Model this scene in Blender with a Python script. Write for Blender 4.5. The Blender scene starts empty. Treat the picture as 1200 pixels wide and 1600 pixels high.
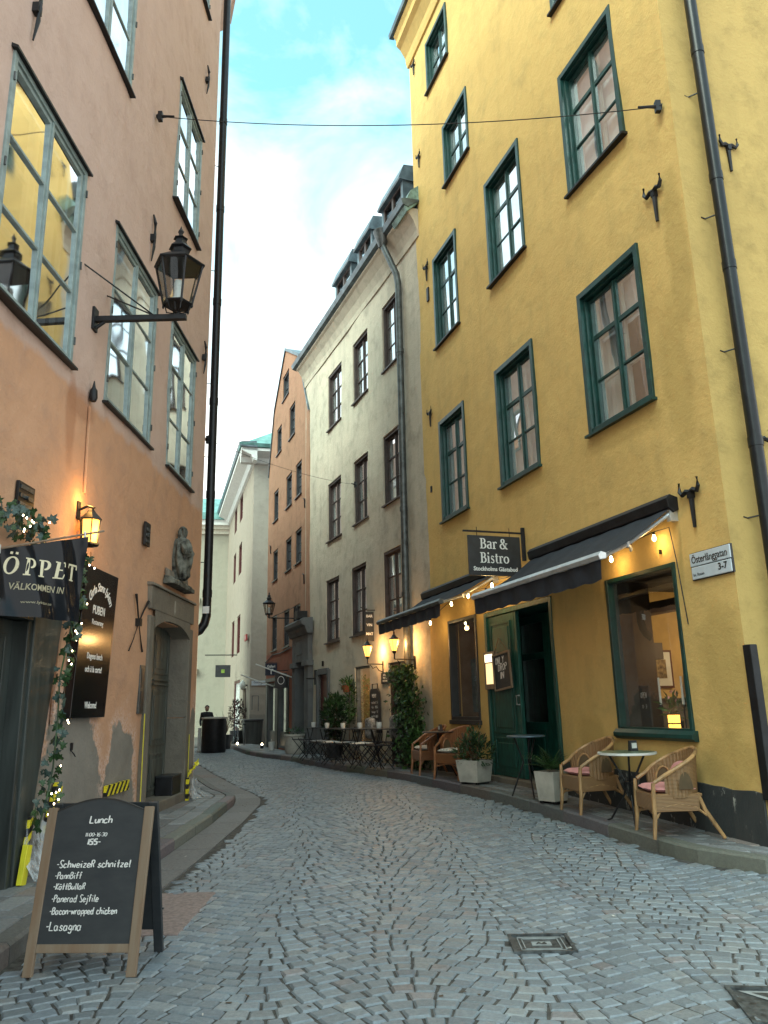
import bpy, bmesh, math, random
from math import sin, cos, pi, radians, sqrt, atan2, hypot
from mathutils import Vector, Matrix, noise
from mathutils.geometry import tessellate_polygon
random.seed(7)
C = bpy.context.scene.collection
SC = bpy.context.scene

# ------------------------------------------------------------------ camera
cd = bpy.data.cameras.new('camera'); cam = bpy.data.objects.new('camera', cd); C.objects.link(cam)
cd.sensor_fit = 'VERTICAL'; cd.sensor_height = 36; cd.lens = 27; cd.clip_start = .05; cd.clip_end = 500
_r = Vector((.99973, .00565, -.0224)); _f = Vector((0, .96968, .24439)); _u = _r.cross(_f).normalized(); _r = _f.cross(_u).normalized()
cam.matrix_world = Matrix.Translation((0, 0, 1.45)) @ Matrix((_r, _u, -_f)).transposed().to_4x4()
SC.camera = cam
# ------------------------------------------------------------------ world
W = bpy.data.worlds.new('World'); SC.world = W; W.use_nodes = True
nt = W.node_tree; nt.nodes.clear()
def wn(t, **k):
    n = nt.nodes.new(t)
    for a, b in k.items(): setattr(n, a, b)
    return n
SUN_EL, SUN_AZ = 46, 225          # degrees, azimuth clockwise from +Y: sun behind the camera
sky = wn('ShaderNodeTexSky', sky_type='NISHITA', sun_disc=False, sun_elevation=radians(SUN_EL), sun_rotation=radians(SUN_AZ), air_density=1.0, dust_density=2.0, ozone_density=1.5)
tc = wn('ShaderNodeTexCoord'); mp = wn('ShaderNodeMapping'); mp.inputs['Scale'].default_value = (1, 1, 1.6)
nt.links.new(tc.outputs['Generated'], mp.inputs[0])
n1 = wn('ShaderNodeTexNoise'); n1.inputs['Scale'].default_value = 3.6; n1.inputs['Detail'].default_value = 7; n1.inputs['Roughness'].default_value = .55; n1.inputs['Distortion'].default_value = .5
nt.links.new(mp.outputs[0], n1.inputs['Vector'])
rp = wn('ShaderNodeValToRGB'); rp.color_ramp.elements[0].position = .34; rp.color_ramp.elements[1].position = .74
nt.links.new(n1.outputs['Fac'], rp.inputs[0])
sx = wn('ShaderNodeSeparateXYZ'); nt.links.new(tc.outputs['Generated'], sx.inputs[0])
hz = wn('ShaderNodeMapRange'); hz.inputs['From Min'].default_value = .54; hz.inputs['From Max'].default_value = .34; hz.inputs['To Min'].default_value = 0; hz.inputs['To Max'].default_value = 1
nt.links.new(sx.outputs['Z'], hz.inputs['Value'])
mx = wn('ShaderNodeMath', operation='MAXIMUM'); nt.links.new(rp.outputs[0], mx.inputs[0]); nt.links.new(hz.outputs[0], mx.inputs[1])
mm = wn('ShaderNodeMapRange'); mm.inputs['To Min'].default_value = .10; mm.inputs['To Max'].default_value = .92
nt.links.new(mx.outputs[0], mm.inputs['Value'])
hs = wn('ShaderNodeMix', data_type='RGBA', blend_type='MULTIPLY'); hs.inputs['Factor'].default_value = 1
hs.inputs[7].default_value = (.62, 1.75, 1.35, 1); nt.links.new(sky.outputs[0], hs.inputs[6])
mixc = wn('ShaderNodeMix', data_type='RGBA'); nt.links.new(mm.outputs[0], mixc.inputs['Factor'])
nt.links.new(hs.outputs[2], mixc.inputs[6]); mixc.inputs[7].default_value = (6.5, 6.35, 6.1, 1)
bg = wn('ShaderNodeBackground'); bg.inputs['Strength'].default_value = .11; nt.links.new(mixc.outputs[2], bg.inputs[0])
wo = wn('ShaderNodeOutputWorld'); nt.links.new(bg.outputs[0], wo.inputs[0])
# ------------------------------------------------------------------ sun
sl = bpy.data.lights.new('sun', 'SUN'); sl.energy = 1.5; sl.angle = radians(35); sl.color = (1, .95, .88)
so = bpy.data.objects.new('sun', sl); C.objects.link(so)
a = radians(SUN_AZ); e = radians(SUN_EL); sd = Vector((sin(a) * cos(e), cos(a) * cos(e), sin(e)))
so.rotation_euler = sd.to_track_quat('Z', 'Y').to_euler(); so.location = (0, 0, 30)
# ------------------------------------------------------------------ exposure
SC.view_settings.view_transform = 'Standard'; SC.view_settings.look = 'None'; SC.view_settings.gamma = 1
SC.view_settings.use_curve_mapping = False; SC.view_settings.exposure = 1.68
SC.cycles.use_denoising = True
SC.cycles.max_bounces = 6; SC.cycles.transparent_max_bounces = 12; SC.cycles.sample_clamp_indirect = 6

# ================================================================== materials
def _n(t, ty, **k):
    n = t.nodes.new(ty)
    for a, b in k.items(): setattr(n, a, b)
    return n
def _newmat(name):
    m = bpy.data.materials.new(name); m.use_nodes = True; t = m.node_tree; t.nodes.clear()
    o = _n(t, 'ShaderNodeOutputMaterial'); p = _n(t, 'ShaderNodeBsdfPrincipled'); t.links.new(p.outputs[0], o.inputs[0])
    return m, t, p, o
def noise_tex(t, co, scale, detail=4, rough=.55, sc=(1, 1, 1), loc=(0, 0, 0)):
    mp = _n(t, 'ShaderNodeMapping'); mp.inputs['Scale'].default_value = sc; mp.inputs['Location'].default_value = loc
    t.links.new(co, mp.inputs[0]); n = _n(t, 'ShaderNodeTexNoise'); n.inputs['Scale'].default_value = scale
    n.inputs['Detail'].default_value = detail; n.inputs['Roughness'].default_value = rough; t.links.new(mp.outputs[0], n.inputs['Vector'])
    return n.outputs['Fac']
def ramp(t, v, a, b):
    m = _n(t, 'ShaderNodeMapRange'); m.inputs['From Min'].default_value = a; m.inputs['From Max'].default_value = b
    m.clamp = True; t.links.new(v, m.inputs['Value']); return m.outputs[0]
def mixc_(t, f, c1, c2, bt='MIX'):
    m = _n(t, 'ShaderNodeMix', data_type='RGBA', blend_type=bt)
    if isinstance(f, (int, float)): m.inputs['Factor'].default_value = f
    else: t.links.new(f, m.inputs['Factor'])
    for i, c in ((6, c1), (7, c2)):
        if isinstance(c, tuple): m.inputs[i].default_value = c + (1,) if len(c) == 3 else c
        else: t.links.new(c, m.inputs[i])
    return m.outputs[2]
def math_(t, op, a, b=0, c=None):
    m = _n(t, 'ShaderNodeMath', operation=op)
    for i, v in enumerate((a, b) if c is None else (a, b, c)):
        if isinstance(v, (int, float)): m.inputs[i].default_value = v
        else: t.links.new(v, m.inputs[i])
    return m.outputs[0]
def bump(t, p, h, strength=.3, dist=.01):
    b = _n(t, 'ShaderNodeBump'); b.inputs['Strength'].default_value = strength; b.inputs['Distance'].default_value = dist
    t.links.new(h, b.inputs['Height']); t.links.new(b.outputs[0], p.inputs['Normal'])
def coords(t): return _n(t, 'ShaderNodeTexCoord').outputs['Object']
MATS = {}
def mat(name, col, rough=.6, metal=0, var=.15, scale=8, bmp=.15, bscale=60, spec=.5, sc=(1, 1, 1), col2=None, emit=None, estr=1):
    m, t, p, o = _newmat(name); co = coords(t)
    n = noise_tex(t, co, scale, 5, .6, sc)
    c2 = col2 or tuple(c * (1 - var * 1.6) for c in col); c1 = tuple(min(1, c * (1 + var)) for c in col)
    t.links.new(mixc_(t, ramp(t, n, .35, .65), c1, c2), p.inputs['Base Color'])
    p.inputs['Roughness'].default_value = rough; p.inputs['Metallic'].default_value = metal
    p.inputs['Specular IOR Level'].default_value = spec
    if bmp: bump(t, p, noise_tex(t, co, bscale, 4, .6, sc), bmp, .004)
    if emit: p.inputs['Emission Color'].default_value = emit + (1,); p.inputs['Emission Strength'].default_value = estr
    MATS[name] = m; return m
def emis(name, col, strength):
    m, t, p, o = _newmat(name); p.inputs['Base Color'].default_value = col + (1,); p.inputs['Emission Color'].default_value = col + (1,); p.inputs['Emission Strength'].default_value = strength
    return m
def glass(name, tint=(.9, .95, .95), k=2.4, wav=.02, rough=.01, base=.02):
    m, t, p, o = _newmat(name); t.nodes.remove(p); co = coords(t)
    tr = _n(t, 'ShaderNodeBsdfTransparent'); tr.inputs[0].default_value = tint + (1,)
    gl = _n(t, 'ShaderNodeBsdfGlossy'); gl.inputs['Roughness'].default_value = rough; gl.inputs[0].default_value = (.95, .97, 1, 1)
    b = _n(t, 'ShaderNodeBump'); b.inputs['Strength'].default_value = 1; b.inputs['Distance'].default_value = wav
    t.links.new(noise_tex(t, co, 1.1, 1, .4), b.inputs['Height']); t.links.new(b.outputs[0], gl.inputs['Normal'])
    fr = _n(t, 'ShaderNodeFresnel'); fr.inputs['IOR'].default_value = 1.5
    f = math_(t, 'MINIMUM', math_(t, 'MULTIPLY_ADD', fr.outputs[0], k, base), .93)
    mx = _n(t, 'ShaderNodeMixShader'); t.links.new(f, mx.inputs[0]); t.links.new(tr.outputs[0], mx.inputs[1]); t.links.new(gl.outputs[0], mx.inputs[2])
    t.links.new(mx.outputs[0], o.inputs[0]); return m
def plaster(name, c1, c2, c3, streak=.5, zsplit=None, low=None, patches=(), patchcol=(.3, .28, .25), stains=(), staincol=None, bs=.5, dirt=.35, dirtcol=None):
    """lime plaster: mottled in two scales, faint rain streaks, trowel relief; optional second paint below zsplit, bare cement patches"""
    m, t, p, o = _newmat(name); co = coords(t)
    big = noise_tex(t, co, .55, 5, .6); mid = noise_tex(t, co, 2.6, 6, .65, loc=(3, 1, 7)); st = noise_tex(t, co, 3.0, 5, .6, sc=(1, 1, .16), loc=(9, 0, 2))
    fine = noise_tex(t, co, 26, 5, .7)
    col = mixc_(t, ramp(t, big, .3, .7), c1, c2)
    col = mixc_(t, math_(t, 'MULTIPLY', ramp(t, st, .48, .78), streak), col, c3)
    s = _n(t, 'ShaderNodeSeparateXYZ'); t.links.new(co, s.inputs[0]); zz = s.outputs['Z']; xx = s.outputs['X']
    if zsplit is not None:
        wob = math_(t, 'ADD', zz, math_(t, 'MULTIPLY', math_(t, 'SUBTRACT', mid, .5), .3))
        col = mixc_(t, ramp(t, wob, zsplit + .04, zsplit - .04), col, mixc_(t, ramp(t, mid, .3, .7), low[0], low[1]))
    col = mixc_(t, math_(t, 'MULTIPLY', ramp(t, mid, .5, .72), dirt), col, dirtcol or tuple(x * .62 for x in c3))
    shared = noise_tex(t, co, 2.2, 6, .62, loc=(1.3, 4, 2.7))
    def ell(cx, cz, rx, rz, soft, amp):
        dx = math_(t, 'DIVIDE', math_(t, 'SUBTRACT', xx, cx), rx); dz = math_(t, 'DIVIDE', math_(t, 'SUBTRACT', zz, cz), rz)
        d = math_(t, 'SQRT', math_(t, 'ADD', math_(t, 'MULTIPLY', dx, dx), math_(t, 'MULTIPLY', dz, dz)))
        d = math_(t, 'ADD', d, math_(t, 'MULTIPLY', math_(t, 'SUBTRACT', shared, .5), amp))
        return d, ramp(t, d, 1 + soft, 1 - soft)
    for (cx, cz, rx, rz) in stains:
        d, f = ell(cx, cz, rx, rz, .22, 1.3); col = mixc_(t, math_(t, 'MULTIPLY', f, .55), col, staincol)
    for (cx, cz, rx, rz) in patches:
        d, f = ell(cx, cz, rx, rz, .03, 1.1)
        edge = math_(t, 'MULTIPLY', ramp(t, d, 1.30, 1.05), ramp(t, fine, .44, .52))
        col = mixc_(t, math_(t, 'MULTIPLY', edge, .75), col, (.62, .45, .38))
        col = mixc_(t, f, col, mixc_(t, ramp(t, mid, .3, .7), patchcol, tuple(x * .75 for x in patchcol)))
    col = mixc_(t, math_(t, 'MULTIPLY', ramp(t, fine, .55, .8), .18), col, tuple(x * .6 for x in c3))
    t.links.new(col, p.inputs['Base Color']); p.inputs['Roughness'].default_value = .88; p.inputs['Specular IOR Level'].default_value = .25
    h = math_(t, 'ADD', math_(t, 'MULTIPLY', mid, 1.6), math_(t, 'ADD', math_(t, 'MULTIPLY', fine, .35), math_(t, 'MULTIPLY', big, 2.0)))
    bump(t, p, h, bs, .03); return m
def stone(name, attr='Col', c=(.2, .22, .24), rough=.5, spec=.5):
    m, t, p, o = _newmat(name)
    a = _n(t, 'ShaderNodeAttribute'); a.attribute_name = attr
    g = _n(t, 'ShaderNodeNewGeometry').outputs['Position']
    n = noise_tex(t, g, 34, 5, .7); n2 = noise_tex(t, g, 180, 3, .6); n3 = noise_tex(t, g, .8, 3, .5)
    col = mixc_(t, ramp(t, n, .3, .75), a.outputs['Color'], mixc_(t, 1, a.outputs['Color'], (.62, .62, .64), 'MULTIPLY'))
    col = mixc_(t, math_(t, 'MULTIPLY', ramp(t, n2, .6, .75), .35), col, (.36, .38, .4))
    col = mixc_(t, math_(t, 'MULTIPLY', ramp(t, n3, .45, .7), .3), col, mixc_(t, 1, col, (.7, .68, .66), 'MULTIPLY'))
    t.links.new(col, p.inputs['Base Color']); p.inputs['Specular IOR Level'].default_value = spec
    t.links.new(math_(t, 'MULTIPLY_ADD', n, .3, rough - .15), p.inputs['Roughness'])
    bump(t, p, math_(t, 'ADD', n, math_(t, 'MULTIPLY', n2, .5)), .5, .006); return m

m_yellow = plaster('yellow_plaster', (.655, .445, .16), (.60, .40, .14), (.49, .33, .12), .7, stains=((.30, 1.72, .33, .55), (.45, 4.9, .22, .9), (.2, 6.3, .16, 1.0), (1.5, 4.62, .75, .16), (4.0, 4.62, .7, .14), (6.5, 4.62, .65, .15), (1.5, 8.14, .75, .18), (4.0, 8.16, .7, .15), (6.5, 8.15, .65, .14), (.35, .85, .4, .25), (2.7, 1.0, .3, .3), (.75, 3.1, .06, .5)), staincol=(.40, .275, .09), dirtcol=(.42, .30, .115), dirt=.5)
m_yellow_shaded = plaster('shaded_yellow_plaster', (.45, .315, .11), (.40, .28, .10), (.33, .235, .085), .6, dirt=.5)  # darker copy of the front plaster, the side wall's shade put into the colour
m_salmon = plaster('salmon_plaster', (.56, .41, .345), (.50, .36, .30), (.44, .32, .27), .5, zsplit=4.6, low=((.55, .32, .20), (.49, .28, .17)),
    patches=((-.95, .45, .88, 1.12), (-2.38, .5, .52, .85), (-5.5, .55, .36, .95)), patchcol=(.26, .24, .21), stains=((-.35, 4.25, .12, .45), (-.6, 4.5, .35, .15)), staincol=(.36, .17, .09), dirtcol=(.36, .24, .19), dirt=.35, bs=.6)
m_grey = plaster('grey_plaster', (.53, .465, .365), (.46, .405, .32), (.36, .32, .26), .9, zsplit=2.85, low=((.55, .51, .41), (.50, .46, .37)), dirt=.55)
m_brown = plaster('brown_plaster', (.33, .175, .11), (.28, .15, .09), (.22, .12, .075), .6, zsplit=3.3, low=((.27, .095, .06), (.23, .08, .05)), dirt=.5)
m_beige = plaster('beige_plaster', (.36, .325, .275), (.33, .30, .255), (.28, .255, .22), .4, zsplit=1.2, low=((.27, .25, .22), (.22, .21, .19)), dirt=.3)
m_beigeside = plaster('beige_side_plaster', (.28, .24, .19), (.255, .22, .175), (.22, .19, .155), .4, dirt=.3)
m_pale = plaster('pale_plaster', (.31, .295, .235), (.29, .275, .22), (.245, .235, .195), .4, dirt=.2)
def plinth_paint():
    m, t, p, o = _newmat('dark_plinth_paint'); co = coords(t)
    a = noise_tex(t, co, 6, 6, .75, sc=(1.5, 1, .6)); b = noise_tex(t, co, 3, 5, .6, loc=(5, 2, 1)); c = noise_tex(t, co, 1.1, 2, .5)
    k = math_(t, 'MULTIPLY', ramp(t, a, .585, .63), ramp(t, c, .42, .56)); col = mixc_(t, ramp(t, b, .3, .7), (.028, .033, .036), (.045, .048, .048))
    t.links.new(mixc_(t, k, col, (.33, .33, .30)), p.inputs['Base Color']); p.inputs['Roughness'].default_value = .7; bump(t, p, math_(t, 'ADD', a, b), .5, .02); return m
m_plinth = plinth_paint()
m_portal = plaster('portal_stone', (.20, .175, .14), (.16, .145, .12), (.12, .11, .095), .6, dirt=.5, bs=.8)
m_portal2 = plaster('grey_portal_stone', (.15, .155, .155), (.12, .125, .13), (.09, .095, .10), .6, dirt=.5)
m_statue = mat('statue_stone', (.10, .105, .09), .85, var=.6, scale=9, bmp=.9, bscale=25)
m_sett = stone('sett_stone', rough=.48, spec=.6)
m_slab = stone('slab_stone', rough=.62)
m_joint = mat('joint_sand', (.070, .066, .060), .95, var=.35, scale=20, bmp=.6, bscale=120)
m_kerb = stone('kerb_granite', rough=.65)
m_green = mat('green_window_paint', (.008, .044, .038), .38, var=.2, bmp=.12, bscale=30)
m_gdoor = mat('green_door_paint', (.010, .072, .055), .45, var=.3, bmp=.15, bscale=25, sc=(4, 4, .5))
m_black = mat('black_iron', (.012, .013, .016), .5, .3, var=.3, bmp=.2)
m_pipe = mat('dark_pipe_paint', (.010, .012, .015), .33, .0, var=.2, bmp=.03, bscale=5, spec=.3)
m_zinc = mat('zinc_pipe', (.10, .11, .11), .45, .6, var=.25, bmp=.1, bscale=8)
m_bluefr = mat('pale_blue_grey_paint', (.235, .30, .295), .5, var=.15, bmp=.15)
m_brownfr = mat('brown_window_paint', (.050, .034, .030), .5, var=.2)
m_white = mat('white_paint', (.62, .63, .60), .5, var=.06, bmp=.05)
m_offw = mat('roller_blind', (.74, .76, .80), .85, var=.06, scale=3, sc=(3, 1, .3), bmp=.3, bscale=6)
m_curt = mat('net_curtain', (.58, .58, .55), .9, var=.12, scale=9, sc=(5, 1, .05), bmp=.5, bscale=14)
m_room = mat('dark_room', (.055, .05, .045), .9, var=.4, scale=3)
m_roomw = mat('ochre_room_wall', (.50, .34, .12), .85, var=.12, scale=2)
m_pane = glass('window_glass', k=.65, wav=.004)
m_panel = glass('old_window_glass', (.8, .86, .84), k=1.15, wav=.010, rough=.04)
m_paneb = glass('old_bright_glass', k=4.5, wav=.004, base=.15)
m_pane3 = glass('clear_shop_glass', (.97, .97, .95), k=.22, wav=.001, base=0)
m_pane2 = glass('shop_window_glass', (.95, .95, .93), k=.6, wav=.002, base=0)
m_canvas = mat('black_awning_canvas', (.013, .017, .026), .8, var=.2, bmp=.2, bscale=150)
m_alu = mat('pale_aluminium', (.55, .56, .57), .35, .5, var=.1)
m_wood = mat('worn_brown_wood', (.12, .075, .045), .6, var=.5, scale=14, sc=(1, 1, .12), bmp=.4, bscale=30, col2=(.22, .17, .12))
m_board = mat('blackboard', (.015, .019, .023), .6, var=.2, scale=5, bmp=.05, col2=(.030, .034, .038), sc=(1, 1, 2.5))
m_chalk = emis('chalk', (.72, .72, .70), 0)
m_rattan, t, p, o = _newmat('woven_rattan')
co = coords(t); wv = _n(t, 'ShaderNodeTexWave', wave_type='BANDS', bands_direction='Z'); wv.inputs['Scale'].default_value = 26; wv.inputs['Distortion'].default_value = .6
t.links.new(co, wv.inputs[0]); nn = noise_tex(t, co, 14, 5, .6)
t.links.new(mixc_(t, wv.outputs['Fac'], mixc_(t, ramp(t, nn, .3, .7), (.10, .05, .02), (.16, .09, .04)), mixc_(t, ramp(t, nn, .3, .7), (.36, .21, .09), (.27, .145, .06))), p.inputs['Base Color'])
p.inputs['Roughness'].default_value = .5; bump(t, p, wv.outputs['Fac'], .8, .004)
m_cane = mat('cane', (.36, .21, .09), .42, var=.35, scale=10, sc=(1, 1, .4), bmp=.1)
m_rattan2 = m_rattan.copy(); m_rattan2.name = 'brown_woven_rattan'
for n_ in m_rattan2.node_tree.nodes:
    if n_.type == 'MIX':
        for i in (6, 7):
            c = n_.inputs[i].default_value
            if not n_.inputs[i].is_linked: n_.inputs[i].default_value = (c[0] * .82, c[1] * .55, c[2] * .42, 1)
m_cane2 = mat('brown_cane', (.30, .125, .055), .4, var=.25, scale=10)
m_pink = mat('pink_cushion_cloth', (.66, .30, .29), .9, var=.1, scale=6, bmp=.4, bscale=9)
m_whitec = mat('patterned_white_cloth', (.55, .53, .48), .9, var=.3, scale=30, bmp=.3, bscale=12)
m_fleece = mat('grey_fleece', (.24, .24, .235), 1, var=.45, scale=12, bmp=1.0, bscale=45)
m_conc = mat('pale_concrete', (.43, .41, .36), .85, var=.14, scale=5, bmp=.3, bscale=40)
m_leaf = mat('dark_leaf', (.026, .070, .020), .5, var=.6, scale=6, bmp=0)
m_leaf2 = mat('mid_leaf', (.05, .125, .03), .5, var=.5, scale=6, bmp=0)
m_leaf3 = mat('blue_green_leaf', (.045, .085, .075), .5, var=.4, scale=6, bmp=0)
m_red = mat('orange_red_petal', (.45, .07, .03), .6, var=.3)
m_stem = mat('twig', (.09, .06, .035), .8)
m_copper = mat('verdigris_copper', (.13, .29, .27), .6, .1, var=.2, scale=3)
m_roof = mat('blue_grey_sheet_roof', (.10, .135, .155), .42, .35, var=.3, scale=3, bmp=.1, bscale=4)
m_navy = mat('navy_sign', (.012, .02, .045), .4)
m_signb = mat('charcoal_sign_paint', (.025, .028, .032), .4, var=.15)
m_lampy = emis('amber_lamp_glass', (1, .46, .07), 1.25)
m_bulb = emis('warm_bulb', (1, .78, .38), 9)
m_fairy = emis('fairy_light', (1, .80, .50), 7)
m_cream = mat('cream_stone', (.55, .52, .43), .8, var=.08)
m_maroon = mat('maroon_door_paint', (.07, .012, .012), .4)
m_slate = mat('slate_blue_door_paint', (.055, .075, .10), .5, var=.2)
m_ddoor = mat('grey_green_door_paint', (.075, .085, .075), .5, var=.25, scale=5, sc=(2, 1, .4), bmp=.2, bscale=20)
m_shopf = mat('dark_grey_green_shopfront', (.032, .040, .038), .5, var=.3, scale=3, sc=(3, 3, .4))
m_cloth = mat('dark_clothing', (.012, .013, .018), .9)
m_skin = mat('skin', (.35, .2, .14), .6)
m_lead = mat('burner_glass', (.5, .55, .55), .2)
m_text = emis('white_lettering', (.75, .75, .72), 0)
m_dark = mat('black_lettering', (.012, .012, .012), .5, var=0)
m_cream2 = emis('cream_lettering', (.66, .60, .42), 0)
def vinyl():
    m, t, p, o = _newmat('glossy_black_vinyl'); co = coords(t)
    p.inputs['Base Color'].default_value = (.008, .010, .014, 1); p.inputs['Roughness'].default_value = .16; p.inputs['Specular IOR Level'].default_value = .22
    bump(t, p, noise_tex(t, co, 2.5, 3, .5, sc=(1, 1, .4)), .7, .05); return m
m_vinyl = vinyl()
m_gsign = mat('glossy_black_panel', (.006, .006, .008), .12, var=.1, bmp=0)
def stripes():
    m, t, p, o = _newmat('yellow_black_hazard_stripes'); co = coords(t)
    s = _n(t, 'ShaderNodeSeparateXYZ'); t.links.new(co, s.inputs[0])
    v = math_(t, 'FRACT', math_(t, 'MULTIPLY', math_(t, 'ADD', s.outputs['Z'], s.outputs['X']), 7.5))
    t.links.new(mixc_(t, math_(t, 'GREATER_THAN', v, .5), (.72, .60, .02), (.012, .012, .012)), p.inputs['Base Color']); p.inputs['Roughness'].default_value = .4
    return m
m_haz = stripes(); m_yel = mat('yellow_tape', (.68, .62, .03), .35, var=.1, bmp=.3, bscale=12)
def film():
    m, t, p, o = _newmat('clear_plastic_film'); t.nodes.remove(p); co = coords(t)
    tr = _n(t, 'ShaderNodeBsdfTransparent'); gl = _n(t, 'ShaderNodeBsdfPrincipled'); gl.inputs['Base Color'].default_value = (.6, .66, .7, 1); gl.inputs['Roughness'].default_value = .2
    nz = noise_tex(t, co, 7, 5, .7, sc=(1, 1, .3)); mx = _n(t, 'ShaderNodeMixShader'); t.links.new(ramp(t, nz, .40, .72), mx.inputs[0])
    bump(t, gl, nz, 1, .05); t.links.new(tr.outputs[0], mx.inputs[1]); t.links.new(gl.outputs[0], mx.inputs[2]); t.links.new(mx.outputs[0], o.inputs[0]); return m
m_film = film()
def mosaic():
    m, t, p, o = _newmat('green_white_mosaic'); co = coords(t)
    ck = _n(t, 'ShaderNodeTexChecker'); ck.inputs['Scale'].default_value = 24; ck.inputs[1].default_value = (.02, .07, .04, 1); ck.inputs[2].default_value = (.22, .26, .18, 1)
    r = _n(t, 'ShaderNodeMapping'); r.inputs['Rotation'].default_value = (0, 0, .78); r.inputs['Location'].default_value = (0, 0, .013); t.links.new(co, r.inputs[0]); t.links.new(r.outputs[0], ck.inputs[0])
    t.links.new(ck.outputs[0], p.inputs['Base Color']); p.inputs['Roughness'].default_value = .3; return m
m_mosaic = mosaic()
m_iron = mat('worn_cast_iron', (.075, .085, .09), .5, .3, var=.4, scale=20, bmp=.4)
m_lidc = mat('lid_concrete', (.26, .28, .28), .8)
# ================================================================== helpers
class MB:
    def __init__(s): s.v = []; s.f = []; s.m = []; s.col = []
    def face(s, pts, m=0, c=None):
        b = len(s.v); s.v += [tuple(p) for p in pts]; s.f.append(tuple(range(b, b + len(pts)))); s.m.append(m); s.col.append(c)
    def box(s, a, b, m=0, bev=0):
        x0, y0, z0 = a; x1, y1, z1 = b
        if x0 > x1: x0, x1 = x1, x0
        if y0 > y1: y0, y1 = y1, y0
        if z0 > z1: z0, z1 = z1, z0
        k = len(s.v); s.v += [(x0, y0, z0), (x1, y0, z0), (x1, y1, z0), (x0, y1, z0), (x0, y0, z1), (x1, y0, z1), (x1, y1, z1), (x0, y1, z1)]
        for q in ((0, 3, 2, 1), (4, 5, 6, 7), (0, 1, 5, 4), (1, 2, 6, 5), (2, 3, 7, 6), (3, 0, 4, 7)):
            s.f.append(tuple(k + i for i in q)); s.m.append(m); s.col.append(None)
        return s
    def prism(s, prof, x0, x1, m=0):
        """profile of (y,z) points swept along x"""
        k = len(s.v); n = len(prof); s.v += [(x0, y, z) for y, z in prof] + [(x1, y, z) for y, z in prof]
        for i in range(n):
            j = (i + 1) % n; s.f.append((k + i, k + j, k + n + j, k + n + i)); s.m.append(m); s.col.append(None)
        s.f.append(tuple(k + i for i in range(n))[::-1]); s.f.append(tuple(k + n + i for i in range(n))); s.m += [m, m]; s.col += [None, None]
        return s
    def tube(s, pts, r, n=8, m=0, r2=None, cap=True):
        pts = [Vector(p) for p in pts]; k0 = len(s.v); N = len(pts); up = None
        for i, p in enumerate(pts):
            d = (pts[min(i + 1, N - 1)] - pts[max(i - 1, 0)]).normalized()
            if up is None: up = Vector((0, 0, 1)) if abs(d.z) < .9 else Vector((1, 0, 0))
            a = d.cross(up)
            if a.length < 1e-5: a = d.orthogonal()
            a.normalize(); b = d.cross(a).normalized(); up = -b if False else up
            rr = (r[i] if isinstance(r, (list, tuple)) else (r if r2 is None else r + (r2 - r) * i / (N - 1)))
            for j in range(n):
                t = 2 * pi * j / n; s.v.append(tuple(p + a * cos(t) * rr + b * sin(t) * rr))
        for i in range(N - 1):
            for j in range(n):
                q = (j + 1) % n; s.f.append((k0 + i * n + j, k0 + i * n + q, k0 + (i + 1) * n + q, k0 + (i + 1) * n + j)); s.m.append(m); s.col.append(None)
        if cap:
            s.f.append(tuple(k0 + j for j in range(n))); s.f.append(tuple(k0 + (N - 1) * n + j for j in range(n))[::-1]); s.m += [m, m]; s.col += [None, None]
        return s
    def lathe(s, prof, c=(0, 0, 0), n=16, m=0, ph=0, sx=1, sy=1):
        k0 = len(s.v); N = len(prof)
        for r, z in prof:
            for j in range(n):
                t = 2 * pi * (j + .5) / n + ph; s.v.append((c[0] + cos(t) * r * sx, c[1] + sin(t) * r * sy, c[2] + z))
        for i in range(N - 1):
            for j in range(n):
                q = (j + 1) % n; s.f.append((k0 + i * n + j, k0 + i * n + q, k0 + (i + 1) * n + q, k0 + (i + 1) * n + j)); s.m.append(m); s.col.append(None)
        s.f.append(tuple(k0 + j for j in range(n))[::-1]); s.f.append(tuple(k0 + (N - 1) * n + j for j in range(n))); s.m += [m, m]; s.col += [None, None]
        return s
    def poly(s, outer, holes, y, m=0):
        """flat wall in the x-z plane at depth y with holes"""
        loops = [[Vector((a, b, 0)) for a, b in L] for L in [outer] + holes]; k = len(s.v)
        for L in loops: s.v += [(p.x, y, p.y) for p in L]
        for t in tessellate_polygon(loops): s.f.append(tuple(k + i for i in t)); s.m.append(m); s.col.append(None)
        return s
    def grid(s, fn, nu, nv, m=0):
        k = len(s.v)
        for i in range(nu + 1):
            for j in range(nv + 1): s.v.append(tuple(fn(i / nu, j / nv)))
        for i in range(nu):
            for j in range(nv):
                a = k + i * (nv + 1) + j; s.f.append((a, a + nv + 1, a + nv + 2, a + 1)); s.m.append(m); s.col.append(None)
        return s
    def leaf(s, p, d, up, L, w, m=0):
        d = d.normalized(); side = d.cross(up)
        if side.length < 1e-3: side = d.orthogonal()
        side.normalize(); nn = side.cross(d) * (L * .12)
        s.face([p, p + d * L * .5 + side * w * .5 + nn, p + d * L, p + d * L * .5 - side * w * .5 + nn], m)
    def mesh(s, name, mats):
        me = bpy.data.meshes.new(name); me.from_pydata(s.v, [], s.f)
        for q in mats: me.materials.append(q)
        me.polygons.foreach_set('material_index', s.m)
        if any(c is not None for c in s.col):
            at = me.attributes.new('Col', 'FLOAT_COLOR', 'FACE')
            at.data.foreach_set('color', [x for c in s.col for x in ((c or (.2, .2, .2)) + (1,))])
        me.validate(); me.update(); return me
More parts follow.
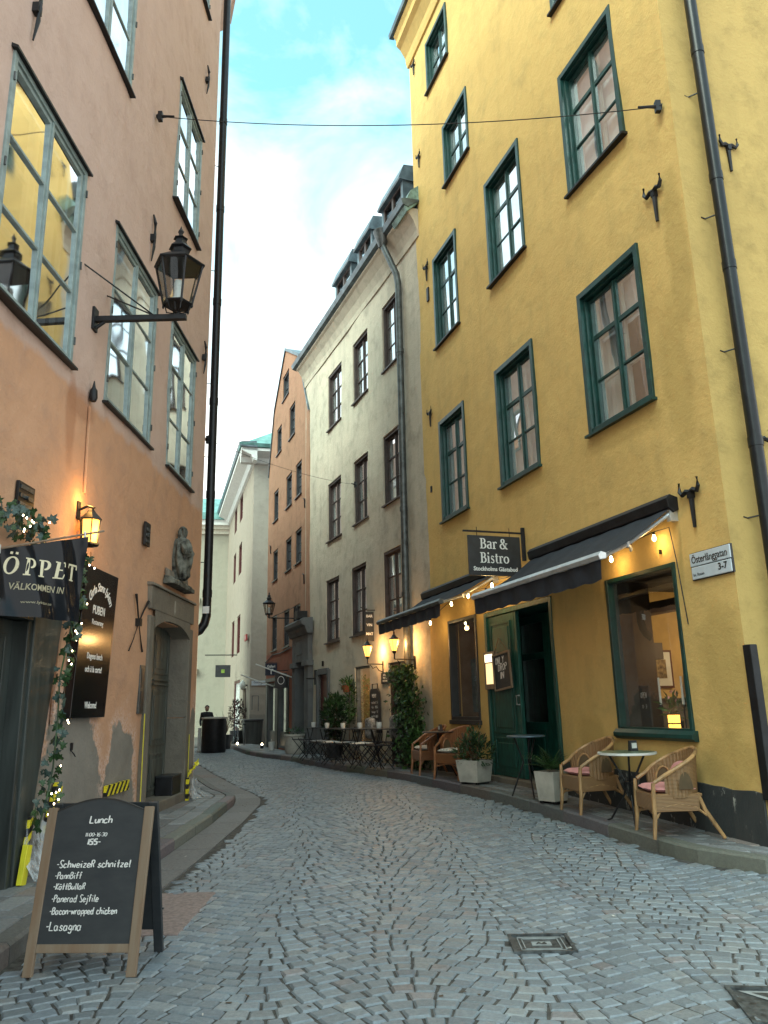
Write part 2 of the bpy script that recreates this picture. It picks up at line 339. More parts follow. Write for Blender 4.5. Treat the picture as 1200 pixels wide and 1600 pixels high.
    def build(s, name, mats, parent=None, loc=(0, 0, 0), rot=0, smooth=False, bevel=0, weld=True):
        if not isinstance(mats, (list, tuple)): mats = [mats]
        me = s.mesh(name, mats)
        bm = bmesh.new(); bm.from_mesh(me)
        if weld: bmesh.ops.remove_doubles(bm, verts=bm.verts, dist=1e-5)
        bmesh.ops.recalc_face_normals(bm, faces=bm.faces)
        bm.to_mesh(me); bm.free()
        if smooth:
            me.polygons.foreach_set('use_smooth', [True] * len(me.polygons))
            try: me.set_sharp_from_angle(angle=radians(40))
            except Exception: pass
        o = put(name, me, parent, loc, rot)
        if bevel:
            b = o.modifiers.new('bevel', 'BEVEL'); b.width = bevel; b.segments = 2; b.limit_method = 'ANGLE'; b.angle_limit = radians(50)
        return o
def put(name, me, parent=None, loc=(0, 0, 0), rot=0):
    o = bpy.data.objects.new(name, me); C.objects.link(o); o.parent = parent; o.location = loc
    o.rotation_euler = rot if isinstance(rot, (tuple, list)) else (0, 0, rot); return o
def tag(o, label, cat, group=None, kind=None):
    if label: o['label'] = label
    if cat: o['category'] = cat
    if group: o['group'] = group
    if kind: o['kind'] = kind
    return o
def thing(name, label, cat, loc=(0, 0, 0), rot=0, group=None):
    o = put(name, None, None, loc, rot); o.empty_display_size = .1; return tag(o, label, cat, group)
def copy_tree(o, parent=None):
    c = o.copy(); C.objects.link(c); c.parent = parent
    for ch in o.children: copy_tree(ch, c)
    return c
class Fr:
    """facade frame: x along the wall, y outward to the street, z up"""
    def __init__(s, p, phi): s.p = Vector((p[0], p[1], 0)); s.phi = phi; s.x = Vector((cos(phi), sin(phi), 0)); s.y = Vector((-sin(phi), cos(phi), 0))
    def w(s, x, y, z=0): return s.p + s.x * x + s.y * y + Vector((0, 0, z))
FY = Fr((3.38, 7.37), radians(90 + 18.6)); FG = Fr((.86, 14.86), radians(90 + 22.3)); FB = Fr((-2.385, 22.77), radians(110))
FL = Fr((-3.08, 6.76), radians(90 - .6 + 180)); FS = Fr((3.38, 7.37), radians(90 - 71.4 + 180))
FCL = Fr((-5.6, 31.9), radians(90 + 16.5)); FCR = Fr((-5.6, 31.9), radians(90 - 73.5 + 180)); FD = Fr((-9.4, 43.5), radians(90 - 80 + 180))
YS_ = [-50, 6.5, 8.1, 9.3, 11, 16, 21, 24, 27, 90]; ZS_ = [0, 0, .05, .11, .17, .16, .12, .04, .02, .02]
def lin(X, Yv, y):
    if y <= X[0]: return Yv[0]
    for i in range(len(X) - 1):
        if y <= X[i + 1]: return Yv[i] + (Yv[i + 1] - Yv[i]) * (y - X[i]) / (X[i + 1] - X[i])
    return Yv[-1]
def gz(x, y):
    r = sum(lin(YS_, ZS_, y + d) for d in (-.8, -.4, 0, .4, .8)) / 5
    t = min(1, max(0, (x + 2.6) / 3.4)); t = t * t * (3 - 2 * t)
    if y > 18: k = min(1, (y - 18) / 4); t = t + (1 - t) * k
    return r * (.45 + .55 * t)
KRx = [2, 6.2, 6.6, 6.95, 7.5, 8.4, 9.6, 10.9, 12.6, 14.4, 15.6, 17.3, 19.1, 20.4, 21.6, 23, 25.9, 30, 34]
KRv = [8, 8, 4.2, 3.15, 2.66, 2.34, 1.95, 1.49, .88, .27, -.2, -.95, -1.72, -2.28, -2.85, -3.5, -4.6, -5.9, -7]
def kerbR(y): return lin(KRx, KRv, y)
KLy = [-9, 3, 5, 5.7, 8, 10.2, 11.9, 12.7, 13.5, 14.8, 17, 20, 26, 34]; KLv = [-2.3, -2.3, -2.3, -2.36, -2.28, -2.24, -2.3, -2.42, -2.68, -3.2, -4.0, -5.1, -7.4, -10.5]
def kerbL(y): return lin(KLy, KLv, y)
def bandL(y): return kerbL(y) + (.37 if y > 6.6 else .37 * max(0, (y - 5.9) / .7)) + .04
def padL(y): return lin([11.8, 14.2], [.115, .02], y)
def wallR(y):
    if y < 14.95: return 3.38 - (y - 7.37) * .3365
    if y < 22.77: return .86 - (y - 14.86) * .4101
    return -2.385 - (y - 22.77) * .364
def wallL(y): return -3.07 + (y - 6.76) * .01 if y < 12.4 else -3.02 - (y - 12.4) * .364
def pave(x, y, side):
    return gz(x, y) + (.125 if side == 'R' else padL(y))

# ================================================================== ground and paving
g = MB()
def gfn(u, v):
    y = -9 + 69 * v ** 1.3; x = -22 + 44 * u; return (x, y, gz(x, y) - .0085)
g.grid(gfn, 88, 180)
ground = g.build('ground', m_joint); tag(ground, 'sand and mortar bed under the cobbled street', None, kind='structure')
def piece(mb, q, zt, hgt, col, bev=.006, taper=.5, dome=.0):
    """a stone: q = 4 corner (x,y); zt = 4 top heights"""
    cx = sum(p[0] for p in q) / 4; cy = sum(p[1] for p in q) / 4
    def sh(p, d):
        l = hypot(p[0] - cx, p[1] - cy); k = max(0, (l - d * 1.4) / l); return (cx + (p[0] - cx) * k, cy + (p[1] - cy) * k)
    A = [(p[0], p[1], z - hgt) for p, z in zip(q, zt)]; B = [(p[0], p[1], z - bev) for p, z in zip(q, zt)]
    T = [sh(p, bev) + (z + dome,) for p, z in zip(q, zt)]
    for L, U in ((A, B), (B, T)):
        for i in range(4):
            j = (i + 1) % 4; mb.face([L[i], L[j], U[j], U[i]], 0, col)
    mb.face(T, 0, col)
def loc_mesh(mb, name, mats):
    c = Vector(mb.v[0]); mb.v = [tuple(Vector(p) - c) for p in mb.v]; return mb.mesh(name, mats), c
road = thing('road', None, None)
road['kind'] = 'structure'; road['label'] = 'cobbled street of small grey granite setts laid in arcs'
def sett_col():
    r = random.random(); b = random.uniform(.84, 1.2) * 1.22
    if r < .03: c = (.195, .19, .195)
    elif r < .15: c = (.15, .18, .205)
    elif r < .32: c = (.20, .22, .228)
    else: c = (.172, .202, .222)
    return tuple(x * b for x in c)
setts = []
ax = radians(5); ca, sa = cos(ax), sin(ax); PW = 1.55; AM = .27; hh = .116
holes_rd = [(.70, 5.05, 1.12, 5.46), (1.64, 3.9, 2.45, 4.42), (-2.0, 5.62, -1.44, 6.85)]
def wave(u, kk):
    ph = 2 * pi * u / PW + 1.1 * noise.noise(Vector((u * .12, kk * .035, 2.5))) + .9
    return AM * .5 * (1 - cos(ph)) + .02 * noise.noise(Vector((u * 1.3, kk * .12, 7)))
def sett_pt(u, kk): vv = 1.2 + kk * hh + wave(u, kk); return (u * ca - vv * sa, u * sa + vv * ca)
for k in range(-6, 262):
    u = -10.5 + random.uniform(0, .1); wob = [.010 * noise.noise(Vector((k * 3.3, q * .9, 1))) for q in range(3)]
    while u < 9.5:
        w = random.choice((.092, .104, .112, .118, .126, .14)) * random.uniform(.95, 1.05); u2 = u + w
        y0 = 1.2 + k * hh; xm = (u + u2) / 2
        if abs(xm) < y0 * .66 + 2.6:
            P_ = []
            for uu, kk in ((u, k), (u2, k), (u2, k + 1), (u, k + 1)):
                sl_ = (wave(uu + .05, k) - wave(uu - .05, k)) / .1; us = uu - (kk - k - .5) * hh * sl_ * .85
                P_.append(sett_pt(us, kk))
            cx = sum(p[0] for p in P_) / 4; cy = sum(p[1] for p in P_) / 4
            if 2.2 < cy < 31 and cx < kerbR(cy) - .05 and cx > bandL(cy) + .05 and abs(cx) < cy * .62 + 1.5 and not any(h[0] + .045 < cx < h[2] - .045 and h[1] + .045 < cy < h[3] - .045 for h in holes_rd):
                gap = .0045 + random.uniform(0, .005); Q = []
                for p in P_:
                    l = hypot(p[0] - cx, p[1] - cy); kq = (l - gap) / l; Q.append((cx + (p[0] - cx) * kq + random.uniform(-.005, .005), cy + (p[1] - cy) * kq + random.uniform(-.005, .005)))
                setts.append((cy, cx, Q))
        u = u2
setts.sort(key=lambda s: s[0])
vis = [s for s in setts if s[0] > 3.35 and abs(s[1]) < s[0] * .485 and not (s[1] < -1.4 and 4.7 < s[0] < 5.5)]
single = set(id(s) for s in vis[:299])
fld = MB()
for s in setts:
    cy, cx, Q = s; base = gz(cx, cy) + random.uniform(-.002, .002); tx, ty = random.uniform(-.022, .022), random.uniform(-.022, .022)
    zt = [base + (p[0] - cx) * tx + (p[1] - cy) * ty + gz(p[0], p[1]) - gz(cx, cy) for p in Q]; col = sett_col(); bv = random.uniform(.006, .012)
    if id(s) in single:
        mb = MB(); piece(mb, Q, zt, .05, col, bv, dome=.001); me, c = loc_mesh(mb, 'sett', [m_sett]); put('sett', me, road, c)
    else: piece(fld, Q, zt, .04, col, bv, dome=.001)
o = fld.build('sett_field', m_sett, road, weld=False); o['kind'] = 'stuff'

# manhole plates, grate, letters on them come further down
def plate(label, x0, y0, x1, y1, rot, kind):
    zc = gz((x0 + x1) / 2, (y0 + y1) / 2); w, h = (x1 - x0) / 2, (y1 - y0) / 2
    t = thing('manhole_cover', label, 'manhole cover', ((x0 + x1) / 2, (y0 + y1) / 2, zc + .004), rot)
    f = MB(); b = .022
    f.box((-w, -h, -.04), (w, -h + b, .009)); f.box((-w, h - b, -.04), (w, h, .009)); f.box((-w, -h + b, -.04), (-w + b, h - b, .009)); f.box((w - b, -h + b, -.04), (w, h - b, .009)); f.build('frame', m_iron, t)
    p = MB(); p.box((-w + b + .004, -h + b + .004, -.04), (w - b - .004, h - b - .004, -.003))
    if kind == 'A':
        for d in (.03, .055):
            for (a, c_) in (((-w + b + d, -h + b + d), (w - b - d, -h + b + d + .006)), ((-w + b + d, h - b - d - .006), (w - b - d, h - b - d)), ((-w + b + d, -h + b + d), (-w + b + d + .006, h - b - d)), ((w - b - d - .006, -h + b + d), (w - b - d, h - b - d))):
                p.box((a[0], a[1], -.003), (c_[0], c_[1], .003), 1)
        p.box((-.06, -.035, -.003), (.06, .035, .002), 1)
    else:
        p.face([(-w + b + .03, h - b - .03, .0005), (w - b - .03, h - b - .03, .0005), (0, -h + b + .04, .0005)], 1)
        p.face([(-w + b + .09, h - b - .055, .002), (w - b - .09, h - b - .055, .002), (0, -h + b + .1, .002)], 0)
    p.build('lid', [m_iron, m_lidc], t); return t
mh1 = plate('small cast iron cover with number plate set among the cobbles', .72, 5.07, 1.1, 5.44, radians(-2), 'A')
plate('larger iron cover with triangular infill at the right edge of the street', 1.66, 3.92, 2.43, 4.4, radians(-8), 'T')
gt = thing('drain_grate', 'dark iron drain grate in a pinkish granite slab behind the lunch board', 'drain grate', (-1.72, 6.23, gz(-1.72, 6.23)), 0)
s_ = MB(); s_.box((-.27, -.6, -.06), (-.02, .6, .004)); s_.box((-.02, -.6, -.06), (.28, .6, .006)); s_.build('granite_slab', m_pinkg := mat('pink_granite', (.24, .185, .17), .7, var=.2, scale=30), gt, bevel=.005)
for i in range(9):
    b_ = MB(); b_.box((-.24, -.34 + i * .05, .006), (.0, -.315 + i * .05, .016)); b_.build('grate_bar', m_iron, gt)

# pavements
def pavement(side, rows, ylo, yhi, ln, name, label):
    P = thing(name, None, None); P['kind'] = 'structure'; P['label'] = label
    b = MB()
    def inner(y): return wallR(y) if side == 'R' else wallL(y)
    kw = .15
    def outer(y): return (kerbR(y) + kw) if side == 'R' else (kerbL(y) - kw)
    y = ylo
    def fn(u, v):
        yy = ylo + (yhi - ylo) * v; a_, c_ = inner(yy) + (.3 if side == 'R' else -.3), outer(yy); x = a_ + (c_ - a_) * u; return (x, yy, pave(x, yy, side) - .02)
    b.grid(fn, 6, int((yhi - ylo) * 3)); b.build('pavement_bed', m_joint, P)
    fieldm = MB(); count = 0; wmax = max(abs(inner(ylo + .5) - outer(ylo + .5)), .1)
    for r in range(rows):
        yy = ylo + random.uniform(0, ln)
        while yy < yhi - .05:
            l = ln * random.uniform(.8, 1.2); y2 = min(yhi, yy + l); q = []
            for (uy, ur) in ((yy, r), (yy, r + 1), (y2, r + 1), (y2, r)):
                a_, c_ = inner(uy), outer(uy)
                q.append((a_ + (c_ - a_) * (ur / rows), uy))
            yy = y2
            cx = sum(p[0] for p in q) / 4; cy = sum(p[1] for p in q) / 4
            if abs(cx) > cy * .56 + .6 or hypot(q[0][0] - q[1][0], q[0][1] - q[1][1]) < .05: continue
            Q = []
            for p in q:
                L = hypot(p[0] - cx, p[1] - cy); k = (L - .013) / L; Q.append((cx + (p[0] - cx) * k, cy + (p[1] - cy) * k))
            dz = random.uniform(-.003, .003); zt = [pave(p[0], p[1], side) + dz for p in Q]
            bb = random.uniform(.7, 1.22); col = (.225 * bb, .235 * bb, .24 * bb)
            if random.random() < .12: col = (.23 * bb, .20 * bb, .185 * bb)
            if cy < 17 and count < 290:
                mb = MB(); piece(mb, Q, zt, .04, col, .009); me, c = loc_mesh(mb, 'paving_slab', [m_slab]); put('paving_slab', me, P, c); count += 1
            else: piece(fieldm, Q, zt, .04, col, .005)
    if fieldm.v: fieldm.build('paving_slab_field', m_slab, P, weld=False)['kind'] = 'stuff'
    # kerb stones
    yy = ylo; sg = 1 if side == 'R' else -1
    kf = kerbR if side == 'R' else kerbL
    while yy < yhi:
        l = random.uniform(.75, 1.1); y2 = min(yhi, yy + l); a0, a1 = yy + .006, y2 - .006
        n = max(2, int(l / .2)); mb = MB(); col = tuple(x * random.uniform(.85, 1.12) for x in (.20, .185, .17)) if random.random() < .3 else tuple(x * random.uniform(.85, 1.1) for x in (.15, .147, .14))
        sec = []
        for i in range(n + 1):
            y_ = a0 + (a1 - a0) * i / n; x0 = kf(y_); x1 = x0 + sg * (kw - .01); zt = pave(x0, y_, side); zb = gz(x0, y_) - .03
            w = .004 * noise.noise(Vector((x0 * 5, y_ * 5, 0)))
            sec.append([(x0 + w, y_, zb), (x0 + w, y_, zt - .02), (x0 + sg * .02 + w, y_, zt + .001), (x1, y_, zt + .001), (x1, y_, zb)])
        for A_, B_ in zip(sec[:-1], sec[1:]):
            for i in range(4): mb.face([A_[i], A_[i + 1], B_[i + 1], B_[i]], 0, col)
        for E_ in (sec[0], sec[-1]): mb.face(E_, 0, col)
        me, c = loc_mesh(mb, 'kerb_stone', [m_kerb]); put('kerb_stone', me, P, c); yy = y2
    return P
PR = pavement('R', 4, 6.97, 31, .33, 'pavement_right', 'narrow slab pavement with granite kerb along the yellow and grey houses')
PL = pavement('L', 3, -2, 24, .36, 'pavement_left', 'slab pavement curving round the corner of the orange house')
# flush granite band outside the left kerb
yy = 6.7; side = 'L'
while yy < 22:
    l = random.uniform(.7, 1.0); y2 = yy + l; n = 4; mb = MB(); b = random.uniform(.85, 1.1); col = (.20 * b, .195 * b, .19 * b) if random.random() < .7 else (.235 * b, .19 * b, .175 * b); sec = []
    for i in range(n + 1):
        y_ = yy + .006 + (l - .012) * i / n; xa = kerbL(y_) + .01; xb = bandL(y_) - .02; sec.append([(xa, y_, gz(xa, y_) - .03), (xa, y_, gz(xa, y_) + .006), (xb, y_, gz(xb, y_) + .006), (xb, y_, gz(xb, y_) - .03)])
    for A_, B_ in zip(sec[:-1], sec[1:]):
        for i in range(3): mb.face([A_[i], A_[i + 1], B_[i + 1], B_[i]], 0, col)
    for E_ in (sec[0], sec[-1]): mb.face(E_, 0, col)
    me, c = loc_mesh(mb, 'edge_slab', [m_kerb]); put('edge_slab', me, PL, c); yy = y2

# ================================================================== building helpers
def wall_mb(mb, x0, x1, z0, z1, holes, depth=.25, disp=.012, step=.5, seed=0, m=0, fix=()):
    xs = {round(x0, 4), round(x1, 4)}; zs = {round(z0, 4), round(z1, 4)}
    for h in holes: xs |= {round(h[0], 4), round(h[1], 4)}; zs |= {round(h[2], 4), round(h[3], 4)}
    def sub(S):
        S = sorted(S); o = []
        for a_, b_ in zip(S[:-1], S[1:]):
            n = max(1, int((b_ - a_) / step)); o += [a_ + (b_ - a_) * i / n for i in range(n)]
        return o + [S[-1]]
    xs, zs = sub(xs), sub(zs)
    def Y(x, z):
        e_ = min(1, (x - x0) / .5, (x1 - x) / .5); return disp * max(0, e_) * (noise.noise(Vector((x * .7, z * .7, seed))) * 1.4)
    k = len(mb.v); nz = len(zs)
    for x in xs:
        for z in zs: mb.v.append((x, Y(x, z), z))
    for i in range(len(xs) - 1):
        for j in range(nz - 1):
            cx, cz = (xs[i] + xs[i + 1]) / 2, (zs[j] + zs[j + 1]) / 2
            if any(h[0] < cx < h[1] and h[2] < cz < h[3] for h in holes): continue
            a_ = k + i * nz + j; mb.f.append((a_, a_ + nz, a_ + nz + 1, a_ + 1)); mb.m.append(m); mb.col.append(None)
    for h in holes:
        hx = [x for x in xs if h[0] - 1e-4 <= x <= h[1] + 1e-4]; hz = [z for z in zs if h[2] - 1e-4 <= z <= h[3] + 1e-4]
        d = h[4] if len(h) > 4 else depth
        ring = [(x, hz[0]) for x in hx] + [(hx[-1], z) for z in hz[1:]] + [(x, hz[-1]) for x in hx[::-1][1:]] + [(hx[0], z) for z in hz[::-1][1:]]
        for (a_, b_) in zip(ring[:-1], ring[1:]): mb.face([(a_[0], Y(*a_), a_[1]), (b_[0], Y(*b_), b_[1]), (b_[0], -d, b_[1]), (a_[0], -d, a_[1])], m)
    return mb
PANE = {}
def window(par, x0, x1, z0, z1, st, fm, gm, cols=2, rows=(.355, .69), inner=True, blind=None, y0=0., curt=None, room=True):
    """st: 'yellow' (deep casing), 'flush' (outward opening, on the wall face), 'plain'"""
    w, h = x1 - x0, z1 - z0; F = MB(); cxm = (x0 + x1) / 2
    if st == 'yellow': cw, pr, ys, sw, tw = .072, .028, -.085, .045, .016
    elif st == 'flush': cw, pr, ys, sw, tw = .055, .022, .0, .045, .014
    else: cw, pr, ys, sw, tw = .055, -.03, -.10, .04, .014
    F.box((x0, -.14, z0), (x0 + cw, pr, z1)); F.box((x1 - cw, -.14, z0), (x1, pr, z1)); F.box((x0 + cw, -.14, z1 - cw * 1.15), (x1 - cw, pr - .003, z1)); F.box((x0 + cw, -.14, z0), (x1 - cw, pr - .012, z0 + cw * .9))
    if st == 'yellow':
        F.box((x0 + cw, -.14, z0 + cw), (x0 + cw + .03, -.03, z1 - cw)); F.box((x1 - cw - .03, -.14, z0 + cw), (x1 - cw, -.03, z1 - cw)); F.box((x0 + cw, -.14, z1 - cw - .04), (x1 - cw, -.028, z1 - cw))
    a0, a1, b0, b1 = x0 + cw, x1 - cw, z0 + cw * .9, z1 - cw * 1.15
    if st == 'yellow': a0 += .03; a1 -= .03; b1 -= .04
    cwid = (a1 - a0) / cols; zz = [b0] + [b0 + (b1 - b0) * r for r in rows] + [b1]; fo = F
    panes = []
    for c in range(cols):
        s0, s1 = a0 + cwid * c, a0 + cwid * (c + 1)
        F.box((s0 + .002, ys - .045, b0), (s0 + sw, ys, b1)); F.box((s1 - sw, ys - .045, b0), (s1 - .002, ys, b1)); F.box((s0 + sw, ys - .045, b0), (s1 - sw, ys - .002, b0 + sw)); F.box((s0 + sw, ys - .045, b1 - sw), (s1 - sw, ys - .002, b1))
        for i, z in enumerate(zz[1:-1]):
            tt = tw * (2.0 if st == 'yellow' and i == len(zz) - 3 else 1); F.box((s0 + sw, ys - .04, z - tt), (s1 - sw, ys - .004, z + tt))
        for i in range(len(zz) - 1):
            p0 = zz[i] + (sw if i == 0 else tw); p1 = zz[i + 1] - (sw if i == len(zz) - 2 else tw); panes.append((s0 + sw, s1 - sw, p0, p1))
    if cols == 2: F.box((cxm - .018, ys - .01, b0), (cxm + .018, ys + .014, b1))
    win = F.build('window', fm, par, bevel=.004 if st != 'plain' else 0)
    for (p0, p1, q0, q1) in panes:
        key = (round(p1 - p0, 3), round(q1 - q0, 3), gm.name)
        if key not in PANE:
            m_ = MB(); m_.face([(0, 0, 0), (p1 - p0, 0, 0), (p1 - p0, 0, q1 - q0), (0, 0, q1 - q0)]); PANE[key] = m_.mesh('pane', [gm])
        put('pane', PANE[key], win, (p0, ys - .022, q0), (random.uniform(-.012, .012), 0, random.uniform(-.012, .012)))
    if inner:
        I = MB()
        for (p0, p1, q0, q1) in panes:
            I.box((p0 - .01, -.19, q0 - .01), (p0 + .03, -.15, q1 + .01)); I.box((p1 - .03, -.19, q0 - .01), (p1 + .01, -.15, q1 + .01)); I.box((p0 + .03, -.19, q1 - .012), (p1 - .03, -.15, q1 + .01)); I.box((p0 + .03, -.19, q0 - .01), (p1 - .03, -.15, q0 + .012))
        I.build('inner_sash', m_white, win)
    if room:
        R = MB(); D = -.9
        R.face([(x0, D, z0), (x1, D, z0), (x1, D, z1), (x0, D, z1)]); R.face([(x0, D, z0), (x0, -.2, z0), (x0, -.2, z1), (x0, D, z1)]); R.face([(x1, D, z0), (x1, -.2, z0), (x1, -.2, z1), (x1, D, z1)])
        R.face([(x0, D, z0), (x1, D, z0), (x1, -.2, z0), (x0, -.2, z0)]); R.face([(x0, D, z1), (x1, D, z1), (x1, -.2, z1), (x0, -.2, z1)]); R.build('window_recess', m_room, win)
    if blind:
        Bm = MB(); zb = z1 - (z1 - z0) * blind
        Bm.grid(lambda u, v: (x0 + .06 + (x1 - x0 - .12) * u, -.235 + .006 * sin(u * 26), zb + (z1 - .02 - zb) * v), 20, 1); Bm.build('blind', m_offw, win, smooth=True)
    if curt:
        for (u0, u1) in curt:
            K = MB(); K.grid(lambda u, v: (x0 + (x1 - x0) * (u0 + (u1 - u0) * u), -.27 + .025 * sin(u * 34 + v), z0 + .03 + (z1 - z0 - .06) * v), 40, 2); K.build('curtain', m_curt, win, smooth=True)
    return win
def sill(par, x0, x1, z, m, pr=.07, t=.025, drop=.02):
    s = MB(); s.prism([(-.14, z - t), (-.14, z + .012), (pr, z - .012), (pr, z - t - drop)], x0 - .03, x1 + .03); return s.build('sill', m, par)
def building(name, label, F, cat='building'): return thing(name, label, cat, F.p, F.phi)
def fork_anchor(par, x, z, s=1, m=None):
    a = MB(); a.tube([(x, .03, z + .04 * s), (x, .03, z - .36 * s)], [.034 * s, .020 * s], 6); a.box((x - .03 * s, .0, z - .02 * s), (x + .03 * s, .06, z + .06 * s))
    for q in (-1, 1):
        a.tube([(x, .035, z + .05 * s), (x + q * .06 * s, .04, z + .07 * s), (x + q * .12 * s, .045, z + .04 * s), (x + q * .155 * s, .05, z + .09 * s), (x + q * .15 * s, .05, z + .19 * s)], [.032 * s, .03 * s, .028 * s, .024 * s, .015 * s], 6)
    return a.build('wall_anchor', m or m_black, par, smooth=True)
# ================================================================== yellow house
BY = building('yellow_house', 'tall ochre yellow corner house with dark green windows and black awnings', FY)
WY = []
for z0, z1, L in ((4.78, 6.77, ((.84, 2.15), (3.41, 4.66), (5.92, 7.10))), (8.32, 10.30, ((.83, 2.12), (3.38, 4.62), (5.91, 7.06))), (11.48, 12.86, ((.95, 2.13), (5.11, 6.27))), (14.3, 15.6, ((2.0, 3.1), (5.83, 6.96)))):
    for a_, b_ in L: WY.append((a_, b_, z0, z1))
SHOP = (.83, 2.12, 1.10, 2.88); SHOP2 = (5.88, 7.07, 1.18, 2.91); DOOR = (3.42, 5.56, .2, 2.88)
w_ = wall_mb(MB(), 0, 7.98, -.35, 16.6, WY + [SHOP + (.3,), SHOP2 + (.2,), DOOR + (.6,)], .16, .022, .45, 1); w_.build('wall', m_yellow, BY, smooth=False)
# side wall, turned round the corner
BS = put('side_wall', None, BY, (0, 0, 0), FS.phi - FY.phi)
bpy.data.objects.remove(BS)
sw_ = wall_mb(MB(), -9, 0, -.35, 16.6, [], .2, .018, .45, 5); o_ = sw_.build('side_wall', m_yellow_shaded, BY, (0, 0, 0), FS.phi - FY.phi)
b_ = MB(); b_.box((.02, -8.0, 16.55), (7.96, -.05, 16.62)); b_.build('roof_slab', m_roof, BY)
# cornice
c_ = MB(); prof = [(-.05, 15.95), (.04, 15.95), (.07, 16.08), (.08, 16.2), (.20, 16.42), (.29, 16.5), (.30, 16.66), (.35, 16.74), (.35, 16.80), (-.05, 16.95)]
c_.prism(prof, .0, 8.02); c_.build('cornice', m_yellow, BY)
c_ = MB(); c_.prism([(.3, 16.81), (.42, 16.80), (.44, 16.90), (-.05, 17.6)], -.05, 8.15); c_.build('eaves_gutter', m_roof, BY)
# corner bead (raised plaster edge strip) and cracks of paint are in the plaster; plinth and iron corner guard
def rough_strip(name, x0, x1, z0, z1a, z1b, m, par, off=.02, seed=0):
    p = MB(); n = 26; top = []
    for i in range(n + 1):
        x = x0 + (x1 - x0) * i / n; top.append((x, z1a + (z1b - z1a) * i / n + .022 * noise.noise(Vector((x * 4, seed, 0)))))
    for a_, b_ in zip(top[:-1], top[1:]):
        p.face([(a_[0], off, z0), (b_[0], off, z0), (b_[0], off, b_[1]), (a_[0], off, a_[1])]); p.face([(a_[0], off, a_[1]), (b_[0], off, b_[1]), (b_[0], -.02, b_[1]), (a_[0], -.02, a_[1])])
    for t in (top[0], top[-1]): p.face([(t[0], off, z0), (t[0], off, t[1]), (t[0], -.02, t[1]), (t[0], -.02, z0)])
    return p.build(name, m, par)
rough_strip('plinth', .0, 3.40, -.2, .60, .70, m_plinth, BY, .026); rough_strip('plinth', 5.60, 7.95, -.2, .50, .44, m_plinth, BY, .02, 3)
p = MB(); p.grid(lambda u, v: (-4 * u, .028, -.2 + (.80 + .03 * noise.noise(Vector((u * 9, 2, 2)))) * v), 20, 1); p.build('plinth', m_plinth, BY, (0, 0, 0), FS.phi - FY.phi)
p = MB(); p.box((-.105, -.05, .55), (-.004, .036, 1.93)); p.build('corner_guard', m_black, BY, bevel=.01)
for q in range(3):
    pass
for i, (a_, b_, z0, z1) in enumerate(WY):
    low = z1 < 11
    blind = None if not low else (1.0, .98, .97)[i % 3]
    if z0 < 6 and a_ < 1: blind = .36
    window(BY, a_, b_, z0, z1, 'yellow', m_green, m_pane, rows=(.355, .69) if low else (.5,), blind=(blind if low else None), curt=[(.55, .95)] if (z0 < 6 and a_ < 1) else None)
    sill(BY, a_, b_, z0, m_green if z0 < 6 else m_black, .075)
for (x, z, s) in ((.42, 7.12, .95), (.43, 3.50, .92), (7.37, 10.30, .8), (7.48, 7.08, .7), (7.55, 13.15, .7), (7.66, 15.7, .7)): fork_anchor(BY, x, z, s)
sa_ = MB()
for (x, z) in ((-.68, 7.58), (-.50, 3.97)): pass
SB = []
for (x, z, s) in ((-.70, 7.56, .8), (-.52, 3.98, .8)):
    a_ = fork_anchor(BY, 0, 0, s); a_.location = tuple(Matrix.Rotation(FS.phi - FY.phi, 3, 'Z') @ Vector((x, 0, z))); a_.rotation_euler.z = FS.phi - FY.phi
a_ = MB(); a_.box((7.33, .0, 9.55), (7.42, .03, 9.85)); a_.box((7.57, 0, 5.50), (7.62, .03, 5.62)); a_.box((1.02, .0, 3.0), (1.035, .03, 3.05)); a_.build('iron_plate', m_black, BY)
# shop window right
def frame_only(par, x0, x1, z0, z1, t, m, d0=-.2, d1=.02, name='window'):
    f = MB(); f.box((x0, d0, z0), (x0 + t, d1, z1)); f.box((x1 - t, d0, z0), (x1, d1, z1)); f.box((x0 + t, d0, z1 - t), (x1 - t, d1 - .003, z1)); f.box((x0 + t, d0, z0), (x1 - t, d1 - .003, z0 + t)); return f.build(name, m, par, bevel=.004)
def one_pane(win, x0, x1, z0, z1, y, gm):
    p = MB(); p.face([(x0, y, z0), (x1, y, z0), (x1, y, z1), (x0, y, z1)]); return p.build('pane', gm, win)
sw1 = frame_only(BY, *SHOP, .05, m_green, -.075); q = MB(); [q.box(*c) for c in (((SHOP[0] + .001, -.315, SHOP[2]), (SHOP[0] + .02, -.076, SHOP[3])), ((SHOP[1] - .02, -.315, SHOP[2]), (SHOP[1] - .001, -.076, SHOP[3])), ((SHOP[0] + .02, -.315, SHOP[3] - .02), (SHOP[1] - .02, -.076, SHOP[3] - .001)))]; q.build('dark_lining', m_room, sw1); one_pane(sw1, SHOP[0] + .05, SHOP[1] - .05, SHOP[2] + .05, SHOP[3] - .05, -.05, m_pane3)
sl_ = MB(); sl_.prism([(-.16, 1.02), (-.16, 1.13), (.03, 1.13), (.07, 1.09), (.07, 1.05), (.03, 1.02)], SHOP[0] - .04, SHOP[1] + .03); sl_.build('sill', m_green, sw1, bevel=.004)
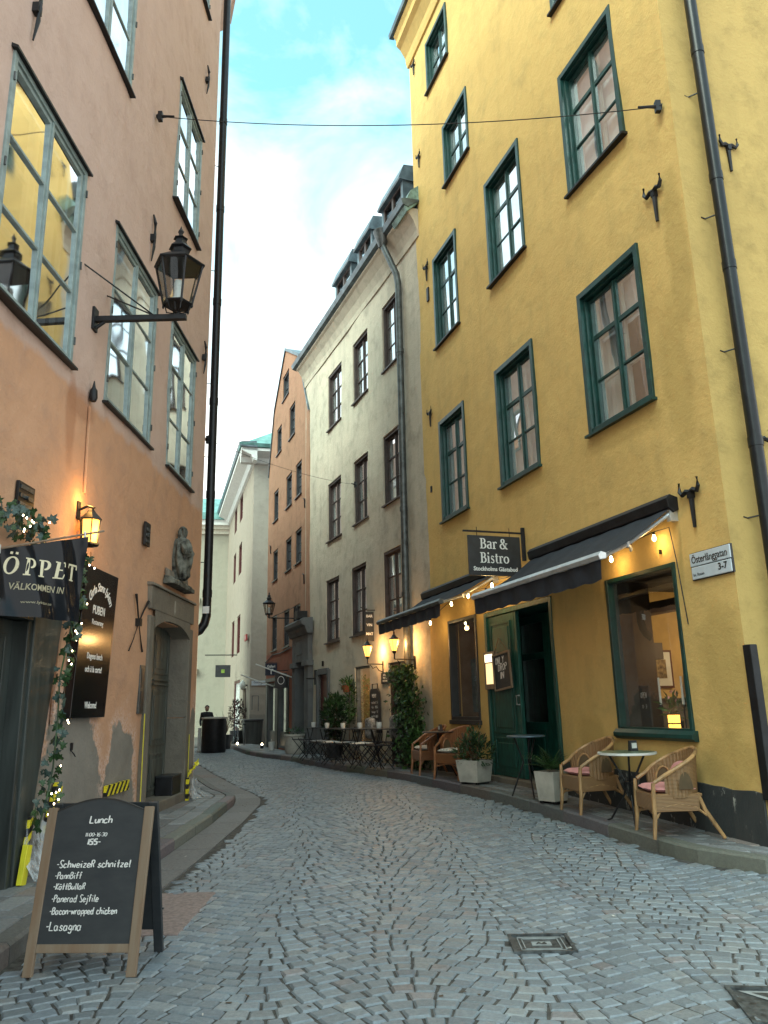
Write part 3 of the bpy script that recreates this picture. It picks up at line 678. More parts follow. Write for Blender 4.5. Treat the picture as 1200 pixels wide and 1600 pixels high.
# the room behind it: real walls, beam, shelf, picture
R = MB(); x0, x1, zA, zB, D = -.0 + .05, 3.3, .55, 2.95, -3.2
R.face([(x0, D, zA), (x1, D, zA), (x1, D, zB), (x0, D, zB)], 0); R.face([(x0, D, zA), (x0, -.31, zA), (x0, -.31, zB), (x0, D, zB)], 0); R.face([(x1, D, zA), (x1, -.31, zA), (x1, -.31, zB), (x1, D, zB)], 0)
R.face([(x0, D, zA), (x1, D, zA), (x1, -.31, zA), (x0, -.31, zA)], 1); R.face([(x0, D, zB), (x1, D, zB), (x1, -.31, zB), (x0, -.31, zB)], 1)
R.face([(x0, -.31, zA), (x1, -.31, zA), (x1, -.31, SHOP[2]), (x0, -.31, SHOP[2])], 1); R.face([(SHOP[1], -.31, zA), (x1, -.31, zA), (x1, -.31, zB), (SHOP[1], -.31, zB)], 1); R.face([(x0, -.31, zA), (SHOP[0], -.31, zA), (SHOP[0], -.31, zB), (x0, -.31, zB)], 1)
R.box((3.2, -3.15, .56), (3.29, -.4, 1.42), 2); R.box((.06, -2.2, 2.50), (3.28, -2.0, 2.68), 3); R.box((2.60, -.98, .56), (2.68, -.32, 2.94), 3); R.box((.06, -1.2, 2.55), (3.28, -1.02, 2.70), 3); R.box((3.16, -3.1, 1.42), (3.29, -.6, 1.46), 3); R.box((3.0, -1.42, 1.98), (3.29, -1.15, 2.2), 3)
R.build('dining_room', [m_roomw, m_room, mat('grey_wainscot', (.12, .115, .10), .8), mat('dark_beam', (.022, .012, .009), .6)], BY)
RL = bpy.data.lights.new('room_lamp', 'POINT'); RL.energy = 17; RL.color = (1, .72, .38); RL.shadow_soft_size = .12
lo = put('room_lamp', RL, None, FY.w(2.1, -1.9, 2.2)); 
lt = thing('pendant_lamp', 'small glowing pendant lamp hanging inside the bistro room', 'lamp', FY.w(2.1, -1.9, 2.28)); MB().lathe([(.01, .10), (.05, .08), (.09, 0), (.085, -.01)], n=14).build('lamp_shade', m_black, lt, smooth=True); MB().tube([(0, 0, .1), (0, 0, .62)], .006, 5).build('cord', m_black, lt); MB().lathe([(.005, -.05), (.03, -.03), (.03, 0), (.005, .02)], n=10).build('bulb', m_bulb, lt, smooth=True)
def fthing(F, name, label, cat, x, y, z, rz=0, group=None): return thing(name, label, cat, F.w(x, y, z), F.phi + rz, group)
pf = fthing(FY, 'framed_picture', 'small framed picture on the ochre wall inside the bistro', 'picture', 3.285, -1.56, 1.86, pi / 2)
MB().box((-.19, 0, -.26), (.19, .03, .26)).build('frame', m_maroon, pf); MB().box((-.16, .03, -.23), (.16, .034, .23)).build('mount', m_white, pf); MB().box((-.08, .034, -.13), (.08, .037, .13)).build('print', mat('brown_print', (.2, .14, .06), .6, var=.6, scale=20), pf)
SHELF = MB(); SHELF.box((SHOP[0], -.48, 1.02), (SHOP[1], -.165, 1.09)); SHELF.build('window_board', m_maroon, BY)
# dark curtain inside left half

for i, (x, lab) in enumerate(((1.64, 'white candle in the bistro window left of the potted flower'), (1.26, 'white candle in the bistro window right of the potted flower'))):
    c = fthing(FY, 'candle', lab, 'candle', x, -.25, 1.09, 0, 'candles in the bistro window'); MB().lathe([(.04, 0), (.012, .03), (.010, .26), (.028, .28), (.02, .30)], n=10).build('holder', m_black, c, smooth=True); MB().tube([(0, 0, .3), (0, 0, .60)], .014, 8, r2=.011).build('wax', m_white, c)
l_ = fthing(FY, 'table_lantern', 'small glowing amber lantern on the bistro window board', 'lantern', 1.42, -.23, 1.09); MB().box((-.045, -.045, .01), (.045, .045, .09)).box((-.045, -.045, .105), (.045, .045, .19)).build('glow_panel', m_lampy, l_); MB().box((-.05, -.05, 0), (.05, .05, .01)).box((-.05, -.05, .19), (.05, .05, .2)).box((-.05, -.05, .09), (.05, .05, .105)).build('frame', m_black, l_)
def foliage(mb, c, r, n, L, w, m=0, up=.3, shell=.35, rnd=random):
    for _ in range(n):
        while True:
            d = Vector((rnd.uniform(-1, 1), rnd.uniform(-1, 1), rnd.uniform(-1, 1)))
            if shell < d.length < 1: break
        k = 1 + .18 * noise.noise(d * 2.3 + Vector(c)); p = Vector((c[0] + d.x * r[0] * k, c[1] + d.y * r[1] * k, c[2] + d.z * r[2] * k))
        dd = (d + Vector((rnd.uniform(-.8, .8), rnd.uniform(-.8, .8), rnd.uniform(-.6, .6) + up))).normalized(); mb.leaf(p, dd, Vector((rnd.uniform(-.4, .4), rnd.uniform(-.4, .4), 1)), L * rnd.uniform(.6, 1.25), w * rnd.uniform(.7, 1.2), m)
f_ = fthing(FY, 'potted_flower', 'pink flowering pot plant on the bistro window board', 'plant', 1.46, -.31, 1.09); MB().lathe([(.05, 0), (.07, .12), (.066, .12)], n=12).build('pot', m_black, f_)
q = MB(); foliage(q, (0, 0, .26), (.17, .13, .11), 60, .13, .04); q.build('leaves', m_leaf2, f_, weld=False); q = MB(); foliage(q, (0, .03, .40), (.05, .05, .03), 14, .05, .03); q.build('petals', m_pink, f_, weld=False)
bt = fthing(FY, 'bottle', 'dark bottle on the sideboard inside the bistro', 'bottle', 3.2, -1.95, 1.46); MB().lathe([(.04, 0), (.042, .18), (.015, .26), (.014, .34)], n=10).build('glass_body', m_black, bt, smooth=True); MB().lathe([(.042, .06), (.0425, .14)], n=10).build('paper_label', m_white, bt)
# left shop window, dark
sw2 = frame_only(BY, *SHOP2, .055, m_signb, -.16); one_pane(sw2, SHOP2[0] + .055, SHOP2[1] - .055, SHOP2[2] + .055, SHOP2[3] - .055, -.05, m_pane3)
sl_ = MB(); sl_.box((SHOP2[0] - .03, -.16, SHOP2[2] - .07), (SHOP2[1] + .03, .05, SHOP2[2] + .0)); sl_.build('sill', m_signb, sw2, bevel=.006)
R = MB(); x0, x1, zA, zB, D = SHOP2[0], SHOP2[1], SHOP2[2], SHOP2[3], -1.6
for q in ([(x0, D, zA), (x1, D, zA), (x1, D, zB), (x0, D, zB)], [(x0, D, zA), (x0, -.2, zA), (x0, -.2, zB), (x0, D, zB)], [(x1, D, zA), (x1, -.2, zA), (x1, -.2, zB), (x1, D, zB)], [(x0, D, zA), (x1, D, zA), (x1, -.2, zA), (x0, -.2, zA)], [(x0, D, zB), (x1, D, zB), (x1, -.2, zB), (x0, -.2, zB)]): R.face(q)
R.build('window_recess', m_room, sw2)
for x, l_ in ((6.05, 'small white jar in the dark window of the yellow house'),): 
    j = fthing(FY, 'jar', l_, 'jar', x, -.25, SHOP2[2]); MB().lathe([(.035, 0), (.04, .1), (.03, .16), (.03, .18)], n=10).build('glass_body', m_white, j, smooth=True)
c = fthing(FY, 'candle', 'white candle in the narrow dark window of the yellow house', 'candle', 5.98, -.2, SHOP2[2]); MB().lathe([(.04, 0), (.012, .03), (.010, .20), (.028, .22)], n=10).build('holder', m_black, c, smooth=True); MB().tube([(0, 0, .22), (0, 0, .5)], .013, 8).build('wax', m_white, c)
q_ = fthing(FY, 'window_plant', 'small green plant behind the narrow dark window', 'plant', 6.3, -.3, SHOP2[2]); MB().lathe([(.05, 0), (.07, .1)], n=10).build('pot', m_black, q_); q = MB(); foliage(q, (0, 0, .25), (.16, .12, .15), 70, .09, .035); q.build('leaves', m_leaf, q_, weld=False)
# door recess
dr = put('double_door', None, BY)
def panel(mb, x0, x1, z0, z1, y, m=0):
    mb.box((x0, y, z0), (x1, y + .012, z0 + .03), m); mb.box((x0, y, z1 - .03), (x1, y + .012, z1), m); mb.box((x0, y, z0 + .03), (x0 + .03, y + .012, z1 - .03), m); mb.box((x1 - .03, y, z0 + .03), (x1, y + .012, z1 - .03), m); mb.box((x0 + .08, y, z0 + .08), (x1 - .08, y + .01, z1 - .08), m)
fr_ = MB(); fr_.box((5.48, -.55, .3), (5.558, .02, 2.87)); fr_.box((3.422, -.55, .3), (3.49, .02, 2.87)); fr_.box((3.49, -.55, 2.8), (5.48, .018, 2.87)); fr_.build('door_frame', m_gdoor, dr, bevel=.004)
lf = MB(); lf.box((4.58, -.06, .38), (5.475, -.005, 2.79)); panel(lf, 4.70, 5.38, 2.10, 2.68, -.005); panel(lf, 4.68, 5.40, 1.0, 2.02, -.005); panel(lf, 4.68, 5.40, .44, .94, -.005); lf.lathe([(.05, 0), (.04, .012)], (0, 0, 0), 14); n0 = len(lf.v) - 28
for i in range(n0, len(lf.v)): x, y, z = lf.v[i]; lf.v[i] = (5.04 + x, -.003 + z, 2.39 + y)
lf.build('door_leaf', m_gdoor, dr, bevel=.004)
lf = MB(); lf.box((3.495, -.50, .38), (3.56, -.02, 2.79)); lf.box((4.5, -.06, .38), (4.56, .0, 2.79)); panel(lf, 3.9, 4.0, .5, .6, -.1); lf.build('door_leaf', m_gdoor, dr, bevel=.004)
inn = MB(); inn.box((3.56, -.58, .38), (3.72, -.52, 2.79)); inn.box((4.42, -.58, .38), (4.64, -.52, 2.79)); inn.box((5.32, -.58, .38), (5.48, -.52, 2.79)); inn.box((3.72, -.58, .38), (4.42, -.52, 1.15)); inn.box((4.64, -.58, .38), (5.32, -.52, 1.15)); inn.box((3.72, -.58, 2.66), (4.42, -.52, 2.79)); inn.box((4.64, -.58, 2.66), (5.32, -.52, 2.79)); inn.box((3.72, -.58, 2.1), (4.42, -.52, 2.2)); inn.box((4.64, -.58, 2.1), (5.32, -.52, 2.2)); panel(inn, 3.78, 4.36, .5, 1.05, -.52); panel(inn, 4.7, 5.26, .5, 1.05, -.52); inn.build('inner_door', m_gdoor, dr, bevel=.004)
[setattr(one_pane(dr, a_, b_, c_, d_, -.55, m_pane2), 'name', 'door_pane') for a_, b_ in ((3.72, 4.42), (4.64, 5.32)) for c_, d_ in ((1.15, 2.1), (2.2, 2.66))]
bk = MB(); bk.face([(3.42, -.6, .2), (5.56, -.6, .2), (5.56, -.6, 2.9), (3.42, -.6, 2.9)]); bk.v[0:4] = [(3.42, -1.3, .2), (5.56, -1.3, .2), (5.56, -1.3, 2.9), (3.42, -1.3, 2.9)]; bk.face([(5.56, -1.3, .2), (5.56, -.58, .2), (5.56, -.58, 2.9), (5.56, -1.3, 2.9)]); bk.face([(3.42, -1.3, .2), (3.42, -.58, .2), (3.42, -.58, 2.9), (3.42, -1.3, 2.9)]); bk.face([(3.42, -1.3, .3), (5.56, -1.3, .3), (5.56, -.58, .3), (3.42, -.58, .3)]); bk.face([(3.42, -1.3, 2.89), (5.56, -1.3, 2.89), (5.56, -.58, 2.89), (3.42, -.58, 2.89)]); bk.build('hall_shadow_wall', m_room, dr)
st_ = MB(); st_.box((3.43, -.55, .1), (5.55, .10, .37)); st_.build('door_step', m_portal, dr, bevel=.01)
h_ = MB(); h_.tube([(4.53, .0, 1.42), (4.53, .05, 1.42), (4.53, .05, 1.55), (4.53, 0, 1.55)], .012, 6); h_.build('handle', m_alu, dr, smooth=True)

# ---- downpipe on the side wall
dp = MB(); X, Yo = -.37, .12
def cyl(mb, x, y, z0, z1, r, n=14, m=0): mb.tube([(x, y, z0), (x, y, z1)], r, n, m)
cyl(dp, X, Yo, 1.3, 17, .067)
for z in (2.3, 3.9, 5.9, 7.0, 8.7, 10.4): cyl(dp, X, Yo, z, z + .10, .073)
dpo = dp.build('downpipe', m_pipe, BY, (0, 0, 0), FS.phi - FY.phi, smooth=True)
for z in (3.2, 5.0, 6.6, 8.2, 9.8, 11.4): MB().tube([(X, Yo, z), (X + .12, .0, z - .02), (X + .17, .0, z - .01)], .009, 5).build('pipe_bracket', m_black, BY, (0, 0, 0), FS.phi - FY.phi)
wb = fthing(FS, 'white_fitting', 'small round white fitting beside the downpipe at the right edge', 'fitting', -.42, .06, 2.05); MB().lathe([(.045, -.04), (.06, 0), (.045, .04)], n=12).build('shell', m_white, wb, smooth=True); MB().box((-.02, -.06, -.02), (.02, 0, .02)).build('mount', m_alu, wb)

# ================================================================== awnings
def awning(label, x0, x1, zw, of, zf, vd, drop_bar):
    t = fthing(FY, 'awning', label, 'awning', x0, 0, zw, 0, 'black awnings over the bistro front'); L = x1 - x0; dz = zf - zw
    s = MB(); s.grid(lambda u, v: (L * (u * .985 + .0075), .09 + (of - .09) * v, .02 + (dz - .02) * v - .05 * sin(pi * v) + .006 * sin(u * 40 + 5 * v)), 60, 12); s.build('canopy', m_canvas, t, smooth=True)
    cs = MB(); cs.prism([(0, .0), (0, .14), (.10, .17), (.15, .12), (.13, .02), (.06, -.03)], 0, L); cs.build('cassette', m_black, t, bevel=.006)
    b = MB(); b.prism([(of - .05, dz - .03), (of + .03, dz - .045), (of + .05, dz), (of + .01, dz + .045), (of - .05, dz + .03)], -.01, L + .01); b.build('front_bar', m_alu if drop_bar else m_zinc, t, bevel=.006)
    v = MB(); v.grid(lambda u, w: (L * (u * .985 + .0075), of + .0 + .012 * sin(u * 46 + w), dz - .04 - vd * w - (.018 * abs(sin(u * pi * 9)) * w)), 110, 3); v.build('valance', m_canvas, t, smooth=True)
    for q in (.06, L - .06):
        a_ = MB(); mx_ = .55 if q < 1 else -.55; el = Vector((q + mx_ * .25, of * .55, dz * .5 - .10)); a_.tube([(q, .08, -.04), tuple(el), (q, of - .03, dz - .01)], .022, 8); a_.lathe([(.035, -.03), (.035, .03)], tuple(el), 8); a_.box((q - .03, -.0, -.12), (q + .03, .1, .06)); a_.build('folding_arm', m_alu, t)
    return t
awning('right black awning with a white front bar over the green door', .67, 3.75, 3.42, 1.02, 2.88, .20, True)
awning('left black awning beyond the bar sign', 4.95, 8.05, 3.42, 1.02, 2.98, .18, False)
# bulbs under awnings
BL = [(1.0, .10, 3.18, 'warm bulb under the right end of the right awning'), (1.75, .15, 3.08, 'warm bulb above the bistro shop window'), (1.4, .12, 3.14, 'unlit looking bulb between two warm bulbs under the right awning'), (4.62, .30, 3.20, 'warm bulb directly under the bar sign'), (4.80, .32, 3.12, 'warm bulb just left of the bar sign bottom'), (5.5, .3, 3.16, 'warm bulb at the middle of the left awning'), (6.2, .3, 3.12, 'warm bulb above the narrow dark window'), (7.2, .3, 2.90, 'warm bulb at the left end of the left awning')]
for i, (x, y, z, lab) in enumerate(BL):
    b = fthing(FY, 'light_bulb', lab, 'light bulb', x, y, z, 0, 'string of bulbs under the awnings'); MB().lathe([(.004, -.045), (.018, -.032), (.022, -.010), (.014, .015), (.011, .03)], n=12).build('bulb', m_white if i == 2 else m_bulb, b, smooth=True); MB().lathe([(.015, .028), (.015, .06)], n=10).build('socket', m_black, b)
    if i != 2:
        l = bpy.data.lights.new('bulb_light', 'POINT'); l.energy = 1.0; l.color = (1, .62, .22); l.shadow_soft_size = .04; put('bulb_light', l, None, FY.w(x, y + .02, z - .09))
cb = fthing(FY, 'bulb_cable', 'thin black cable carrying the awning bulbs along the wall', 'cable', 0, 0, 0); q = MB(); pts = [(7.9, .1, 3.05)] + [(x, y, z + .06) for x, y, z, _ in sorted(BL, key=lambda s: -s[0])] + [(.8, .05, 3.25), (.78, .02, 2.9), (.72, .015, 2.2)]; q.tube(pts, .006, 5); q.build('cable_line', m_black, cb)
# ================================================================== text helpers
def text_mesh(body, size, m, extr=.001, off=0, sp=1, shear=0, align='CENTER'):
    c = bpy.data.curves.new('lettering', 'FONT'); c.body = body; c.size = size; c.extrude = extr; c.offset = off; c.space_character = sp; c.shear = shear; c.align_x = align; c.align_y = 'CENTER'; c.resolution_u = 3
    ob = bpy.data.objects.new('tmp', c); C.objects.link(ob); bpy.context.view_layer.update()
    me = bpy.data.meshes.new_from_object(ob.evaluated_get(bpy.context.evaluated_depsgraph_get())); bpy.data.objects.remove(ob); me.name = 'lettering'; me.materials.clear(); me.materials.append(m); return me
def text(par, body, size, m, x, y, z, sx=1, rot=(pi / 2, 0, pi), name='lettering', **k):
    """rot default: reads correctly from +y of the parent"""
    o = put(name, text_mesh(body, size, m, **k), par, (x, y, z), rot); o.scale = (sx, 1, 1); return o
def ribbon(mb, pts, w, m=0, y=0):
    """flat stroke in x-z plane; pts (x,z)"""
    n = len(pts); L, Rr = [], []
    for i in range(n):
        a_ = Vector(pts[max(i - 1, 0)]); b_ = Vector(pts[min(i + 1, n - 1)]); d = b_ - a_
        d = d.normalized() if d.length > 1e-6 else Vector((1, 0)); nn = Vector((-d.y, d.x)) * (w[i] if isinstance(w, list) else w) / 2
        p = Vector(pts[i]); L.append(p + nn); Rr.append(p - nn)
    for i in range(n - 1): mb.face([(L[i].x, y, L[i].y), (L[i + 1].x, y, L[i + 1].y), (Rr[i + 1].x, y, Rr[i + 1].y), (Rr[i].x, y, Rr[i].y)], m)
def smooth_pts(P, k=3):
    if len(P) < 3: return P
    o = []
    for i in range(len(P) - 1):
        p0, p1, p2, p3 = P[max(i - 1, 0)], P[i], P[i + 1], P[min(i + 2, len(P) - 1)]
        for j in range(k):
            t = j / k; t2, t3 = t * t, t * t * t
            o.append(tuple(.5 * (2 * p1[c] + (-p0[c] + p2[c]) * t + (2 * p0[c] - 5 * p1[c] + 4 * p2[c] - p3[c]) * t2 + (-p0[c] + 3 * p1[c] - 3 * p2[c] + p3[c]) * t3) for c in (0, 1)))
    return o + [P[-1]]
G1 = {'a': '47 28 07 04 13 33 45|48 44 53', 'b': '0c 03|06 28 47 44 33 13 04', 'c': '47 28 18 06 04 13 33 44', 'd': '4c 44 53|46 28 18 06 04 13 33 45', 'e': '05 46 47 28 18 06 04 13 33 44', 'f': '4b 3c 2b 23|08 48', 'g': '47 28 18 06 05 14 34 46|48 41 20 01', 'h': '0c 03|06 28 38 47 43', 'i': '18 14 23|1a 1b', 'j': '28 21 10 00|2a 2b', 'k': '0c 03|48 05 43', 'l': '1c 14 23', 'm': '08 03|07 18 28 37 33|37 48 58 67 63', 'n': '08 03|06 28 38 47 43', 'o': '28 07 04 13 33 44 47 28', 'ö': '28 07 04 13 33 44 47 28|1a 1b|3a 3b', 'p': '08 00|07 28 38 47 45 34 04', 'r': '08 03|06 18 38', 's': '47 28 17 16 35 44 33 13 04', 't': '2c 24 33|08 48', 'u': '08 04 13 23 45|48 43', 'w': '08 13 27 43 58', 'z': '08 48|48 03|03 43', 'v': '08 23 48', 'y': '08 24|48 10', 'B': '0c 03|0c 3c 4a 38 08|38 56 44 33 03', 'S': '4b 3c 1c 0a 18 36 45 33 13 04', 'P': '0c 03|0c 3c 4a 38 08', 'K': '0c 03|4c 07|07 43', 'R': '0c 03|0c 3c 4a 38 08|28 43', 'L': '0c 03|03 53', 'O': '2c 09 06 23 46 49 2c', 'N': '03 0c|0c 43|43 4c', 'Y': '0c 28|4c 28|28 23', 'D': '0c 03|0c 3b 49 46 34 03', 'I': '1c 13', 'E': '4c 0c|0c 03|03 43|08 38', 'W': '0c 13|13 28|28 43|43 5c', 'A': '03 2c|2c 43|16 36', '0': '2c 0a 05 23 45 4a 2c', '1': '0a 1c|1c 13', '5': '4c 0c|0c 08 38 46 44 33 03', '6': '4c 1a 05 13 33 45 46 38 07', '3': '0b 1c 3c 4a 38 18|38 46 34 23 04', ':': '14 15|18 19', '-': '07 37', ' ': ''}
def chalk(s, size, w=.006, jit=.35, slant=.08, adv=1.0, rnd=None):
    """hand-drawn strokes; returns MB with x to the right from 0 and its width"""
    rnd = rnd or random.Random(len(s) * 7 + ord(s[0])); mb = MB(); x = 0; u = size / 9
    for ch in s:
        gd = G1.get(ch, ''); mx = 0
        for st in gd.split('|'):
            if not st: continue
            P = [(int(q[0], 16), int(q[1], 16) - 3) for q in st.split()]; mx = max(mx, max(p[0] for p in P))
            P = [(x + (a_ + rnd.uniform(-jit, jit) * .5) * u * .72 + slant * b_ * u, (b_ + rnd.uniform(-jit, jit) * .5) * u) for a_, b_ in P]
            P = smooth_pts(P, 4); ribbon(mb, P, [w * rnd.uniform(.75, 1.25) for _ in P], 0, 0)
        x += (mx * .72 + 1.35 + rnd.uniform(-.15, .15)) * u * adv if gd else 3.0 * u
    return mb, x
def put_chalk(par, s, size, x, z, y, flip=True, w=.006, rotz=0, m=None, adv=1.0, fit=None, **k):
    mb, wd = chalk(s, size, w, adv=adv, **k); sc = (fit / wd) if fit else 1
    mb.v = [((-1 if flip else 1) * (p[0] * sc), 0, p[2]) for p in mb.v]
    return mb.build('chalk_writing', m or m_chalk, par, (x, y, z), (0, rotz, 0), weld=False), wd * sc
# serif glyphs: strokes (width, [(x,z)...]); unit = cap height .7
T_, t_ = .13, .05
def arc(cx, cz, rx, rz, a0, a1, n=10): return [(cx + rx * cos(radians(a0 + (a1 - a0) * i / n)), cz + rz * sin(radians(a0 + (a1 - a0) * i / n))) for i in range(n + 1)]
def bowl(cx, cz, rx, rz, a0, a1, hv=True, n=14):
    P = arc(cx, cz, rx, rz, a0, a1, n); W_ = [t_ + (T_ - t_) * abs(cos(radians(a0 + (a1 - a0) * i / n))) ** 1.5 for i in range(n + 1)]; return (W_, P)
def sb(x0, x1, z): return (t_, [(x0, z), (x1, z)])
SG = {'B': (.58, [(T_, [(.16, .02), (.16, .68)]), sb(.02, .3, .025), sb(.02, .3, .675), bowl(.28, .525, .16, .15, 90, -90), bowl(.28, .20, .21, .175, 90, -90), sb(.16, .3, .37)]),
      'a': (.48, [bowl(.22, .36, .14, .12, 150, 0), (T_ * .9, [(.35, .36), (.35, .06)]), (t_, [(.35, .04), (.45, .03)]), bowl(.22, .15, .14, .125, 60, 320)]),
      'r': (.40, [(T_, [(.14, .02), (.14, .46)]), sb(.02, .28, .025), sb(.03, .14, .45), (t_ * 1.4, arc(.27, .34, .13, .12, 150, 40, 6)), (.09, [(.33, .43), (.36, .38)])]),
      'i': (.28, [(T_, [(.14, .02), (.14, .46)]), sb(.02, .26, .025), sb(.03, .14, .45), (.12, [(.14, .58), (.14, .70)])]),
      's': (.40, [(t_ * 1.3, arc(.20, .35, .13, .11, 20, 140, 6)), (.11, [(.10, .37), (.14, .28), (.26, .22), (.31, .14)]), (t_ * 1.3, arc(.19, .13, .13, .11, 0, -150, 8))]),
      't': (.34, [(T_, [(.15, .62), (.15, .10)]), (t_ * 1.4, arc(.23, .10, .08, .08, 180, 320, 5)), sb(.03, .30, .45)]),
      'o': (.50, [bowl(.25, .235, .18, .21, 0, 360, n=24)]),
      '&': (.72, [bowl(.27, .55, .12, .13, 0, 360, n=20), (.11, [(.19, .48), (.36, .25), (.58, .02)]), bowl(.24, .19, .18, .165, 75, 330, n=18), (t_, [(.40, .10), (.52, .24), (.55, .37)]), sb(.44, .66, .385), sb(.5, .68, .03)]),
      ' ': (.22, []),
      'P': (.56, [(T_ * 1.05, [(.16, .02), (.16, .68)]), sb(.02, .3, .025), sb(.02, .3, .675), bowl(.28, .50, .18, .175, 90, -90)]),
      'E': (.56, [(T_ * 1.1, [(.16, .02), (.16, .68)]), sb(.02, .46, .03), sb(.02, .46, .67), sb(.16, .38, .36), (t_, [(.46, .65), (.47, .5)]), (t_, [(.46, .05), (.5, .2)])]),
      'T': (.60, [(T_ * 1.1, [(.29, .02), (.29, .66)]), sb(.15, .43, .025), (t_ * 1.5, [(.03, .66), (.55, .66)]), (t_, [(.04, .66), (.03, .5)]), (t_, [(.54, .66), (.56, .5)])]),
      'Ö': (.66, [bowl(.31, .35, .22, .32, 0, 360, n=26), (.10, [(.21, .78), (.21, .87)]), (.10, [(.41, .78), (.41, .87)])])}
def serif(s, size, sp=1.0, slant=0):
    mb = MB(); x = 0; k = size / .7
    for ch in s:
        wd, st = SG[ch]
        for w, P in st:
            P2 = [(x + (a_ + slant * b_) * k, b_ * k) for a_, b_ in P]; ribbon(mb, P2, [q * k for q in w] if isinstance(w, list) else w * k)
        x += wd * k * sp
    return mb, x
def put_serif(par, s, size, xc, z, y, m, side=1, sp=1.0, slant=0, fit=None):
    mb, wd = serif(s, size, sp, slant); sc = fit / wd if fit else 1; mb.v = [(side * (p[0] - wd / 2) * sc, p[1], p[2]) for p in mb.v]
    for i, p in enumerate(mb.v): mb.v[i] = (p[0], (i % 5) * .00005, p[2])
    return mb.build('lettering', m, par, (xc, y, z), 0, weld=False)
# ================================================================== bar sign, street sign, menu box, chalk sign
t = fthing(FY, 'open_board', 'small black OPEN chalk sign in the left corner of the bistro window', 'chalkboard', 1.93, -.26, 1.09, -.25); MB().box((-.14, -.01, 0), (.14, .01, .52)).build('board', m_board, t)
put_chalk(t, 'OPEN', .06, .10, .38, .0115, fit=.18, w=.007); put_chalk(t, '11-23', .04, .08, .26, .0115, fit=.14, w=.004)
bs = fthing(FY, 'hanging_sign', 'black hanging sign lettered Bar & Bistro on an iron bracket', 'sign', 4.06, 0, 3.5)   # local y = out from the wall; board faces -x (the viewer)
MB().box((-.02, 0, -.02), (.02, .05, .48)).build('wall_bar', m_black, bs); MB().box((-.012, .05, .38), (.012, 1.0, .405)).build('bracket_arm', m_black, bs)
MB().box((-.018, .09, -.26), (.018, .93, .33)).build('board', m_signb, bs, bevel=.003)
for y in (.25, .78): MB().tube([(0, y, .33), (0, y, .46)], .005, 5).build('hanger', m_black, bs)
def sidetext(par, s, size, yc, z, fit, m=m_text, sp=1.0):
    mb, wd = serif(s, size, sp); sc = fit / wd
    mb.v = [(-.0195, yc - (p[0] - wd / 2) * sc, p[2] + z) for p in mb.v]; return mb.build('lettering', m, par, weld=False)
sidetext(bs, 'Bar &', .155, .52, .135, .46); sidetext(bs, 'Bistro', .155, .52, -.075, .47)
text(bs, 'Stockholms Gästabud', .085, m_text, -.0195, .51, -.165, sx=.95, rot=(pi / 2, 0, -pi / 2), off=.0022)
# street name sign
ss = fthing(FY, 'street_sign', 'enamel street sign lettered Österlånggatan 3-7', 'street sign', .28, .035, 2.77)
fr = MB(); fr.box((-.29, -.03, .0), (.28, 0, .135)); fr.build('name_plate', mat('pale_enamel', (.50, .56, .62), .3, var=.05, bmp=0), ss, bevel=.006); fr = MB(); fr.box((-.285, -.03, -.135), (.275, -.002, -.008)); fr.build('number_plate', MATS['pale_enamel'], ss, bevel=.006)
rim = MB(); rim.box((-.295, -.034, -.142), (.285, -.012, .142)); rim.build('backing', m_dark, ss)
text(ss, 'Österlånggatan', .105, m_dark, .0, .0012, .062, sx=.80, off=.0012); text(ss, '3-7', .095, m_dark, -.17, .0, -.062, off=.002); text(ss, 'kv. Rosen', .045, m_dark, .17, .0, -.09, sx=.9)
mbx = fthing(FY, 'menu_box', 'lit menu case on the green door behind the small chalkboard', 'menu case', 5.32, .02, 1.96); MB().box((-.19, 0, -.30), (.19, .06, .28)).build('case', m_wood, mbx, bevel=.006); MB().box((-.12, .06, -.22), (.12, .063, .10)).build('menu_sheet', mat('lit_menu_paper', (.75, .62, .38), .6, emit=(1, .7, .32), estr=.45, bmp=0), mbx); MB().box((-.12, .06, .12), (.12, .075, .24)).build('lamp_strip', mat('lit_strip', (.8, .8, .7), .6, emit=(1, .85, .55), estr=.8, bmp=0), mbx)
oc = fthing(FY, 'chalk_sign', 'small wood framed chalkboard hung on the green door, lettered ONLY DROP IN', 'chalkboard', 4.88, .07, 1.93); oc.rotation_euler = (0, radians(5), FY.phi)
f = MB(); f.box((-.29, 0, -.29), (-.26, .025, .27)); f.box((.26, 0, -.29), (.29, .025, .27)); f.box((-.26, 0, .24), (.26, .025, .27)); f.box((-.26, 0, -.29), (.26, .025, -.26)); f.build('frame', m_wood, oc, bevel=.003)
MB().box((-.26, .0, -.26), (.26, .012, .24)).build('board', m_board, oc)
put_chalk(oc, 'ONLY', .10, .20, .11, .0135, fit=.30, w=.012); put_chalk(oc, 'DROP', .10, .12, .0, .0135, fit=.30, w=.012); put_chalk(oc, 'IN', .10, .08, -.12, .0135, fit=.15, w=.012)
q = MB(); q.tube([(-.24, .01, .27), (.02, .01, .50), (.24, .01, .27)], .006, 5); q.build('cord', m_stem, oc)
text(mh1, 'A6', .055, m_dark, 0, 0, .0025, rot=(0, 0, 0), off=.002)
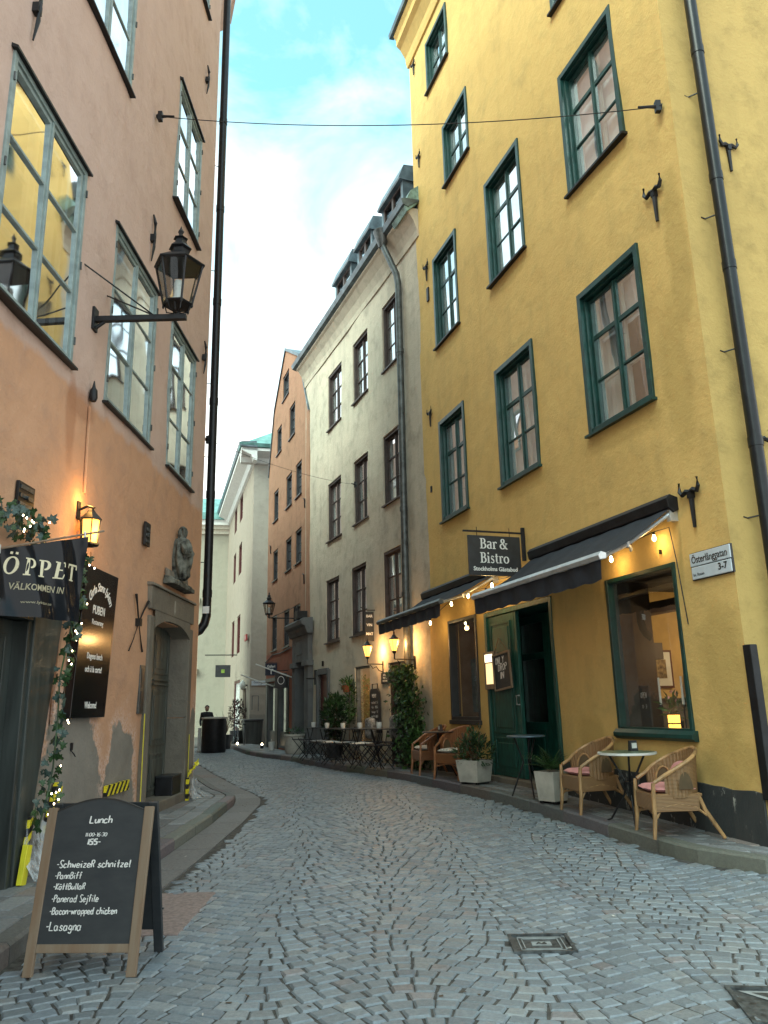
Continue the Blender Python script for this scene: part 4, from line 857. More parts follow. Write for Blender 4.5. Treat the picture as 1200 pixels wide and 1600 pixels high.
# ================================================================== left (salmon) house
BL_ = building('salmon_house', 'salmon and orange plastered corner house with pale blue-grey windows', FL)
LW = [(-.30, 1.15), (-2.72, -1.13), (-4.80, -3.45)]
hol = [(a_, b_, 4.78, 7.0) for a_, b_ in ((-.25, 1.34), LW[1], LW[2])] + [(-1.28, .2, 8.95, 11.07), (-4.62, -3.28, 8.95, 11.07), (-3.4, -2.0, 13.0, 15.0), (-4.72, -3.5, 13.8, 15.8), (2.5, 4.1, 4.78, 7.0), (2.5, 4.1, 8.95, 11.07)]
DL = (-4.95, -3.2, .30, 2.62); SHL = (.06, 3.2, .12, 2.30)
wall_mb(MB(), -5.62, 9, -.3, 17.2, [h + (.12,) for h in hol] + [DL + (.45,), SHL + (.25,)], .12, .03, .45, 11).build('wall', m_salmon, BL_)
e_ = MB(); Rr_ = Matrix.Rotation(radians(20 + .6), 3, 'Z')
# next facade of the same house, turned away at the corner
FL2 = Fr((-3.02, 12.38), radians(90 + 20 + 180)); W2 = [(x, x + 1.2, z, z + h_) for x in (-3.9, -6.8, -9.8, -13) for z, h_ in ((1.2, 1.6), (4.7, 2.1), (8.3, 1.5))]
w2 = MB(); wall_mb(w2, -20, -2.2, -.3, 11.2, W2, .1, .02, .9, 4); wall_mb(w2, -2.2, 0, -.3, 17.2, [], .1, .02, .9, 4)  # unseen far stretch cut low so more light reaches the houses opposite
w2.build('side_wall', m_salmon, BL_, tuple(Matrix.Rotation(-FL.phi, 3, 'Z') @ (FL2.p - FL.p)), FL2.phi - FL.phi)
FL2o = tuple(Matrix.Rotation(-FL.phi, 3, 'Z') @ (FL2.p - FL.p))
for h in W2:
    w_ = window(BL_, *h, 'flush', m_bluefr, m_pane, rows=(.5,), inner=False); w_.location = FL2o; w_.rotation_euler.z = FL2.phi - FL.phi
c_ = MB(); c_.prism([(-.05, 16.5), (.08, 16.5), (.2, 16.75), (.38, 16.9), (.42, 17.05), (.5, 17.1), (.5, 17.2), (-.05, 17.5)], -2.3, .12); c_.build('cornice', m_salmon, BL_, tuple(Matrix.Rotation(-FL.phi, 3, 'Z') @ (FL2.p - FL.p)), FL2.phi - FL.phi)
c_ = MB(); c_.prism([(-.05, 16.5), (.08, 16.5), (.2, 16.75), (.38, 16.9), (.42, 17.05), (.5, 17.1), (.5, 17.2), (-.05, 17.5)], -5.7, 9); c_.build('cornice', m_salmon, BL_)
for i, (x0, x1, z0, z1) in enumerate(hol):
    rows = (.34, .665) if i not in (2,) else (.33, .72)
    wn_ = window(BL_, x0, x1, z0, z1, 'flush', m_bluefr, m_panel, rows=rows, blind=None, curt=[(.05, .25), (.78, .95)] if i == 0 else None)
    d = MB(); d.prism([(.0, z1 + .035), (.06, z1 + .005), (.06, z1 - .02), (0, z1 - .005)], x0 - .04, x1 + .04); d.build('drip_moulding', m_black, wn_)
    sill(BL_, x0, x1, z0, m_black, .07, .02, .015)
    for zz in (.12, .5, .88):
        for xx in (x0 + .01, x1 - .01): MB().tube([(xx, .03, z0 + (z1 - z0) * zz - .04), (xx, .03, z0 + (z1 - z0) * zz + .04)], .011, 6).build('hinge', m_zinc, wn_)
def curl(par, x, z0, z1, m=m_black):
    a_ = MB(); zm = (z0 + z1) / 2; P = [(x + .02, .03, z1), (x - .03, .045, z1 - .1), (x - .015, .05, zm + .08), (x, .05, zm), (x - .01, .05, zm - .12), (x + .01, .03, z0)]; a_.tube(P, [.012, .024, .02, .026, .02, .008], 8); a_.box((x - .04, 0, zm - .05), (x + .03, .06, zm + .05)); return a_.build('wall_anchor', m, par, smooth=True)
curl(BL_, 1.10, 7.33, 8.05); curl(BL_, -2.35, 7.27, 7.97); curl(BL_, -4.74, 12.15, 12.75); curl(BL_, -5.25, 6.96, 7.56)
wa = MB(); cx, cz = -2.61, 2.50
for (dx, dz, r) in ((.12, .33, .014), (-.36, .30, .014), (.27, -.36, .007), (-.22, -.34, .009)): wa.tube([(cx, .04, cz), (cx + dx * .55, .035, cz + dz * .6), (cx + dx, .03, cz + dz)], [r * .7, r * .8, r * 1.3], 6)
wa.box((cx - .035, 0, cz - .045), (cx + .035, .07, cz + .045)); wa.build('crossed_anchor', m_black, BL_)
def hatch(x0, x1, z0, z1):
    h = MB(); h.box((x0, .0, z0), (x1, .03, z1)); hh_ = put('vent_hatch', None, BL_); o = h.build('vent_hatch', m_black, BL_, bevel=.004); bpy.data.objects.remove(hh_)
    for k in range(3): MB().box((x0 + .03, .03, z0 + .04 + k * .075), (x1 - .03, .038, z0 + .075 + k * .075)).build('louvre', m_iron, o)
    MB().tube([((x0 + x1) / 2, .03, (z0 + z1) / 2), ((x0 + x1) / 2, .055, (z0 + z1) / 2)], .018, 8).build('knob', m_iron, o)
hatch(.29, .58, 3.11, 3.36); hatch(-2.91, -2.71, 3.49, 3.79)
# portal
pt = MB(); x0, x1 = -5.13, -3.02
pt.box((x0, -.02, .22), (x0 + .18, .05, 2.64)); pt.box((x1 - .18, -.02, .22), (x1, .05, 2.64))
pt.box((x0, -.02, 2.72), (x1, .055, 3.02)); pt.prism([(-.02, 3.02), (.09, 3.02), (.075, 3.06), (-.02, 3.07)], x0 - .02, x1 + .02)
pt.build('portal_surround', m_portal, BL_, bevel=.012)
arcm = MB(); n = 16
for i in range(n):
    u0, u1 = i / n, (i + 1) / n; f_ = lambda u: 2.64 - .16 * (abs(2 * u - 1) ** 2.6)
    X0, X1 = x0 + .18 + (x1 - x0 - .36) * u0, x0 + .18 + (x1 - x0 - .36) * u1
    arcm.face([(X0, .05, f_(u0)), (X1, .05, f_(u1)), (X1, .05, 2.72), (X0, .05, 2.72)]); arcm.face([(X0, .05, f_(u0)), (X1, .05, f_(u1)), (X1, -.22, f_(u1)), (X0, -.22, f_(u0))])
arcm.build('arched_lintel', m_portal, BL_)
for zz in (.30, 1.35): pass
jm = MB(); jm.box((-4.955, -.44, .3), (-4.93, .02, 1.34)); jm.box((-4.955, -.44, 1.35), (-4.932, .02, 2.5)); jm.build('jamb_stones', m_portal, BL_)
kx = (x0 + x1) / 2; ks = MB(); ks.face([(kx - .03, .058, 2.95), (kx + .03, .058, 2.95), (kx + .05, .058, 2.80), (kx + .015, .058, 2.74), (kx - .05, .058, 2.80)]); ks.build('keystone_mark', mat('pale_limestone', (.32, .31, .27), .9), BL_)
ld = put('entrance_door', None, BL_)
for sgn, (a_, b_) in enumerate(((-4.08, -3.22), (-4.93, -4.09))):
    l = MB(); y = -.24; l.box((a_, y - .05, .32), (b_, y, 2.62)); panel(l, a_ + .09, b_ - .09, 1.95, 2.5, y); panel(l, a_ + .09, b_ - .09, .98, 1.74, y); panel(l, a_ + .09, b_ - .09, .40, .88, y)
    for z in (1.80, 1.86): l.box((a_ + .05, y, z), (b_ - .05, y + .03, z + .03))
    l.lathe([(.07, 0), (.05, .012)], (0, 0, 0), 14); n0 = len(l.v) - 28
    for i in range(n0, len(l.v)): X_, Y_, Z_ = l.v[i]; l.v[i] = ((a_ + b_) / 2 + X_ * .7, y + .01 + Z_, 2.23 + Y_ * 1.4)
    l.build('door_leaf', m_ddoor, ld, bevel=.005)
hd = MB(); hd.tube([(-3.40, -.24, 1.18), (-3.42, -.16, 1.2), (-3.42, -.14, 1.3), (-3.42, -.16, 1.4), (-3.40, -.24, 1.42)], .012, 8); hd.build('pull_handle', m_black, ld, smooth=True)
stp = MB(); stp.box((-5.0, -.44, .05), (-3.15, .06, .31)); stp.build('door_step', m_portal, BL_, bevel=.015)
stp = MB(); stp.box((-4.95, .06, .0), (-3.1, .20, .17)); stp.build('door_step', m_portal, BL_, bevel=.015)
ic = fthing(FL, 'intercom', 'grey intercom name panel beside the orange house door', 'intercom', -2.9, .0, 1.72); MB().box((-.09, 0, -.30), (.09, .03, .28)).build('plate', m_zinc, ic, bevel=.004)
for k in range(2):
    MB().box((-.05, .03, -.26 + k * .27), (.05, .036, -.03 + k * .27)).build('name_strip', m_signb, ic)
sw = MB(); sl_ = [(-.40, 2.34), (.16, 2.34), (.16, .08), (.0, .08)]
for y in (.005, .07): sw.face([(a_, y, b_) for a_, b_ in sl_])
for a_, b_ in zip(sl_, sl_[1:] + sl_[:1]): sw.face([(a_[0], .005, a_[1]), (b_[0], .005, b_[1]), (b_[0], .07, b_[1]), (a_[0], .07, a_[1])])
sw.build('shopfront_frame', m_shopf, BL_, bevel=.008); sw = MB(); sw.box((.16, -.12, .08), (.23, .05, 2.22)); sw.box((.16, -.12, 2.22), (3.2, .06, 2.34)); sw.build('shopfront_lintel', m_shopf, BL_, bevel=.008)
sh = put('shop_door', None, BL_); q = MB(); q.box((.23, -.14, .14), (1.35, -.08, 2.22)); panel(q, .34, 1.27, .3, 1.2, -.08); panel(q, .34, 1.27, 1.3, 2.1, -.08); q.build('door_leaf', m_shopf, sh, bevel=.006); q = MB(); q.box((1.36, -.14, .14), (3.19, -.09, 2.22)); q.build('shop_panel', m_shopf, sh)
# cement conduit, junction and cables
cd_ = MB(); cd_.tube([(-.745, .02, 4.55), (-.77, .02, 3.62)], .014, 6); cd_.tube([(-.70, .02, 3.2), (-.62, .02, 2.8), (-.46, .02, 2.6), (-.45, .02, 1.35)], .022, 6); cd_.build('wall_conduit', m_salmon, BL_)
jn = MB(); jn.lathe([(.03, -.07), (.045, -.03), (.04, .05), (.02, .08), (.005, .16)], (-.745, .05, 4.68), 10); jn.build('cable_insulator', m_black, BL_, smooth=True)
vt = MB(); vt.box((-.98, 0, 1.10), (-.94, .012, 1.17)); vt.tube([(-.96, .0, 1.1), (-.955, .03, 1.07), (-.98, .04, 1.04)], .006, 5); vt.build('door_stop_hook', m_black, BL_)
# downpipe on the turned corner
dq = put('downpipe', None, BL_); bpy.data.objects.remove(dq)
def worldpart(mb, name, m, par, F, **k):
    inv = Matrix.Rotation(-F.phi, 4, 'Z') @ Matrix.Translation(-F.p); mb.v = [tuple(inv @ Vector(p)) for p in mb.v]; return mb.build(name, m, par, **k)
q = MB(); px_, py_ = -3.04, 13.0; q.tube([(px_, py_, 17), (px_, py_, 2.98), (px_ - .03, py_ - .01, 2.85), (px_ - .10, py_ - .03, 2.74), (px_ - .25, py_ - .05, 2.66)], .073, 14)
for z in (3.3, 5.05, 6.8, 8.8, 10.8, 12.8): q.tube([(px_, py_, z), (px_, py_, z + .13)], .081, 14)
worldpart(q, 'downpipe', m_pipe, BL_, FL, smooth=True)
for z in (3.9, 5.8, 7.2, 9.5, 11.8): worldpart(MB().tube([(px_, py_, z), (px_ - .30, py_ - .15, z)], .008, 5), 'pipe_bracket', m_black, BL_, FL)
q = MB(); q.box((px_ - .05, py_ - .082, 3.02), (px_ + .06, py_ - .076, 3.14)); worldpart(q, 'pipe_sticker', m_text, BL_, FL)
# relief figure above the door
st = fthing(FL, 'stone_relief', 'weathered dark stone relief figure above the orange house door', 'relief', -4.15, .0, 3.14)
MB().box((-.56, 0, 0), (.52, .16, .06)).prism([(0, .06), (.14, .06), (.12, .10), (0, .12)], -.53, .49).build('ledge', m_statue, st, bevel=.01)
q = MB()
pr = [(.10, .12), (.17, .18), (.20, .34), (.22, .5), (.20, .62), (.15, .70), (.07, .735), (.085, .79), (.09, .83), (.065, .885), (.02, .91)]
def fig(u, v):
    i = v * (len(pr) - 1); k_ = min(int(i), len(pr) - 2); f = i - k_; r = pr[k_][0] * (1 - f) + pr[k_ + 1][0] * f; z = pr[k_][1] * (1 - f) + pr[k_ + 1][1] * f
    t = u * 2 * pi; r *= 1 + .14 * sin(t * 7 + z * 5) * (1 if z < .68 else .3); n_ = noise.noise(Vector((cos(t) * 2, sin(t) * 2, z * 9))) * .05
    return (cos(t) * (r + n_) * .78, .10 + sin(t) * (r + n_) * .65, z)
q.grid(fig, 40, 44); q.build('figure', m_statue, st, smooth=True)
q = MB(); q.tube([(-.12, .14, .64), (-.16, .20, .52), (-.05, .23, .50)], [.05, .045, .03], 8); q.tube([(.12, .14, .64), (.17, .19, .50), (.06, .23, .46)], [.05, .045, .03], 8); q.lathe([(.02, -.07), (.06, -.04), (.065, .02), (.045, .07), (.02, .09)], (.05, .20, .56), 10); q.build('arms_and_child', m_statue, st, smooth=True)
q = MB(); q.prism([(0, .1), (.08, .1), (.06, .34), (0, .36)], -.5, -.22); q.prism([(0, .1), (.08, .1), (.06, .2), (0, .24)], .2, .46); q.build('broken_scroll', m_portal, st, bevel=.02)
# ---- street lantern
def bar(mb, a_, b_, r, n=4, m=0): mb.tube([a_, b_], r, n, m)
def lantern(par, z0, s=1, n=6, glow=False, gm=None):
    """hexagonal lantern: bottom ring at z0; returns parts under par"""
    rb, rt, h = .155 * s, .255 * s, .46 * s
    f = MB(); ang = [2 * pi * (i + .5) / n for i in range(n)]; B_ = [(cos(t) * rb, sin(t) * rb, z0) for t in ang]; T = [(cos(t) * rt, sin(t) * rt, z0 + h) for t in ang]
    for i in range(n):
        j = (i + 1) % n; bar(f, B_[i], T[i], .012 * s); bar(f, B_[i], B_[j], .014 * s); bar(f, T[i], T[j], .014 * s)
        f.lathe([(.002, -.05 * s), (.013 * s, -.03 * s), (.013 * s, 0)], B_[i], 6)
        f.tube([(B_[i][0] * .9, B_[i][1] * .9, z0 - .005), (B_[i][0] * .75, B_[i][1] * .75, z0 - .09 * s), (0, 0, z0 - .11 * s)], .007 * s, 4)
    f.lathe([(rb * .95, -.012 * s), (rb * .95, .0)], (0, 0, z0), n); f.build('cage', m_black, par)
    r = MB(); r.lathe([(rt * 1.10, 0), (rt * 1.10, .012 * s), (rt * .52, .12 * s), (rt * .36, .15 * s), (rt * .36, .2 * s), (rt * .5, .215 * s), (rt * .3, .27 * s), (rt * .22, .33 * s), (rt * .32, .34 * s), (rt * .13, .37 * s), (.02 * s, .40 * s), (.035 * s, .43 * s), (.012 * s, .47 * s), (.002, .50 * s)], (0, 0, z0 + h), n); r.build('roof', m_black, par)
    for i in range(n):
        j = (i + 1) % n; p = MB(); k = .985; p.face([tuple(v * k if c < 2 else v for c, v in enumerate(q)) for q in (B_[i], B_[j], T[j], T[i])]); p.build('pane', gm or m_pane2, par)
    b = MB()
    if glow: b.lathe([(.02 * s, 0), (.07 * s, .08 * s), (.08 * s, .18 * s), (.03 * s, .3 * s)], (0, 0, z0 + .05 * s), 12); b.build('bulb', m_bulb, par, smooth=True)
    else: b.lathe([(.09 * s, 0), (.09 * s, .02 * s), (.05 * s, .03 * s), (.05 * s, .22 * s), (.04 * s, .25 * s)], (0, 0, z0 + .03 * s), 12); b.build('burner', m_lead, par, smooth=True)
sl1 = fthing(FL, 'street_lamp', 'large unlit black street lantern on a long bracket from the salmon wall', 'street lamp', -.72, .90, 5.54)
q = MB(); q.box((-.03, -.90, -.03), (.03, .10, .03)); q.box((-.06, -.90, -.13), (.06, -.87, .13)); q.tube([(0, -.87, -.10), (0, -.78, -.03)], .02, 6); q.build('bracket_arm', m_black, sl1, bevel=.004)
q = MB(); q.tube([(.34, -.90, .46), (0, -.25, .03)], .009, 5); q.tube([(-.30, -.90, .46), (0, -.25, .03)], .009, 5); q.build('stay_rod', m_black, sl1)
q = MB(); q.tube([(0, 0, .02), (0, 0, .06)], .03, 8); q.tube([(.10, 0, .13), (.08, 0, .06), (.0, 0, .03), (-.08, 0, .06), (-.10, 0, .13)], .010, 6); q.build('stem', m_black, sl1); lantern(sl1, .15, 1.0)
# small wall lantern, lit
wl = fthing(FL, 'wall_lantern', 'small lit amber wall lantern above the black banner', 'wall lantern', -.66, .15, 3.05)
q = MB(); q.box((-.035, -.15, .27), (.035, -.12, .45)); q.tube([(0, -.13, .36), (0, -.04, .40), (0, .03, .38), (0, .0, .33)], .014, 8); q.build('bracket_arm', m_black, wl, smooth=True)
q = MB(); q.lathe([(.115, .25), (.115, .262), (.05, .33), (.03, .36), (.006, .38)], n=6); q.lathe([(.03, -.02), (.105, 0), (.105, .015), (.09, .02)], n=6)
for i in range(6): t = 2 * pi * (i + .5) / 6; q.tube([(cos(t) * .085, sin(t) * .085, .015), (cos(t) * .098, sin(t) * .098, .25)], .007, 4)
q.build('cage', m_black, wl); q = MB(); q.lathe([(.078, .022), (.091, .25)], n=6); q.build('glass_shade', m_lampy, wl)
L1 = bpy.data.lights.new('lantern_light', 'POINT'); L1.energy = 4.5; L1.color = (1, .55, .16); L1.shadow_soft_size = .08; put('lantern_light', L1, None, FL.w(-.66, .33, 3.18))
L1 = bpy.data.lights.new('lantern_glow', 'POINT'); L1.energy = 2.5; L1.color = (1, .50, .12); L1.shadow_soft_size = .05; put('lantern_glow', L1, None, FL.w(-.66, .13, 3.48))
# black wall menu sign
ms = fthing(FL, 'wall_sign', 'tall glossy black restaurant sign on the orange wall', 'sign', -1.155, .03, 2.14); ms.rotation_euler = (radians(-2.2), 0, FL.phi)
MB().box((-.44, 0, -.74), (.44, .07, .74)).build('board', m_gsign, ms, bevel=.004)
arcT = 'Gamla Stans Lyktan'
for i, ch in enumerate(arcT):
    t = (i - (len(arcT) - 1) / 2) / len(arcT) * 2.0; x = -sin(t) * .34
    if ch != ' ': text(ms, ch, .125, m_text, -(-x), .0715, .32 + cos(t) * .26, rot=(pi / 2, t, pi), shear=.3) if False else put('lettering', text_mesh(ch, .12, m_text, off=.002, shear=.25), ms, (x, .0715, .26 + cos(t) * .30), (pi / 2, t, pi))
text(ms, 'PUBEN', .12, m_text, .02, .0715, .32, sx=.9, off=.0015); text(ms, 'Restaurang', .075, m_text, .02, .0715, .20, sx=.9)
text(ms, 'Dagens lunch', .085, m_text, -.0, .0715, -.14, sx=.9, off=.001); text(ms, 'och à la carte!', .085, m_text, -.0, .0715, -.27, sx=.9, off=.001); text(ms, 'Welcome!', .09, m_text, -.02, .0715, -.62, sx=.8, off=.0015)
# vinyl banner on a pole standing out from the shopfront
bn = thing('banner', 'black vinyl banner lettered ÖPPET VÄLKOMMEN IN on a slanting pole', 'banner', (-3.06, 5.93, 2.7), radians(90 - 36.5))
# local x: outward along the pole heading 36.5 deg; camera side is -y... lettering faces -y
Lb = .78
bz = lambda u: .27 * u
q = MB()
def bf(u, v): x = -.04 + (Lb + .04) * u; top = .24 * u - .0; bot = -.50; z = top + (bot - top) * v; return (x, .035 * sin(u * 7 + v * 1.5) * (.3 + v) + .02 * sin(u * 17 - v * 4), z)
q.grid(bf, 40, 30); bb = q.build('banner_sheet', m_vinyl, bn, smooth=True)
def wrap_to(o):
    for v in o.data.vertices:
        w = o.matrix_basis @ v.co; u = (w.x + .04) / (Lb + .04); top = .24 * u; vv = (top - w.z) / (top + .50)
        y = .035 * sin(u * 7 + vv * 1.5) * (.3 + vv) + .02 * sin(u * 17 - vv * 4); v.co = Vector((w.x, y - .004, w.z))
    o.matrix_basis = Matrix.Identity(4)
o1 = put_serif(bn, 'ÖPPET', .145, .40, -.165, 0, m_cream2, 1, 1.18, .1, fit=.66); wrap_to(o1)
o2 = text(bn, 'VÄLKOMMEN IN', .075, m_cream2, .36, 0, -.26, sx=.80, rot=(pi / 2, 0, 0), off=.001, shear=.1); o2.data.transform(Matrix.Identity(4)); wrap_to(o2)
o3 = text(bn, 'www.lyktan.se', .035, m_cream2, .36, 0, -.38, sx=1.3, rot=(pi / 2, 0, 0)); wrap_to(o3)
q = MB(); q.tube([(-.15, .01, -.03), (Lb + .16, .01, .32)], .010, 6); q.build('pole', m_wood, bn)
q = MB()
for u in (.03, .97): q.tube([(Lb * u, .01, .24 * u - .02), (Lb * u, .01, .24 * u + .05)], .012, 6)
q.build('eyelet', m_alu, bn)
# hazard tape strips, plastic film
def slab(F, name, label, cat, x, z0, z1, w, y, m, tilt=0, group=None, lean=0):
    t = fthing(F, name, label, cat, x, y, z0); t.rotation_euler = (lean, tilt, F.phi); MB().box((-w / 2, 0, 0), (w / 2, .008 if w < .03 else .045, z1 - z0)).build('strip', m, t, bevel=.004); return t
slab(FL, 'hazard_guard', 'black and yellow guard rail beside the lunch board', 'hazard guard', -.42, .35, .86, .12, .03, m_haz, radians(-22), 'hazard guards on the left wall')
slab(FL, 'hazard_guard', 'narrow striped guard strip left of the plastic sheet', 'hazard guard', .02, .30, .62, .07, .05, m_haz, radians(-14), 'hazard guards on the left wall')
slab(FL, 'tape_strip', 'bright yellow torn tape at the foot of the left wall', 'tape', .10, .12, .42, .09, .09, m_yel, radians(-12), 'yellow tape strips')
slab(FL, 'tape_strip', 'long thin yellow tape line left of the orange house door', 'tape', -2.97, .35, 1.42, .022, .052, m_yel, 0, 'yellow tape strips')
slab(FL, 'tape_strip', 'thin yellow tape line right of the orange house door', 'tape', -5.10, .35, 1.1, .02, .055, m_yel, 0, 'yellow tape strips')
slab(FL, 'hazard_guard', 'short striped guard at the far corner of the orange house', 'hazard guard', -4.98, .17, .50, .05, .07, m_haz, 0, 'hazard guards on the left wall')
t = fthing(FL, 'tape_strip', 'crumpled yellow tape knot at the far corner of the orange house', 'tape', -5.05, .06, .47, 0, 'yellow tape strips'); q = MB(); q.grid(lambda u, v: (.12 - .60 * u, .04 + .05 * noise.noise(Vector((u * 6, v * 3, 1))), .02 + .18 * u + .06 * v + .03 * noise.noise(Vector((u * 9, v, 4)))), 20, 3); q.build('strip', m_yel, t)
t = fthing(FL, 'hazard_guard', 'taped striped patch low on the orange wall above the lunch board', 'hazard guard', -2.2, .02, .58, 0, 'hazard guards on the left wall'); MB().box((-.36, 0, 0), (.36, .03, .11)).build('strip', m_haz, t)
def sheet(label, x0, x1, z0, z1, y, sp):
    t = fthing(FL, 'plastic_sheet', label, 'plastic sheet', x0, y, z0, 0, 'plastic sheets taped to the left wall')
    q = MB(); q.grid(lambda u, v: ((x1 - x0) * (u + (u - .5) * (1 - v) * sp), .03 + .05 * noise.noise(Vector((u * 5, v * 2, x0))) + (1 - v) ** 3 * .16, .01 + (z1 - z0) * v * (1 - .25 * u) + .01 * noise.noise(Vector((u * 8, v * 8, 2)))), 30, 24); q.build('film', m_film, t, smooth=True)
sheet('crumpled clear plastic sheet at the wall behind the lunch board', .02, -.50, .14, .62, .03, .3)
sheet('crumpled clear plastic sheet at the far corner of the orange house', -5.0, -5.55, .17, .52, .05, .8)
bk = fthing(FL, 'doormat_box', 'low black box standing in the orange house doorway', 'box', -4.66, -.10, .31); MB().box((-.22, -.12, 0), (.22, .12, .24)).build('box_body', m_black, bk, bevel=.01); MB().box((-.225, -.125, .24), (.225, .125, .26)).build('lid', m_signb, bk, bevel=.004)
# ---- garland with lights
gr = fthing(FL, 'garland', 'ivy garland with fairy lights down the shopfront edge', 'garland', 0, 0, 0)
gpts = [Vector(p) for p in ((-.60, .14, 2.95), (-.60, .12, 2.55), (-.50, .12, 2.32), (-.36, .14, 2.08), (-.28, .13, 1.75), (-.26, .15, 1.37), (-.24, .15, 1.0), (-.12, .17, .76), (.02, .18, .54))]
q = MB(); q.tube(gpts, .008, 5); q.build('cable', m_leaf, gr)
def ivymesh(m):
    b = MB(); P = [(0, 0), (.35, -.12), (.5, .12), (.32, .22), (.42, .5), (.15, .45), (0, .8), (-.15, .45), (-.42, .5), (-.32, .22), (-.5, .12), (-.35, -.12)]
    c = (0, .04, .18); k = [(x, .04 * abs(x) * -2, z) for x, z in P]
    for i in range(len(k)): b.face([c, k[i], k[(i + 1) % len(k)]])
    return b.mesh('ivy_leaf', [m])
IV = [ivymesh(m_leaf), ivymesh(m_leaf3), ivymesh(m_leaf)]
def gp(t): t *= len(gpts) - 1; i = min(int(t), len(gpts) - 2); return gpts[i].lerp(gpts[i + 1], t - i)
rg = random.Random(5)
for i in range(160):
    t = rg.random(); p = gp(t) + Vector((rg.uniform(-.07, .07), rg.uniform(-.05, .08), rg.uniform(-.03, .03))) * (.7 + t * .7); o = put('ivy_leaf', IV[rg.randrange(3)], gr, p, (rg.uniform(-.7, 1.0), rg.uniform(-3, 3), rg.uniform(-1.9, 1.9))); s_ = rg.uniform(.05, .105); o.scale = (s_, s_, s_)
bm_ = MB().lathe([(.001, -.010), (.0055, -.005), (.0055, .004), (.001, .008)], n=8).mesh('fairy_light', [m_fairy])
for i in range(20): p = gp(rg.random()) + Vector((rg.uniform(-.06, .06), rg.uniform(.05, .11), 0)); put('fairy_light', bm_, gr, p)
g2 = fthing(FL, 'garland', 'short dark evergreen garland above the banner pole', 'garland', .55, .12, 2.95); 
for i in range(80): o = put('ivy_leaf', IV[i % 2], g2, (rg.uniform(-.25, .5), rg.uniform(-.08, .1), rg.uniform(-.12, .12)), (rg.uniform(-1, 1), rg.uniform(-3, 3), rg.uniform(-2, 2))); s_ = rg.uniform(.06, .11); o.scale = (s_, s_, s_)
for i in range(8): put('fairy_light', bm_, g2, (rg.uniform(-.2, .4), .12, rg.uniform(-.1, .1)))
# ---- lunch board
ab = thing('lunch_board', 'wooden A-frame chalkboard with handwritten lunch menu at the kerb', 'chalkboard', (-1.785, 4.84, gz(-1.78, 4.84)), radians(-3))
def leg(x, m, par): q = MB(); q.box((x - .032, -.014, 0), (x + .032, .014, .94)); return q.build('leg', m, par, bevel=.003)
fp = put('front_panel', None, ab, (0, 0, 0), (radians(-11), 0, 0))
for sx_ in (-1, 1):
    q = MB(); q.box((sx_ * .30 - .028, -.012, 0), (sx_ * .30 + .028, .016, .90)); q.build('leg', m_wood, fp, bevel=.003)
q = MB(); q.box((-.272, -.008, .12), (.272, .014, .165)); q.build('rail', m_wood, fp, bevel=.003)
q = MB(); n = 24; P = [(-.272, .165), (.272, .165)] + [(.272 - .544 * i / n, .875 + .07 * sin(pi * i / n)) for i in range(n + 1)]
q.poly(P, [], -.004); q.poly(P, [], .006)
for a_, b_ in zip(P, P[1:] + P[:1]): q.face([(a_[0], -.004, a_[1]), (b_[0], -.004, b_[1]), (b_[0], .006, b_[1]), (a_[0], .006, a_[1])])
q.build('blackboard', m_board, fp)
q = MB(); q.tube([(p[0], 0, p[1] + .004) for p in P[2:]], .007, 5); q.build('arched_edge', m_dark, fp)
for (s_, sz, x, z, fit, w) in (('Lunch', .040, -.06, .81, .145, .0055), ('11:00-16:30', .020, -.075, .735, .135, .0026), ('155-', .030, -.055, .69, .085, .006), ('-SchweizeR schnitzel', .038, -.225, .565, .455, .005), ('-PannBiff', .034, -.225, .505, .165, .005), ('-KöttBullaR', .032, -.225, .448, .195, .005), ('-Panerad Sejfile', .036, -.225, .382, .285, .0048), ('-Bacon-wrapped chicken', .034, -.225, .318, .405, .0052), ('-Lasagna', .044, -.232, .235, .215, .0052)):
    put_chalk(fp, s_, sz, x, z, -.0065, flip=False, fit=fit, w=w)
rp_ = put('rear_panel', None, ab, (0, .46, 0), (radians(14), 0, 0))
for sx_ in (-1, 1): q = MB(); q.box((sx_ * .30 - .028, -.012, 0), (sx_ * .30 + .028, .016, .93)); q.build('leg', m_board, rp_, bevel=.003)
q = MB(); q.box((-.272, -.004, .14), (.272, .006, .93)); q.build('board', m_board, rp_)
# ================================================================== grey-beige house
BG = building('grey_house', 'narrow grey-beige plastered house with brown windows and three dormers', FG)
GW = [(1.38, 2.40, 3.12, 4.80), (3.45, 4.54, 3.12, 4.80), (5.48, 6.60, 3.12, 4.80), (1.18, 2.25, 5.86, 7.50), (3.22, 4.25, 5.86, 7.50), (5.25, 6.40, 5.86, 7.50), (1.03, 2.10, 9.08, 10.75), (3.10, 4.20, 9.08, 10.75), (5.15, 6.33, 9.08, 10.75)]
GD2 = (1.35, 2.20, .2, 2.34); GWs = (3.30, 4.33, .55, 2.36); GDm = (6.42, 7.25, .2, 2.32)
wall_mb(MB(), -.12, 8.6, -.3, 11.9, [h + (.13,) for h in GW] + [GD2 + (.3,), GWs + (.2,), GDm + (.35,)], .13, .03, .4, 21).build('wall', m_grey, BG)
for i, h in enumerate(GW): window(BG, *h, 'plain', m_brownfr, m_pane, rows=(.34, .67), blind=(.0, .95, .97)[(i * 2 + i // 3) % 3] or None, curt=[(.05, .35), (.65, .95)] if i % 2 == 0 else None); sill(BG, h[0], h[1], h[2], m_brownfr, .06)
c = MB(); c.prism([(-.02, 11.35), (.03, 11.35), (.05, 11.5), (.12, 11.7), (.24, 11.88), (.30, 11.92), (.30, 12.0), (-.02, 12.02)], -.12, 8.65); c.build('cornice', m_grey, BG)
